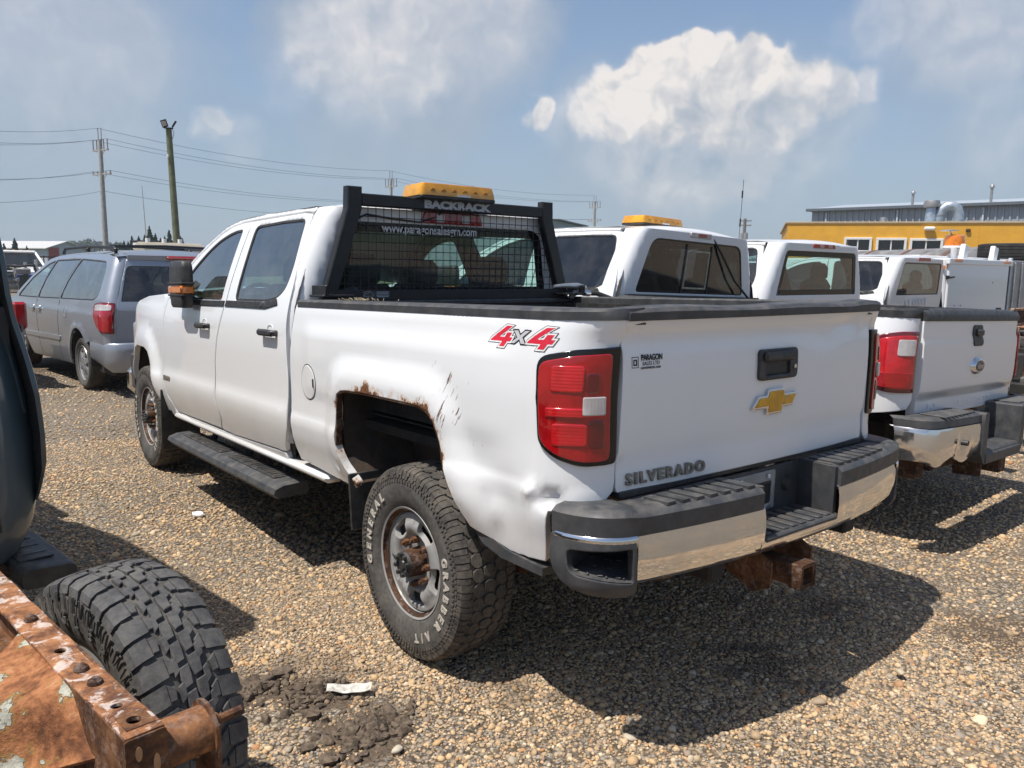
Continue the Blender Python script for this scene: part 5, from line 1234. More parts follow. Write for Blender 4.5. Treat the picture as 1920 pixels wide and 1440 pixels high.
# ------------------------------------------------------------------ the bedless pickup on the left: dark cab, rusty frame, rear wheel
D = thing('stripped_pickup', 'dark teal pickup cab with its bed removed, bare rusty frame and knobbly rear tyre', 'pickup truck', (-2.716, -1.33, 0), (0, 0, math.radians(8)))
TEAL = paint('dark_teal_paint', (.042, .072, .088), .4, zlow=.45, zhigh=1.1, dirtcol=(.13, .12, .10), rough=.3)
SD = shifted(MAIN, .80, 1.075, -.035, .975, yb=1.97, yc=2.20, rc=.19, crown=.05, lean=.05, frit=.03)
SD['width'] = [(.40, .71), (.47, .77), (.53, .815), (.62, .85), (.75, .868), (.90, .872), (1.05, .864), (1.2, .846), (1.35, .816), (1.45, .800), (1.60, .790), (1.75, .775), (1.88, .755), (1.98, .72), (2.05, .67)]
SD['backglass'] = fillet([(-.60, 1.50), (.60, 1.50), (.56, 1.88), (-.56, 1.88)], [.05, .05, .07, .07], 4); SD['zback'] = .47
wD, sD, bD = build_cab(D, SD, TEAL, GLASSDARK, GLASSDARK)
nose(D, .80, TEAL, .95, -.03)
for sx in (-1, 1):
    a, b_ = (.30, .66) if sx > 0 else (-.66, -.30)
    panel('pressed_field', fillet([(a, .62), (b_, .62), (b_, 1.00), (b_-.06*sx if sx > 0 else b_, 1.12), (b_-.06, 1.30), (a, 1.30)] if sx > 0 else [(a, .62), (b_, .62), (b_, 1.3), (a+.06, 1.30), (a+.06, 1.12), (a, 1.0)], .05, 4), bD(-.006), TEAL, D, res=.05, thick=.008, edge=.006)
    panel('corner_seam', [(sx*.690, .60), (sx*.698, .60), (sx*.645, 1.36), (sx*.637, 1.36)], bD(-.001), TRIM, D, res=.06, thick=.002, edge=0)
    panel('corner_crease', fillet([(sx*.835, 1.02), (sx*.86, 1.02), (sx*.805, 1.36), (sx*.78, 1.36)], .01, 3), bD(-.005), TEAL, D, res=.05, thick=.006, edge=.005)
    panel('lower_flange', fillet([(sx*.50, .44), (sx*.83, .46), (sx*.81, .54), (sx*.55, .52)], .02, 3), bD(.012), RUSTDARK, D, res=.06, thick=.01, edge=.003)
    rb = MB(); poly = fillet([(-.10, -.035), (.075, -.040), (.10, -.01), (.09, .035), (-.10, .045)], .03, 4)
    rb.sweep([[(sx*(.81+x*.93), 1.80, .44+z*.9) for x, z in poly], [(sx*(.81+x), 1.82, .44+z) for x, z in poly], [(sx*(.81+x), 4.0, .44+z) for x, z in poly]]); rbo = rb.to('running_board', BLACKPL, D, 30)
    pd = MB(); pd.box((sx*.795, 2.9, .485), (.12, 2.0, .008), .003)
    for k in range(20): pd.box((sx*.795, 1.97+k*.1, .489), (.10, .03, .006), .002)
    pd.to('tread_pad', BLACKPL, rbo)
    br = MB(); br.tube([(sx*.81, 1.95, .44), (sx*.72, 1.95, .44), (sx*.45, 1.98, .50)], .022, 8); br.to('board_bracket', RUSTDARK, rbo)
# frame rails: C-channels with holed top flange
BLUEPT = rust_mat('rust_over_blue_paint', .5, 10, .05)
for sx in (-1, 1):
    xo = sx*.465; xi = sx*.398
    fl = [(sx*.398, -.01), (sx*.466, -.01), (sx*.466, 2.6), (sx*.398, 2.6)]
    hol = []
    for y, r in ((.035, .0125), (.115, .0105), (.42, .011), (.98, .011)):
        hol.append([(sx*.431+r*math.cos(t), y+r*1.1*math.sin(t)) for t in np.linspace(0, 2*PI, 16, False)])
    zf = lambda q: np.c_[q[:, 0], q[:, 1], .780-.004*np.sin(q[:, 1]*4)-.0*q[:, 0]+.002*np.sin(q[:, 1]*31)]
    ra = panel('rail_flange', fl, zf, RUSTPALE, D, hol, res=.03, thick=.006, edge=.003, flip=False)
    w = MB(); w.box((sx*.463, 1.3, .700), (.006, 2.62, .155), .001); w.box((sx*.432, 1.3, .620), (.066, 2.62, .006), .001); w.to('rail_web', RUST, D)
    ip = MB(); ip.box((sx*.400, .14, .690), (.006, .30, .17), .001); ip.to('rail_liner', RUST, D)
    for y in (.225, .62, .30):
        bl = MB(); bl.cyl((sx*.432, y, .779), (sx*.432, y, .785), .015, .013, n=14); bl.cyl((sx*.432, y, .785), (sx*.432, y, .791), .011, .006, n=12); bl.to('rivet', RUSTDARK, ra)
    pt = panel('mount_pad', [(sx*.408, .008), (sx*.458, .008), (sx*.458, .062), (sx*.408, .062)][::(1 if sx > 0 else -1)], lambda q: zf(q)+[0, 0, .002], RUST, ra, [hol[0]], res=.03, thick=.002, edge=.001)
    ep = MB(); ep.prism(fillet([(sx*.396, .58), (sx*.468, .58), (sx*.468, .775), (sx*.396, .775)], .006, 3), -.014, -.008, 'Y'); ep.to('rail_end_plate', RUST, D)
    sl = MB()
    for dx, dz_, r in ((.418, .745, 1), (.448, .715, 1.4)): sl.prism([(sx*dx+.006*math.cos(t), dz_+.014*r*math.sin(t)) for t in np.linspace(0, 2*PI, 12, False)], -.0165, -.0145, 'Y')
    sl.to('plate_slot', simple('pale_rust_slot', (.40, .22, .10), .9, scale=40), D)
    bs = MB(); bs.cyl((sx*.468, .03, .715), (sx*.555, .03, .715), .044, n=24); bs.to('spring_bush', BLUEPT, D)
    bs = MB(); bs.cyl((sx*.555, .03, .715), (sx*.562, .03, .715), .055, n=20); bs.box((sx*.562, .03, .66), (.008, .10, .16), .002); bs.to('shackle_plate', RUST, D)
    bs = MB(); bs.cyl((sx*.562, .03, .72), (sx*.582, .03, .72), .017, n=6); bs.cyl((sx*.582, .03, .72), (sx*.632, .03, .722), .009, n=10); bs.to('shackle_bolt', RUST, D)
    ls = MB()
    for k in range(4): ls.tube([(sx*.52, .03+.12*k, .70-.015*k), (sx*.52, .40, .57-.012*k), (sx*.52, .73, .50-.012*k), (sx*.52, 1.2, .56-.012*k), (sx*.52, 1.45-.15*k, .62-.015*k)], .014, 4)
    ls.to('leaf_spring', RUSTDARK, D)
# rear crossmember: a pressed sheet flaring out to the rails, with a lightening hole
PEEL = new_mat('rust_with_peeling_paint')
def _peel():
    m, g, out = PEEL; p = pos(g)
    a = g.noise(p, 8, 9, .7, .5); b = g.noise(p, 45, 6, .65)
    c = g.ramp(g.math('ADD', g.math('MULTIPLY', a, .7), g.math('MULTIPLY', b, .3)), [(.34, (.05, .020, .011)), (.44, (.20, .078, .032)), (.52, (.36, .150, .062)), (.60, (.46, .235, .12)), (.70, (.60, .46, .36))])
    sp = g.noise(g.vmath('ADD', p, (3.1, 1.7, 0)), 6.5, 7, .6, .2); pm = g.ss(sp, .575, .585)
    c = g.mix(g.math('MULTIPLY', g.ss(sp, .545, .58), .8), c, (.30, .17, .05)); c = g.mix(pm, c, g.ramp(b, [(.35, (.25, .25, .20)), (.6, (.46, .44, .36))]))
    h = g.math('ADD', g.math('MULTIPLY', pm, .5), g.math('MULTIPLY', b, .6))
    bsdf(g, out, c, .85, 0, .3, 0, bump(g, h, .9, .012)); return m
PEEL = _peel()
def xm(q):
    x, y = q[:, 0], q[:, 1]; e = np.clip((np.abs(x)-.20)/.20, 0, 1); c = .36+.10*0
    # top sheet: level at mid, rising to the rails; drops at rear and front as a hat section
    half = .10+.16*e**1.6; d = np.abs(y-.42); z = .735+.035*e**2-.14*sstep(d, half*.62, half*1.05)*(1-.35*e)
    return np.c_[x, y, z]
hole = lambda cx, cy, r: [(cx+r*1.3*math.cos(t), cy+r*math.sin(t)) for t in np.linspace(0, 2*PI, 20, False)]
fr_ = [(-.40+.80*t, .42-(.115+.17*max(0, (abs(-.40+.80*t)-.20)/.20)**1.6)) for t in np.linspace(0, 1, 25)]
bk_ = [(x, .84-y) for x, y in fr_][::-1]
panel('crossmember', fr_+bk_, xm, PEEL, D, [hole(.21, .325, .035), hole(-.21, .325, .035), hole(0, .42, .05)], res=.022, thick=.006, edge=.003)
x2 = MB(); x2.cyl((-.40, 1.35, .68), (.40, 1.35, .68), .045, n=14); x2.to('tube_crossmember', RUST, D)
x3 = MB(); x3.box((0, .13, .60), (.80, .05, .05), .008); x3.to('lower_crossmember', RUSTDARK, D)
ax = MB(); ax.cyl((-.66, .76, .39), (.66, .76, .39), .05, n=14); ax.cyl((0, .60, .40), (0, .86, .40), .15, .13, n=16)
for sx in (-1, 1): ax.cyl((sx*.54, .76, .39), (sx*.59, .76, .39), .15, .16, n=22); ax.box((sx*.56, .68, .51), (.07, .10, .08), .01); ax.cyl((sx*.53, .64, .55), (sx*.58, .64, .55), .03, n=12)
ax.to('rear_axle', RUSTDARK, D)
WD = link(bpy.data.objects.new('wheel', None), D); WD.location = (.685, .77, .392); WD.rotation_euler = (.2, 0, PI+.11)
RUBD = rubber('weathered_tread', (.050, .050, .053), .62, (.175, .165, .150)); RUBS = rubber('weathered_sidewall', (.055, .052, .049), .6, (.19, .17, .145))
add_tyre(WD, .395, .240, .215, 'lug', side=RUBS, tread_mat=RUBD)
steel_rim(WD, .215, .20, STEEL, 5, .3, 8)
rbm = MB(); 
for i in range(46):
    a = 2*PI*i/46; r0, r1 = .318, .362
    for k in (-.010, .012): rbm.add([(.1250, r0*math.cos(a+k), r0*math.sin(a+k)), (.1235, r1*math.cos(a+k*2.2), r1*math.sin(a+k*2.2)), (.1235, r1*math.cos(a+k*2.2+.022), r1*math.sin(a+k*2.2+.022)), (.1250, r0*math.cos(a+k+.010), r0*math.sin(a+k+.010)), (.1290, r0*math.cos(a+k+.005), r0*math.sin(a+k+.005)), (.1275, r1*math.cos(a+k*2.2+.011), r1*math.sin(a+k*2.2+.011))], [(0, 1, 5, 4), (4, 5, 2, 3), (0, 4, 3), (1, 2, 5)])
rbm.to('sidewall_ribs', RUBS, WD, 30)
t_ = arc_text('WRANGLER', .282, -60, 48, .050, .1262, WD, RUBD, .0012, -1)
WD2 = copy_tree(WD, D, (-.705, .76, .392), (.9, 0, 0))
for sx in (-1, 1): copy_tree(W1, D, (sx*.80, 4.70, .398), (0, 0, 0 if sx < 0 else PI))
fa = MB(); fa.cyl((-.75, 4.70, .40), (.75, 4.70, .40), .045, n=10)
for sx in (-1, 1): fa.box((sx*.43, 3.8, .58), (.07, 2.6, .14), .01)
fa.box((0, 4.7, .9), (.9, 1.0, .45)); fa.box((0, 3.2, .56), (1.6, 2.3, .08)); fa.to('front_chassis', DARK, D)
# ------------------------------------------------------------------ silver minivan
VAN = thing('minivan', 'silver minivan with roof rack and privacy glass parked beyond the white pickup', 'minivan', (.44, 7.49, 0), (0, 0, math.radians(5)))
SILVER = paint('silver_paint', (.31, .335, .38), .26, metal=.5, rough=.28, zlow=.25, zhigh=.9, dirtcol=(.27, .235, .20), flake=True)
vw = pchip([.20, .30, .50, .62, .80, .98, 1.03, 1.12, 1.30, 1.45, 1.60, 1.68, 1.72], [.90, .935, .965, .968, .975, .966, .952, .940, .885, .830, .768, .715, .665])
VC, VR = .20, .13
varch = [(1.10+.40*math.cos(a), .33+.44*math.sin(a)) for a in np.linspace(-.30, PI+.30, 17)]
def vslant(z): return .34*np.maximum(0, z-1.06)+.10*np.maximum(0, .45-z)
def vfn(sx, off=0.0):
    def f(q):
        u, z = q[:, 0], q[:, 1]; d = segdist(q, varch, False); w = vw(z)+off+.018*(1-sstep(d, .03, .10))*(z < 1.0)
        p = np.maximum(VC-u, 0); a = np.clip(p/(VR*PI/2), 0, 1)*PI/2; ex = np.maximum(p-VR*PI/2, 0)
        x = np.where(p > 0, w-VR*(1-np.cos(a))-ex, w); y = np.where(p > 0, VC-(VR+off)*np.sin(a), u)+vslant(z)*np.clip(1-(u-VC)/.5, 0, 1)
        return np.c_[sx*x, y, z]
    return f
UV = VC-VR*PI/2-.004
qw = fillet([(.40, 1.60), (1.52, 1.63), (1.80, 1.33), (1.92, 1.10), (.52, 1.13), (.34, 1.20), (.28, 1.50)], [.10, .02, .05, .02, .06, .08, .10], 4)
mw = fillet([(1.55, 1.63), (2.62, 1.61), (2.86, 1.36), (3.02, 1.075), (1.955, 1.10), (1.83, 1.33)], [.02, .03, .05, .02, .02, .05], 4)
fw = fillet([(2.66, 1.605), (2.95, 1.56), (3.55, 1.36), (4.10, 1.09), (4.12, 1.06), (3.06, 1.075), (2.90, 1.36)], [.03, .05, .05, .02, .02, .02, .05], 4)
vo_ = [(5.0, .98), (4.3, 1.08), (3.66, 1.37), (3.0, 1.62), (2.6, 1.67), (1.6, 1.695), (.6, 1.69), (.30, 1.67), (UV, 1.64), (UV, .62)]+[(.40, .62), (.60, .60), (.70, .52)]+[p for p in varch[::-1] if p[1] > .25][::1]
vo_ = [(5.0, .98), (4.3, 1.08), (3.66, 1.37), (3.0, 1.62), (2.6, 1.67), (1.6, 1.695), (.6, 1.69), (.30, 1.67), (UV, 1.64), (UV, .63), (.66, .63)]+[p for p in varch if p[1] >= .60 and p[0] < 1.1][::-1]
va = [p for p in varch]                                                 # angles run front to rear over the top
front_low = [(1.51, .28), (3.55, .24), (3.66, .40), (3.80, .60), (4.10, .72), (4.40, .62), (4.52, .42), (4.95, .40)]
arch_rf = sorted(varch, key=lambda p: math.atan2(p[1]-.33, p[0]-1.10), reverse=True)
arch_rf = [(1.10+.40*math.cos(a), .33+.44*math.sin(a)) for a in np.linspace(PI*.80, -.12, 15)]
vo_ = [(5.0, .98), (4.3, 1.08), (3.66, 1.37), (3.0, 1.62), (2.6, 1.67), (1.6, 1.695), (.6, 1.69), (.30, 1.67), (UV, 1.64), (UV, .63), (.70, .63)]+arch_rf+front_low
for sx in (-1, 1):
    bs = panel('body_side', vo_, vfn(sx), SILVER, VAN, [qw, mw, fw], res=.06, thick=.02, edge=.004, flip=sx < 0)
    for nm_, w_, gm_ in (('quarter_window', qw, GLASSVAN), ('sliding_door_window', mw, GLASSVAN), ('front_window', fw, GLASS)):
        fr0 = panel(nm_, ring_offset(w_, -.004), vfn(sx, -.003), TRIM, VAN, [ring_offset(w_, .016)], res=.09, thick=.01, edge=.002, flip=sx < 0)
        panel('window_pane', ring_offset(w_, .012), vfn(sx, -.008), gm_, fr0, res=.14, thick=0, edge=0, flip=sx < 0)
    for pts_ in ([(1.93, 1.10), (1.97, .80), (1.98, .30)], [(3.04, 1.07), (3.02, .7), (2.96, .3)]):
        for (a, b_), (c_, d_) in zip(pts_[:-1], pts_[1:]): panel('door_gap', [(a, b_), (a+.008, b_), (c_+.008, d_), (c_, d_)], vfn(sx, .0015), TRIM, bs, res=.08, thick=.001, edge=0, flip=sx < 0)
    st = panel('rub_strip', fillet([(1.90, .615), (1.90, .555), (3.70, .52), (3.70, .58)], .01, 3), vfn(sx, .014), SILVER, bs, res=.1, thick=.014, edge=.006, flip=sx < 0)
    fd_ = [(1.62+.075*math.cos(a), .945+.075*math.sin(a)) for a in np.linspace(0, 2*PI, 24, False)]; fi_ = [(1.62+.068*math.cos(a), .945+.068*math.sin(a)) for a in np.linspace(0, 2*PI, 24, False)]
    panel('fuel_door', fd_, vfn(sx, .002), BRIGHT, bs, [fi_], res=.05, thick=.002, edge=0, flip=sx < 0)
    for y in (2.88, 3.20):
        w = float(vw(.93)); h_ = MB(); h_.box((sx*(w+.022), y, .935), (.03, .20, .03), .012); h_.cyl((sx*(w-.01), y, .935), (sx*(w+.008), y, .935), .055, .045, n=16); h_.to('door_handle', BRIGHT, bs)
    # lamp on the rear corner
    lo = fillet([(.46, 1.09), (.22, 1.13), (UV+.01, 1.12), (UV+.01, .76), (.14, .76), (.32, .83), (.44, .95)], [.06, .05, .02, .02, .05, .08, .05], 5)
    t_ = panel('tail_lamp', lo, vfn(sx, .014), REDDK, VAN, res=.04, thick=.02, edge=.008, flip=sx < 0)
    panel('lens', ring_offset(lo, .02), vfn(sx, .018), RED, t_, res=.05, thick=.006, edge=.004, flip=sx < 0)
    panel('reversing_lens', fillet([(.38, 1.085), (.22, 1.10), (UV+.05, 1.095), (UV+.05, 1.035), (.39, 1.02)], .015, 3), vfn(sx, .021), CLEARL, t_, res=.05, thick=.004, edge=.003, flip=sx < 0)
    hl = MB(); hl.sweep([[(sx*xx, y, z) for y, z in [(1.10+.40*math.cos(a), .33+.44*math.sin(a)) for a in np.linspace(PI, 0, 13)]] for xx in (.95, .62)], close=False); hl.add([(sx*.62, 1.10+.40*math.cos(a), .33+.44*math.sin(a)) for a in np.linspace(PI, 0, 13)], [tuple(range(13))]); hl.to('wheel_housing', DARK, VAN, 60)
# hatch
def hatch(off=0.0): return lambda q: np.c_[q[:, 0], VC-VR-off+vslant(q[:, 1])-.030*(1-(q[:, 0]/.82)**2), q[:, 1]]
ho = fillet([(-.838, .63), (.838, .63), (.838, .95), (.808, 1.12), (.625, 1.64), (-.625, 1.64), (-.808, 1.12), (-.838, .95)], [.02, .02, .05, .05, .05, .05, .05, .05], 3)
hw_ = fillet([(-.765, 1.13), (.765, 1.13), (.640, 1.55), (-.640, 1.55)], [.02, .02, .06, .06], 4)
ht = panel('rear_hatch', ho, hatch(.004), SILVER, VAN, [hw_], res=.06, thick=.03, edge=.005)
panel('rear_window', hw_, hatch(-.004), GLASSVAN, VAN, res=.1, thick=0, edge=0)
sp = MB(); sp.sweep([[(x, VC-VR+vslant(1.66)-.05+.03*(x/.6)**2-dy, z) for dy, z in ((-.12, 1.70), (-.02, 1.70), (.03, 1.675), (.02, 1.62), (-.05, 1.60), (-.12, 1.60))] for x in np.linspace(-.62, .62, 9)]); sp.to('spoiler', SILVER, ht, 50)
bl = MB(); bl.box((0, VC-VR+vslant(1.64)-.082, 1.648), (.36, .03, .042), .014); bl.to('brake_light', RED, ht)
vr = MB(); rows = []
for y, zc, ze in ((.27, 1.690, 1.655), (.40, 1.735, 1.685), (.8, 1.752, 1.693), (1.6, 1.755, 1.695), (2.6, 1.735, 1.67), (3.0, 1.70, 1.62)):
    wd = float(vw(ze)); rows.append([(t*wd, y, ze+(zc-ze)*(1-abs(t)**2.3)) for t in np.linspace(-1, 1, 13)])
vr.sweep(rows, close=False); vr.to('roof', SILVER, VAN, 70)
ws = MB(); ws.sweep([[(t*.75, 3.0+.06*(1-t*t), 1.62+.08*(1-abs(t)**2.3)) for t in np.linspace(-1, 1, 9)], [(t*.93, 4.3+.25*(1-t*t), 1.06) for t in np.linspace(-1, 1, 9)]], close=False); ws.to('windscreen', GLASS, VAN, 80)
hd = MB(); hd.sweep([[(t*.93, y+.25*(1-t*t)*.5, ze+(zc-ze)*(1-abs(t)**2.2)) for t in np.linspace(-1, 1, 9)] for y, zc, ze in ((4.3, 1.10, 1.06), (4.7, 1.04, .98), (5.0, .92, .84), (5.08, .60, .55), (5.05, .30, .28))], close=False); hd.to('bonnet', SILVER, VAN, 60)
rb = MB(); rings = []
for t in np.linspace(-1, 1, 31):
    a = abs(t); 
    if a < .62: x = a/.62*.76; y = VC-VR-.085-.02*(1-(x/.76)**2); n_ = (0, -1)
    else: th = (a-.62)/.26*PI/2 if a < .88 else PI/2; x = .76+.21*math.sin(th); y = VC-VR-.085+.24*(1-math.cos(th))+max(0, a-.88)/.12*.42; n_ = (math.sin(th), -math.cos(th))
    sx = 1 if t > 0 else -1; L_ = 0 if a < .85 else (a-.85)/.15*.16
    rings.append([(sx*(x-n_[0]*d), y-n_[1]*d, z) for d, z in ((.06, .655), (.012, .65), (0, .63), (-.006, .55), (0, .45), (.02, .36+L_*.4), (.07, .30+L_), (.12, .31+L_))])
rb.sweep(rings, close=False); rb.to('rear_bumper', SILVER, VAN, 60)
rk = MB()
for sx in (-1, 1): rk.tube([(sx*.66, .50, 1.70), (sx*.66, .56, 1.765), (sx*.66, 1.6, 1.785), (sx*.66, 2.6, 1.765), (sx*.66, 2.7, 1.70)], .020, 8); rk.box((sx*.66, .56, 1.74), (.05, .16, .05), .015); rk.box((sx*.66, 1.6, 1.745), (.045, .10, .06), .015)
for y in (.72, 1.75): rk.tube([(-.66, y, 1.785), (0, y, 1.80), (.66, y, 1.785)], .015, 8)
rk.to('roof_rack', BLACKPT, VAN)
it = MB(); it.box((0, 2.2, .50), (1.7, 3.9, .05)); it.box((0, 4.0, 1.02), (1.6, .45, .2), .06); it.to('cabin_floor', INTERIOR, VAN)
for y, xs in ((.75, (-.4, .4)), (1.75, (-.42, .42)), (3.0, (-.42, .42))):
    for x in xs:
        s = MB(); s.box((x, y+.2, .72), (.50, .5, .16), .06); s.box((x, y-.05, 1.0), (.50, .14, .56), .06); s.box((x, y-.08, 1.37), (.27, .11, .20), .05); s.to('seat', SEAT, VAN)
WV = link(bpy.data.objects.new('wheel', None), VAN); WV.location = (-.84, 1.10, .325)
add_tyre(WV, .325, .215, .215, 'rib', 64); steel_rim(WV, .215, .17, ALLOY, 6, .2, 5, False, True)
for loc, s in (((.84, 1.10, .325), -1), ((-.84, 4.13, .325), 1), ((.84, 4.13, .325), -1)): copy_tree(WV, VAN, loc, (random.uniform(0, 6), 0, 0 if s > 0 else PI))
ub = MB(); ub.box((0, 2.5, .30), (1.66, 4.6, .12)); ub.cyl((-.8, 1.1, .32), (.8, 1.1, .32), .04, n=8); ub.cyl((-.8, 4.13, .32), (.8, 4.13, .32), .04, n=8); ub.to('underbody', DARK, VAN)
# ------------------------------------------------------------------ far left: white truck facing us, machinery, a car corner
def face_cam(loc): d = CAM_LOC-loc; return math.atan2(d.x, -d.y)
pt = at(52, 520, 30); pt.z = 0
FT = thing('work_truck', 'white work truck facing the yard with five roof marker lamps and blue nose stripe', 'truck', pt, (0, 0, face_cam(pt)+.25))
b = MB(); b.sweep([[(x*w, y, z) for x in (-1, 1)] for (w, y, z) in ((.93, 0, .55), (.95, -.02, .9), (.94, .02, 1.18), (.90, .30, 1.28), (.88, 1.05, 1.36))], close=False); 
for sx in (-1, 1): b.add([(sx*.93, 0, .55), (sx*.95, -.02, .9), (sx*.94, .02, 1.18), (sx*.90, .30, 1.28), (sx*.88, 1.05, 1.36), (sx*.95, 1.05, .55)], [(0, 1, 2, 3, 4, 5)])
b.to('nose', WHITE_CLEAN, FT, 40)
b = MB(); b.sweep([[(x*.86, 1.05, 1.36) for x in (-1, 1)], [(x*.70, 1.62, 1.90) for x in (-1, 1)]], close=False); b.to('windscreen', GLASSDARK, FT)
b = MB(); b.box((0, 2.35, 1.94), (1.52, 1.6, .10), .05); 
for sx in (-1, 1):
    b.tube([(sx*.89, 1.02, 1.36), (sx*.73, 1.62, 1.92)], .05, 8); b.tube([(sx*.92, 2.1, 1.36), (sx*.75, 2.1, 1.92)], .05, 8); b.box((sx*.92, 2.1, .95), (.06, 2.1, .84), .02)
b.box((0, 3.12, 1.45), (1.7, .06, 1.0), .02); b.to('cab_shell', WHITE_CLEAN, FT)
b = MB(); b.box((0, -.03, 1.02), (1.70, .06, .10), .01); b.to('blue_stripe', simple('blue_paint', (.03, .05, .22), .4), FT)
b = MB(); b.box((0, -.05, .80), (1.30, .08, .26), .02); b.to('grille', BRIGHT, FT)
b = MB(); b.box((0, -.12, .50), (1.92, .16, .20), .04); b.to('front_bumper', BRIGHT, FT)
for k in range(5): b = MB(); b.box((-.5+k*.25, 1.66, 2.0), (.07, .06, .03), .01); b.to('marker_lamp', ORANGE, FT)
for sx in (-1, 1):
    b = MB(); b.box((sx*.80, -.06, .86), (.26, .08, .20), .03); b.to('headlight', CLEARL, FT)
    b = MB(); b.box((sx*1.12, 1.15, 1.42), (.18, .06, .26), .03); b.tube([(sx*.92, 1.15, 1.40), (sx*1.1, 1.16, 1.40)], .015, 6); b.to('door_mirror', BLACKPL, FT)
    b = MB(); b.cyl((sx*.93, .65, .40), (sx*.68, .65, .40), .40, n=22); b.cyl((sx*.93, 4.0, .40), (sx*.68, 4.0, .40), .40, n=22); b.to('wheel', RUBBERCLEAN, FT)
b = MB(); b.box((0, 4.1, .78), (1.9, 2.0, .25), .03); b.to('flat_deck', BLACKPL, FT)
pt = at(40, 560, 19); pt.z = 0
EQ = thing('machine_trailer', 'grey pipework machine with dark steel post in front of the white work truck', 'machinery', pt, (0, 0, face_cam(pt)))
GREYM = simple('weathered_grey_machine', (.20, .20, .19), .6, .2, var=.4, scale=9, dust=.3)
b = MB(); b.box((-.1, .5, .52), (2.4, 1.6, .10), .02); b.to('deck', GREYM, EQ)
b = MB(); b.prism(fillet([(-.02, .25), (.20, .25), (.24, .9), (.18, 1.28), (.0, 1.25), (-.05, .8)], .03, 3), -.1, .12, 'Y'); b.to('steel_post', simple('dark_steel', (.05, .055, .045), .6, .3, scale=14, dust=.2), EQ)
b = MB(); b.box((.07, 0, 1.34), (.32, .2, .14), .02); b.to('post_head', GREYM, EQ)
for x, z, r, l in ((-.55, 1.12, .09, .9), (-.5, 1.28, .06, .8), (-.6, 1.40, .05, 1.0), (-.35, 1.0, .10, .6)):
    b = MB(); b.cyl((x-l/2, .3, z), (x+l/2, .25, z), r, n=12); b.to('pipe', GREYM, EQ)
for k in range(6): b = MB(); x = -.75+k*.22; b.cyl((x, .2, 1.2), (x, .2, 1.50+.06*(k % 3)), .035, n=8); b.cyl((x, .2, 1.36), (x, .2, 1.42), .06, n=10); b.to('valve', ALU, EQ)
for x in (-.6, .6): b = MB(); b.cyl((x-.1, .5, .33), (x+.1, .5, .33), .33, n=20); b.to('wheel', RUBBERCLEAN, EQ)
b = MB(); b.tube([(-.9, .2, 1.0), (-.5, .1, 1.5), (.0, .1, 1.45), (.3, .1, 1.5), (.42, .1, 1.0)], .03, 8); b.to('hose', TRIM, EQ)
pt = at(-78, 640, 9.4); pt.z = 0
CR_ = thing('parked_car', 'pale car with a red rear lamp, mostly hidden behind the dark teal cab', 'car', pt, (0, 0, math.radians(12)))
b = MB(); prof = fillet([(0, .35), (4.3, .35), (4.35, .75), (3.4, .95), (2.6, 1.42), (1.1, 1.46), (.55, 1.12), (.02, 1.06), (-.04, .7)], .08, 4)
rings = [[(x, y, .9+(z-.9)*k) for y, z in prof] for x, k in ((-.82, .93), (-.78, 1), (.66, 1), (.70, .93))]; rings = [[(x-(.18 if False else 0), y, z) for x, y, z in r] for r in rings]
b.sweep(rings); b.to('body', SILVER, CR_, 40)
for sx, x in ((-1, -.80), (1, .68)):
    b = MB(); b.box((x-.02*sx, .02, .92), (.16, .16, .34), .03); b.to('tail_lamp', RED, CR_)
    for y in (.85, 3.45): b = MB(); b.cyl((x-.0*sx, y, .32), (x-.2*sx, y, .32), .32, n=20); b.to('wheel', RUBBERCLEAN, CR_)
    b = MB(); b.prism([(1.2, 1.10), (3.0, 1.10), (2.55, 1.36), (1.25, 1.39)], x+.012*sx, x-.02*sx, 'X'); b.to('side_window', GLASSDARK, CR_)
# tank and pale gear showing over the van's roof
pt = at(322, 500, 24); pt.z = 0
TK = thing('tank_trailer', 'tan cylindrical tank with white fittings on a frame beyond the minivan', 'tank', pt, (0, 0, face_cam(pt)+.5))
TAN = simple('tan_tank', (.36, .32, .25), .5, .1, scale=6, dust=.2)
b = MB(); b.lathe([(-1.0, .0), (-1.0, .28), (-.97, .34), (.9, .34), (.95, .28), (.95, 0)], (0, 0, 1.85), 'X', 24); b.to('tank', TAN, TK, 40)
b = MB(); b.box((0, 0, 1.46), (2.2, .5, .08), .01); 
for x in (-.8, .8): b.box((x, 0, .73), (.1, .4, 1.46), .01)
b.to('frame', GREYM, TK)
for x in (-.7, -.2, .3): b = MB(); b.cyl((x, 0, 2.17), (x, 0, 2.30), .07, n=12); b.to('hatch', WHITE_CLEAN, TK)
pt = at(285, 500, 24); pt.z = 0
TB = thing('tool_box', 'white tool box on stilts beside the tan tank, beyond the minivan', 'tool box', pt, (0, 0, face_cam(pt)+.3))
b = MB(); b.box((0, 0, 2.08), (.9, .5, .26), .04); b.to('box', WHITE_CLEAN, TB); b = MB(); b.box((0, 0, 2.225), (.95, .55, .03), .01); b.to('lid', BLACKPL, TB)
for x in (-.4, .4): b = MB(); b.box((x, 0, .98), (.06, .4, 1.96)); b.to('leg', GREYM, TB)
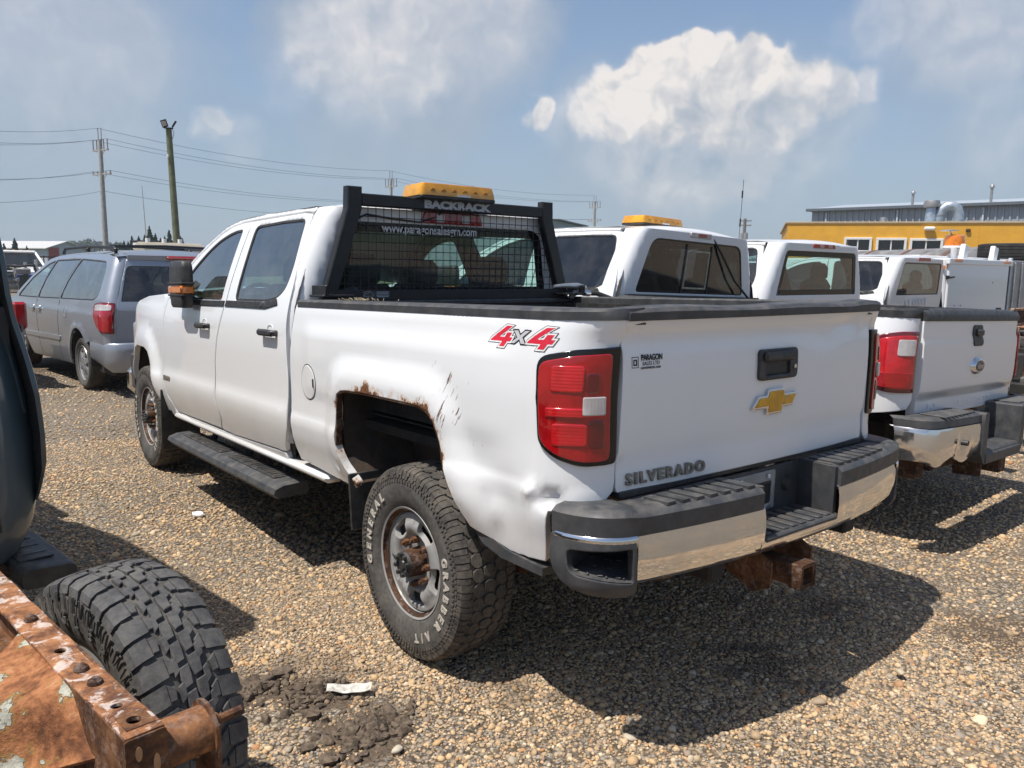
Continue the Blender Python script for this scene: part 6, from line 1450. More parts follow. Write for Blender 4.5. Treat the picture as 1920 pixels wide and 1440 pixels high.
# ------------------------------------------------------------------ utility truck and tanker on the right
YU = 2.9
p0_, p1_ = on_y(1775, 484, YU), on_y(1893, 490, YU)
U = thing('utility_truck', 'white service body truck with big rear door, orange beacon and amber marker lamps', 'truck', (p0_.x, YU, 0))
UW = p1_.x-p0_.x; UZ = p0_.z
b = MB(); b.box((UW/2, 1.6, (.75+UZ)/2), (UW, 3.2, UZ-.75), .02); b.to('service_body', WHITE_CLEAN, U)
b = MB(); b.box((UW/2-.03, -.02, 1.16), (UW-.14, .04, 1.30), .012); dr = b.to('rear_door', WHITE, U)
b = MB(); b.box((UW/2, -.03, UZ-.045), (UW+.02, .06, .09), .01); b.to('door_header', WHITE, U)
b = MB(); b.box((UW-.075, -.03, 1.15), (.05, .02, 1.34)); b.to('door_gap', TRIM, U)
b = MB(); b.box((UW-.018, -.02, 1.2), (.06, .06, 1.4), .01); b.to('door_post', simple('pale_blue_grey', (.42, .48, .53), .5), U)
b = MB(); b.box((UW*.84, -.043, 1.02), (.20, .012, .07), .003); b.to('latch', TRIM, dr)
b = MB(); b.cyl((.06, -.05, UZ-.30), (.19, -.06, UZ-.285), .012, n=8); b.box((.03, -.03, UZ-.29), (.06, .04, .05), .008); b.to('door_holder', BLACKPT, dr)
for k, (x, z) in enumerate(((.70*UW, 1.48), (.13*UW, 1.12), (.22*UW, 1.12))): b = MB(); b.cyl((x, -.04, z), (x, -.046, z), .010, n=10); b.to('bolt', BLACKPT, dr)
for x in (.12*UW, .90*UW): b = MB(); b.box((x, -.066, UZ-.030), (.26, .02, .05), .012); b.to('marker_lamp', ORANGE, U)
b = MB(); b.cyl((-.02, .02, UZ-.14), (-.04, .02, UZ-.14), .03, n=12); b.to('side_lamp', ORANGE, U)
for x in (.36*UW, .84*UW): b = MB(); b.box((x, .12, UZ+.10), (.17, .08, .26), .012, rot=Matrix.Rotation(.25, 3, 'Y').to_4x4()); b.to('rack_post', WHITE_CLEAN, U)
b = MB(); b.cyl((.43*UW, .35, UZ-.02), (.43*UW, .35, UZ+.20), .045, n=12); b.cyl((.43*UW, .35, UZ+.19), (.43*UW, .35, UZ+.22), .165, n=20); b.to('beacon_stand', WHITE_CLEAN, U)
b = MB(); b.lathe([(UZ+.22, .150), (UZ+.24, .155), (UZ+.38, .145), (UZ+.40, .11), (UZ+.405, 0)], (.43*UW, .35, 0), 'Z', 20); b.to('beacon', ORANGE, U, 40)
b = MB(); b.lathe([(UZ+.46, 0), (UZ+.462, .14), (UZ+.475, .14), (UZ+.49, 0)], (.40*UW, .42, 0), 'Z', 18); b.cyl((.42*UW, .38, UZ+.39), (.40*UW, .42, UZ+.47), .01, n=6); b.to('work_light_disc', ALU, U)
b = MB(); b.lathe([(0, 0), (0, .085), (.05, .095), (.08, .07), (.09, 0)], (UW+.05, .2, UZ+.08), 'Y', 18); b.tube([(UW+.05, .26, UZ+.08), (UW-.05, .3, UZ-.02)], .014, 6); b.to('round_lamp', BLACKPL, U)
WU = link(bpy.data.objects.new('wheel', None), U); WU.location = (.12, .9, .45); add_tyre(WU, .45, .26, .25, 'rib', 48, RUBBERCLEAN, RUBBERCLEAN); steel_rim(WU, .25, .2, STEEL, 5, 0, 8)
for loc, s in (((UW-.12, .9, .45), -1), ((.12, 5.2, .45), 1), ((UW-.12, 5.2, .45), -1)): copy_tree(WU, U, loc, (.4, 0, 0 if s > 0 else PI))
b = MB(); b.box((UW/2, 2.8, .62), (UW*.5, 6.0, .2)); b.cyl((.1, .9, .45), (UW-.1, .9, .45), .06, n=8); b.cyl((.1, 5.2, .45), (UW-.1, 5.2, .45), .06, n=8); b.to('chassis_frame', DARK, U)
b = MB(); b.box((UW/2, 4.7, 1.25), (UW, 2.0, 1.1), .12); b.to('cab', WHITE_CLEAN, U)
SP_ = thing('spare_tyre', 'large black ribbed tyre lying flat on top of the white utility truck', 'tyre', (on_y(1900, 455, YU+.95).x, YU+.95, UZ+.22), (0, -PI/2, 0))
add_tyre(SP_, .62, .34, .32, 'ribs', 64, RUBBERCLEAN, RUBBERCLEAN)
b = MB(); b.box((UW/2+.62, 1.0, UZ+.025), (UW+1.3, 1.2, .05), .01); b.to('tyre_rack', WHITE_CLEAN, U)
# stainless cabinet beside it
STN = simple('dull_stainless', (.34, .33, .33), .42, .6, var=.15, scale=4, dust=.3)
CAB = thing('steel_cabinet', 'dull stainless cabinet standing right of the white utility truck door', 'cabinet', (p1_.x+.62, YU+.1, 0))
b = MB(); b.box((.1, .6, 1.32), (1.10, 1.2, 1.10), .02); b.to('cabinet_body', STN, CAB)
for x in (-.36, -.10, .22): b = MB(); b.box((x, -.012, 1.32), (.028, .03, 1.02), .006); b.to('corner_strip', ALU, CAB)
b = MB(); b.box((.1, .6, .40), (1.0, 1.1, .74), .02); b.to('base', RUSTDARK, CAB)
# tanker behind
ta, tb_ = at(1560, 478, 24.5), at(1850, 486, 18.0); ta.z = tb_.z = 0
TN = thing('tank_truck', 'long stained aluminium tank with brown bands behind the white pickups', 'tank truck', (ta+tb_)/2, (0, 0, math.atan2(tb_.y-ta.y, tb_.x-ta.x)))
LN = (tb_-ta).length; STAIN = new_mat('stained_aluminium')
def _stain():
    m, g, out = STAIN; p = pos(g); n = g.noise(p, 3, 7, .65, .5); z = g.sep(p)[2]
    c = g.ramp(n, [(.3, (.16, .12, .09)), (.5, (.36, .33, .30)), (.7, (.50, .48, .46))])
    bsdf(g, out, c, .42, .55, .5, 0, bump(g, n, .1, .02)); return m
STAIN = _stain()
b = MB(); b.lathe([(-LN/2-.15, 0), (-LN/2-.12, .5), (-LN/2, .78), (LN/2, .78), (LN/2+.12, .5), (LN/2+.15, 0)], (0, 0, 1.46), 'X', 40); tk = b.to('tank', STAIN, TN, 50)
for k in range(4): b = MB(); x = -LN/2+LN*(.12+.255*k); b.lathe([(x-.07, .76), (x-.07, .792), (x+.07, .792), (x+.07, .76)], (0, 0, 1.46), 'X', 40); b.to('band', simple('brown_band', (.13, .07, .055), .6, scale=9), tk, 40)
b = MB(); b.box((0, 0, .68), (LN, .8, .30)); b.to('chassis_frame', DARK, TN)
for x in (-LN*.38, -LN*.12, LN*.38):
    for sy in (-1, 1): b = MB(); b.cyl((x, sy*.95, .48), (x, sy*.68, .48), .48, n=22); b.to('wheel', RUBBERCLEAN, TN)
    b = MB(); b.cyl((x, -.8, .48), (x, .8, .48), .06, n=8); b.to('axle', DARK, TN)
# stack of rusty steel at the right edge
js = at(1905, 700, 11.6); js.z = 0
RP = rust_mat('pale_rusty_paint', .55, 14, .45)
for k, (dx, dy, z, w, h, d, mt, lab) in enumerate(((.40, .12, 1.004, .95, .26, .5, 'frame', 'cream painted rusty steel frame on top of the scrap pile'), (.45, .1, .815, 1.0, .12, .3, RP, 'flaking orange steel channel under the cream frame in the scrap pile'), (.42, .12, .675, .9, .16, .32, RUST, 'brown steel beam with bolt holes high in the scrap pile'), (.44, .1, .505, 1.0, .18, .34, RP, 'thick pale rusty beam in the middle of the scrap pile'), (.40, .1, .285, .9, .26, .30, RUST, 'deep brown box beam low in the scrap pile'), (.50, .12, .085, 1.2, .17, .6, 'pallet', 'grey timber pallet under the scrap pile'))):
    o = thing('timber_pallet' if mt == 'pallet' else 'scrap_rack' if mt == 'frame' else 'scrap_beam', lab, 'pallet' if mt == 'pallet' else 'scrap steel', (js.x+dx, js.y+dy, z))
    if mt == 'frame':
        for (cx, cz, ww, hh) in ((0, h/2-.02, w, .035), (0, -h/2+.02, w, .04), (-w/2+.02, 0, .035, h-.075), (w/2-.02, 0, .035, h-.075)): b = MB(); b.box((cx, 0, cz), (ww, .06, hh), .006); b.to('bar', RP, o)
        b = MB(); b.box((0, .05, 0), (w-.06, .02, h-.06)); b.to('back_sheet', RUSTDARK, o)
    elif mt == 'pallet':
        for j in range(7): b = MB(); b.box((-w/2+.08+j*.17, 0, .06), (.13, d, .022), .004); b.to('plank', simple('grey_timber', (.25, .22, .18), .9, scale=20, bumps=(60, .3)), o)
        for y in (-d/2+.05, 0, d/2-.05): b = MB(); b.box((0, y, -.015), (w, .09, .13), .004); b.to('bearer', MATS['grey_timber'], o)
    else:
        b = MB(); b.box((0, 0, h*.42), (w, d, h*.16), .006); b.box((0, 0, -h*.42), (w, d, h*.16), .006); b.box((0, -d*.30, 0), (w, .03, h*.70), .003); b.box((0, d*.30, 0), (w, .03, h*.70), .003); b.to('beam_body', mt, o)
        if k == 2:
            for j in range(6): b = MB(); b.cyl((-w/2+.08+j*.14, -d*.30-.016, 0), (-w/2+.08+j*.14, -d*.30-.018, 0), .018, n=12); b.to('bolt_hole', DARK, o)
# ------------------------------------------------------------------ buildings
def oriented(a, b_): return math.atan2(b_.y-a.y, b_.x-a.x)
ya = at(1474, 470, 40); ya.z = 0; yb_ = ya+Vector((.565, -.825, 0))*17.0
YB_ = thing('yellow_building', 'flat roofed yellow metal building with white framed windows behind the trucks', 'building', ya, (0, 0, oriented(ya, yb_)))
LB = (yb_-ya).length; HB = at(1474, 419, 40).z
YEL = simple('yellow_sheet_metal', (.70, .36, .030), .5, var=.06, scale=1.5, dust=.12, bumps=(2.5, .3, .05))
dirn = (yb_-ya).normalized()
def on_wall(px, py):
    d = ray(px, py); nrm = Vector((-dirn.y, dirn.x, 0)); t = (ya-CAM_LOC).dot(nrm)/d.dot(nrm); P = CAM_LOC+d*t; return ((P-ya).dot(dirn), P.z)
wins = []
for (x0, y0, x1, y1) in ((1583, 445, 1632, 488), (1643, 446, 1697, 489), (1706, 447, 1765, 490)):
    a, b_ = on_wall(x0, y0), on_wall(x1, y1); wins.append((a[0], b_[0], b_[1], a[1]))
panel('front_wall', [(0, 0), (LB, 0), (LB, HB), (0, HB)], lambda q: np.c_[q[:, 0], 0*q[:, 0], q[:, 1]], YEL, YB_, [[(a, c_), (b_, c_), (b_, d_), (a, d_)] for a, b_, c_, d_ in wins], res=1.0, thick=.12, edge=0)
b = MB(); b.box((.06, 6, HB/2), (.12, 11.8, HB)); b.box((LB-.06, 6, HB/2), (.12, 11.8, HB)); b.box((LB/2, 11.9, HB/2), (LB-.3, .12, HB)); b.to('side_walls', YEL, YB_)
b = MB(); b.box((LB/2, 5.95, HB-.18), (LB-.3, 11.6, .10)); b.to('roof', simple('grey_roofing', (.24, .24, .24), .9), YB_)
b = MB(); b.box((LB/2, .04, HB+.03), (LB+.1, .18, .09), .01); b.box((.0, 6, HB+.03), (.22, 11.8, .088), .01); b.to('roof_trim', simple('tan_flashing', (.42, .33, .20), .6), YB_)
for k in range(1, 6): b = MB(); b.box((LB*k/6, -.006, HB/2), (.02, .012, HB-.1)); b.to('sheet_seam', YEL, YB_)
WFR = simple('white_window_frame', (.72, .72, .71), .5, var=.05)
for a, b2, c_, d_ in wins:
    w_ = MB(); fw_ = .11
    for cx, cz, ww, hh in (((a+b2)/2, d_-fw_/2, b2-a, fw_), ((a+b2)/2, c_+fw_/2, b2-a, fw_), (a+fw_/2, (c_+d_)/2, fw_, d_-c_-2*fw_), (b2-fw_/2, (c_+d_)/2, fw_, d_-c_-2*fw_)): w_.box((cx, -.02, cz), (ww, .14, hh), .01)
    wo = w_.to('window', WFR, YB_)
    m_ = MB(); m_.box(((a+b2)/2, .0, (c_+d_)/2), (.06, .08, d_-c_-2*fw_), .01); m_.box(((a+b2)/2, -.005, c_+.45), (b2-a-2*fw_, .05, .05), .01); m_.to('mullion', WFR, wo)
    g_ = MB(); g_.box(((a+b2)/2, .05, (c_+d_)/2), (b2-a-.1, .01, d_-c_-.1)); g_.to('window_pane', GLASSDARK, wo)
    i_ = MB(); i_.box(((a+b2)/2, .6, (c_+d_)/2), (b2-a+.4, .05, d_-c_+.4)); i_.to('blind', INTERIOR, wo)
xw, zw = on_wall(1742, 429); b = MB(); b.box((xw, -.14, zw), (.48, .26, .18), .06); b.to('wall_lamp', WFR, YB_)
xw, zw = on_wall(1815, 432); b = MB(); b.box((xw, -.05, zw), (.2, .1, .14), .03); b.to('wall_box', RUSTDARK, YB_)
# roof plant
def roof_thing(name, label, px, cat, fn):
    x_, z_ = on_wall(px, 415); p = ya+dirn*x_+Vector((-dirn.y, dirn.x, 0))*1.6; o = thing(name, label, cat, (p.x, p.y, HB-.13), (0, 0, oriented(ya, yb_))); fn(o)
GALV = simple('galvanised_duct', (.42, .47, .52), .38, .6, var=.2, scale=5)
def vent(o): b = MB(); b.lathe([(0, .30), (.55, .26), (1.0, .22)], (0, 0, 0), 'Z', 20); b.to('flue', GALV, o, 40); b = MB(); b.lathe([(.98, .2), (.98, .36), (1.15, .38), (1.3, .34), (1.32, 0)], (0, 0, 0), 'Z', 20); b.to('flue_cap', STN, o, 40)
def duct(o):
    b = MB(); b.tube([(-.3, 0, 0), (-.3, 0, .55), (-.22, 0, .85), (0, 0, 1.02), (.25, 0, 1.05), (.48, 0, .9), (.56, 0, .62), (.58, 0, 0)], .24, 18); b.to('elbow_pipe', GALV, o, 50)
    for z in (.3, .58): b = MB(); b.lathe([(z-.02, .24), (z-.02, .262), (z+.02, .262), (z+.02, .24)], (-.3, 0, 0), 'Z', 20); b.to('joint_ring', STN, o)
def cone(o): b = MB(); b.lathe([(0, .24), (.5, .15), (.52, 0)], (0, 0, 0), 'Z', 16); b.to('vent_cone', STN, o, 40); b = MB(); b.lathe([(0, .3), (.04, .3), (.06, .24)], (0, 0, 0), 'Z', 16); b.to('flange', STN, o)
def lowvent(o): b = MB(); b.lathe([(0, .36), (.22, .34), (.24, .42), (.36, .10), (.37, 0)], (0, 0, 0), 'Z', 18); b.to('vent_hood', simple('dull_purple_brown', (.16, .12, .13), .6), o, 40); b = MB(); b.box((0, 0, .03), (.9, .9, .06), .01); b.to('curb', STN, o)
roof_thing('roof_flue', 'straight grey flue with wide cap on the yellow building roof', 1757, 'flue', vent)
roof_thing('bent_duct', 'shiny galvanised duct bent over on the yellow building roof', 1786, 'duct', duct)
roof_thing('roof_cone', 'short pale cone vent on the yellow building roof', 1665, 'vent', cone)
roof_thing('low_roof_vent', 'low dark hooded vent on the yellow building roof', 1842, 'vent', lowvent)
# the grey hall behind it
ga, gb = at(1518, 470, 62), at(2080, 470, 50); ga.z = gb.z = 0
GH = thing('grey_hall', 'tall grey ribbed metal hall rising behind the yellow building', 'building', ga, (0, 0, oriented(ga, gb)))
LG = (gb-ga).length; HG = at(1518, 396, 62).z; GD = (gb-ga).normalized()
GRY = simple('grey_ribbed_sheet', (.30, .335, .37), .5, .1, var=.06, scale=1.2)
b = MB(); b.box((LG/2, 8, HG/2), (LG, 16, HG)); b.to('hall_walls', GRY, GH)
nrib = int(LG/.42)
rm = MB(); rm.prism([(-.08, 0), (-.05, -.08), (.05, -.08), (.08, 0)], 0, HG-.02, 'Z'); rme = rm.mesh('wall_rib'); rme.materials.append(GRY)
for k in range(1, nrib):
    o = link(bpy.data.objects.new('wall_rib', rme), GH); o.location = (k*LG/nrib, -.001, 0)
b = MB(); b.prism([(-.35, HG-.05), (-.35, HG+.10), (8, HG+1.0), (16.35, HG+.10), (16.35, HG-.05)], -.3, LG+.3, 'X'); b.to('roof', simple('pale_roof_sheet', (.42, .46, .50), .4, .2), GH)
b = MB(); b.box((LG/2, -.38, HG+.03), (LG+.7, .10, .22), .02); b.to('eaves_trim', simple('dark_eaves', (.10, .12, .14), .5), GH)
for k in (.06, .33, .62): b = MB(); b.box((LG*k, -.10, HG/2), (.12, .10, HG-.3), .02); b.to('downpipe', simple('pale_downpipe', (.5, .53, .56), .5), GH)
def hall_x(px): d = ray(px, 400); n_ = Vector((-GD.y, GD.x, 0)); t = (ga-CAM_LOC).dot(n_)/d.dot(n_); return (CAM_LOC+d*t-ga).dot(GD)
for px, h in ((1702, 1.1), (1850, 1.3)):
    x_ = hall_x(px); p = ga+GD*x_+Vector((-GD.y, GD.x, 0))*1.0; o = thing('roof_stack', 'thin stack with ball cap on the grey hall roof' if h < 1.2 else 'taller thin stack on the grey hall roof', 'stack', (p.x, p.y, HG+.15)); b = MB(); b.cyl((0, 0, 0), (0, 0, h*.8), .09, n=10); b.to('pipe', STN, o); b = MB(); b.lathe([(h*.78, .08), (h*.8, .15), (h*.92, .15), (h, .06), (h, 0)], (0, 0, 0), 'Z', 12); b.to('cap', STN, o, 60)
# small grey shed seen behind the rack, and the barn on the left
def shed(name, label, pa, pb, h, depth, wallm, roofm, gab=1.28):
    a, b_ = pa.copy(), pb.copy(); a.z = b_.z = 0; o = thing(name, label, 'building', a, (0, 0, oriented(a, b_))); L_ = (b_-a).length
    w = MB(); w.prism([(0, 0), (L_, 0), (L_, h), (L_/2, h*gab), (0, h)], 0, depth, 'Y'); w.to('walls', wallm, o)
    for s in (0, 1):
        r = MB(); x0, x1 = (-.5, L_/2) if s == 0 else (L_+.5, L_/2); dz = h*(gab-1)/(L_/2)
        r.prism([(x0, h-.5*dz+.02), (x1, h*gab+.02), (x1, h*gab+.14), (x0, h-.5*dz+.14)], -.4, depth+.4, 'Y'); r.to('roof_slope', roofm, o)
    return o, L_
shed('grey_shed', 'low grey shed seen past the black rack post', at(985, 470, 78), at(1092, 470, 88), at(1092, 425, 88).z, 14, GRY, simple('dark_shed_roof', (.20, .21, .22), .6), 1.05)
ba, bb_ = at(88, 470, 118), at(158, 470, 124)
ob, Lb = shed('barn', 'white gabled barn with red doorway and pale curved roof by the tree line', ba, bb_, 3.5, 22, simple('barn_white', (.42, .45, .48), .6), simple('barn_roof', (.52, .51, .50), .5))
b = MB(); b.box((Lb*.17, -.06, 2.2), (Lb*.26, .1, 2.8)); b.to('red_panel', simple('barn_red', (.30, .035, .025), .7), ob)
b = MB(); b.box((Lb*.02, 10, 2.3), (.1, 16, 2.4)); b.to('side_panel', MATS['barn_red'], ob)
pa = at(85, 486, 60); pa.z = 0
fo = thing('yard_fence', 'dark post fence in front of the barn', 'fence', pa, (0, 0, face_cam(pa)))
for k in range(9): b = MB(); b.box((-1.5+k*.7, 0, 1.0), (.08, .08, 2.0)); b.to('post', RUSTDARK, fo)
for z in (.7, 1.3, 1.9): b = MB(); b.box((1.3, 0, z), (5.8, .04, .10)); b.to('rail', RUSTDARK, fo)
# ------------------------------------------------------------------ power line
POLE = simple('pale_concrete_pole', (.34, .32, .30), .8, var=.15, scale=3); WOODP = simple('weathered_wood_pole', (.14, .15, .085), .9, var=.25, scale=4, bumps=(30, .3)); INS = simple('grey_insulator', (.26, .25, .27), .5)
WIREM = simple('dull_wire', (.16, .17, .19), .6)
line = [(-330, 200, 47), (186, 240, 65), (733, 320, 91), (1116, 366, 116)]
LABS = ['pale pole further along the power line, left of the barn', 'tall pale power pole with two crossarms behind the minivan', 'pale power pole topped with a spike behind the black rack', 'distant power pole with fork arms behind the second pickup']
tops = []
for i, (px, py, dp) in enumerate(line):
    P = at(px, py, dp); base = Vector((P.x, P.y, 0)); H = P.z
    nxt = at(*line[min(i+1, 3)]); prv = at(*line[max(i-1, 0)]); dr_ = (nxt-prv); rz = math.atan2(dr_.y, dr_.x)
    o = thing('power_pole', LABS[i], 'power pole', base, (0, 0, rz), 'poles of the power line'); tops.append((base, H, rz))
    b = MB(); b.cyl((0, 0, 0), (0, 0, H-.9), .24, .15, n=14); b.to('mast', POLE, o)
    b = MB(); 
    for s in (-1, 1): b.cyl((0, s*.20, H-1.2), (0, s*.22, H), .035, n=6)
    b.box((0, 0, H-.95), (.12, .5, .08)); b.to('top_fork', INS, o)
    for za, w_ in ((H-1.75, 1.05), (H-3.65, 1.25)):
        b = MB(); b.box((0, 0, za), (.12, 2*w_, .12)); b.tube([(0, -w_*.6, za), (0, 0, za-.6), (0, w_*.6, za)], .025, 5); ca = b.to('crossarm', POLE, o)
        for yy in (-w_+.08, -w_*.45, w_*.45, w_-.08):
            hh = .85 if za > H-2 else .25; b = MB(); b.cyl((0, yy, za), (0, yy, za+hh), .05, n=6); b.to('insulator', INS, ca)
def wire(name, pts_, lab, r=.016):
    b = MB(); b.tube(pts_, r, 4, cap=False); tag(b.to(name, WIREM, None, 60), lab, 'power wire', 'wires of the power line')
for wi, (yy, dz, lab) in enumerate(((.22, 0, 'topmost power wire strung between the pale poles'), (-.95, -.9, 'power wire on the near end of the upper crossarms'), (.95, -.9, 'power wire on the far end of the upper crossarms'), (-1.15, -3.4, 'power wire on the near end of the lower crossarms'), (1.15, -3.4, 'power wire on the far end of the lower crossarms'), (0, -5.0, 'lowest sagging wire below the crossarms'))):
    pts_ = []
    for i in range(3):
        (b0, h0, r0), (b1, h1, r1) = tops[i], tops[i+1]
        A0 = b0+Vector((-math.sin(r0)*yy, math.cos(r0)*yy, h0+dz)); A1 = b1+Vector((-math.sin(r1)*yy, math.cos(r1)*yy, h1+dz))
        for t in np.linspace(0, 1, 13)[(0 if i == 0 else 1):]: pts_.append(A0.lerp(A1, float(t))-Vector((0, 0, 4*.75*t*(1-t))))
    wire('power_wire', pts_, lab)
# wooden transformer pole far right of the line, light pole with flood lamps, whip mast
P = at(1397, 410, 130); o = thing('wooden_pole', 'wooden power pole with double crossarms and transformer left of the yellow building', 'power pole', (P.x, P.y, 0), (0, 0, -.5))
b = MB(); b.cyl((0, 0, 0), (0, 0, P.z), .30, .24, n=12); b.to('mast', simple('brown_wood_pole', (.17, .15, .13), .9, scale=3), o)
for dz, w_ in ((.35, 1.7), (1.05, 1.7)): b = MB(); b.box((.25, 0, P.z-dz), (.16, 2*w_, .18), 0, rot=Matrix.Rotation(.05, 3, 'X').to_4x4()); b.to('crossarm', MATS['brown_wood_pole'], o)
for s in (-1, 1): b = MB(); b.cyl((0, s*.6, P.z-3.4), (0, s*.6, P.z-2.3), .32, n=14); b.box((0, s*.3, P.z-2.8), (.1, .5, .1)); b.to('transformer', INS, o)
P = at(316, 240, 30); o = thing('light_pole', 'green weathered timber light pole with two flood lamps behind the minivan', 'light pole', (P.x, P.y, 0), (0, 0, face_cam(P)))
b = MB(); b.cyl((.18, 0, 0), (0, 0, P.z), .145, .105, n=16); b.to('mast', WOODP, o)
b = MB(); b.box((.0, -.12, P.z-.02), (.34, .06, .05), .01); b.tube([(.12, -.12, P.z-.02), (.18, -.1, P.z-.2), (.12, -.1, P.z-.4)], .01, 5); b.to('lamp_bracket', BLACKPT, o)
for s, x, rt in ((-1, -.14, -.35), (1, .20, .6)):
    fl_m = Matrix.Rotation(rt, 3, 'Y').to_4x4() @ Matrix.Rotation(.6, 3, 'X').to_4x4()
    b = MB(); b.box((x, -.16, P.z+.13), (.22 if s < 0 else .07, .05, .30), .015, rot=fl_m); fh = b.to('flood_lamp', BLACKPT, o)
    if s < 0: b = MB(); b.box((x-.005, -.195, P.z+.12), (.15, .02, .20), .01, rot=fl_m); b.to('lamp_glass', CLEARL, fh)
b = MB(); b.box((-.07, -.12, P.z-1.05), (.07, .07, .12), .02); b.to('photocell', WHITE_CLEAN, o)
P0 = at(266, 348, 45); o = thing('whip_mast', 'thin pale whip mast rising above the minivan roof', 'mast', (P0.x, P0.y, 0)); b = MB(); b.tube([(.15, 0, 0), (.08, 0, P0.z*.6), (0, 0, P0.z)], [.03, .022, .014], 6); b.to('whip', POLE, o); b = MB(); b.cyl((.15, 0, 0), (.15, 0, .3), .12, .06, n=10); b.to('base', POLE, o)
# ------------------------------------------------------------------ spruces and the far wood
def leafmat(name, col, col2):
    m, g, out = new_mat(name); p = pos(g); n = g.noise(p, 1.5, 4, .6); c = g.mix(g.ss(n, .35, .65), col, col2)
    b_ = bsdf(g, out, c, .8, 0, .2); return m
SPR = leafmat('spruce_needles', (.020, .040, .022), (.045, .075, .038)); FOR = leafmat('far_wood_leaves', (.035, .062, .030), (.075, .105, .048)); BARK = simple('bark', (.09, .065, .045), .95, scale=6)
def spruce_mesh(H, seed):
    r = random.Random(seed); b = MB(); n = 44
    for i in range(n):
        t = i/(n-1); z = H*(.06+.93*t); R = H*.235*(1-t)**.8+.06; k = max(5, int(13*(1-t))+5)
        for j in range(k):
            a = 2*PI*(j+r.random())/k; L_ = R*r.uniform(.65, 1.15); w_ = L_*r.uniform(.40, .60)+.05; dz = -L_*r.uniform(.18, .42); c, s = math.cos(a), math.sin(a); zz_ = z+r.uniform(-.1, .1)
            hh = L_*.30+.07; b.add([(c*L_*.12, s*L_*.12, zz_+dz*.1-hh), (c*L_*.55, s*L_*.55, zz_+dz*.5-hh*.9), (c*L_, s*L_, zz_+dz-.02), (c*L_*.95, s*L_*.95, zz_+dz+.05), (c*L_*.5, s*L_*.5, zz_+dz*.4+hh*.35), (c*L_*.1, s*L_*.1, zz_+hh*.4)], [(0, 1, 4, 5), (1, 2, 3, 4)])
            t2 = L_*r.uniform(.45, .8); w2 = w_*.8; b.add([(c*t2-s*w2, s*t2+c*w2, zz_+dz*.6-.10), (c*t2+s*w2, s*t2-c*w2, zz_+dz*.6-.08), (c*t2+s*w2*.4, s*t2-c*w2*.4, zz_+dz*.6+hh*.45), (c*t2-s*w2*.4, s*t2+c*w2*.4, zz_+dz*.6+hh*.5)], [(0, 1, 2, 3)])
            for q in (.35, .68, 1.0):
                x0, x1 = L_*(q-.35), L_*q; ww = w_*(1.1-.45*q); z0, z1 = zz_+dz*(q-.35), zz_+dz*q+r.uniform(-.03, .05)
                b.add([(c*x0-s*ww*.5, s*x0+c*ww*.5, z0), (c*x0+s*ww*.5, s*x0-c*ww*.5, z0-.03), (c*x1+s*ww*.25, s*x1-c*ww*.25, z1), (c*x1-s*ww*.25, s*x1+c*ww*.25, z1-.04)], [(0, 1, 2, 3)])
    return b
trees = [(7, 456, 95), (27, 446, 92), (50, 462, 96), (232, 452, 96), (240, 453, 100), (247, 443, 92), (260, 443, 95), (271, 440, 99), (280, 424, 90), (291, 438, 94), (301, 446, 98), (309, 443, 96), (317, 431, 90), (332, 425, 90), (342, 447, 95), (225, 456, 100), (252, 456, 101)]
for i, (px, py, dp) in enumerate(trees):
    P = at(px, py, dp); o = thing('spruce_tree', {8: 'tallest broad spruce in the row left of the timber light pole', 12: 'slim spruce just left of the timber light pole', 13: 'spruce standing directly behind the timber light pole', 1: 'taller spruce beyond the roof of the white work truck', 0: 'small rounded spruce beyond the white work truck', 2: 'low spruce just left of the barn roof', 14: 'last low spruce right of the timber light pole'}.get(i, 'small dark spruce in the row along the yard edge'), 'spruce tree', (P.x, P.y, 0), (0, 0, i*1.3), 'spruces along the yard edge' if i > 2 else 'spruces near the barn')
    spruce_mesh(P.z, i).to('crown', SPR, o, None, False); b = MB(); b.cyl((0, 0, 0), (0, 0, P.z*.92), P.z*.018, .02, n=7); b.to('trunk', BARK, o)
fv, ff = [], []; rf = np.random.default_rng(3)
for k in range(8500):
    az = YAW+rf.uniform(-.95, .75); dist = rf.uniform(380, 470); hump = 8.2+1.3*math.sin(az*9)+1.0*math.sin(az*31+1)+.8*math.sin(az*77)
    z = rf.uniform(0, 1)**.6*hump*(dist/420); s_ = rf.uniform(.5, 1.3); c = np.array((CAM_LOC.x+math.sin(az)*dist, CAM_LOC.y+math.cos(az)*dist, z)); o = len(fv)
    for q in range(3):
        d = rf.normal(size=(4, 3))*s_*.8; 
        for v in d: fv.append(tuple(c+v+rf.normal(size=3)*.0))
        ff += [(o+q*4, o+q*4+1, o+q*4+2), (o+q*4, o+q*4+2, o+q*4+3), (o+q*4+1, o+q*4+2, o+q*4+3)]
b = MB(); b.v = fv; b.f = ff; b.m = [0]*len(ff); tag(b.to('far_wood', FOR, None, None, False), 'distant band of broadleaf wood along the horizon', kind='stuff')
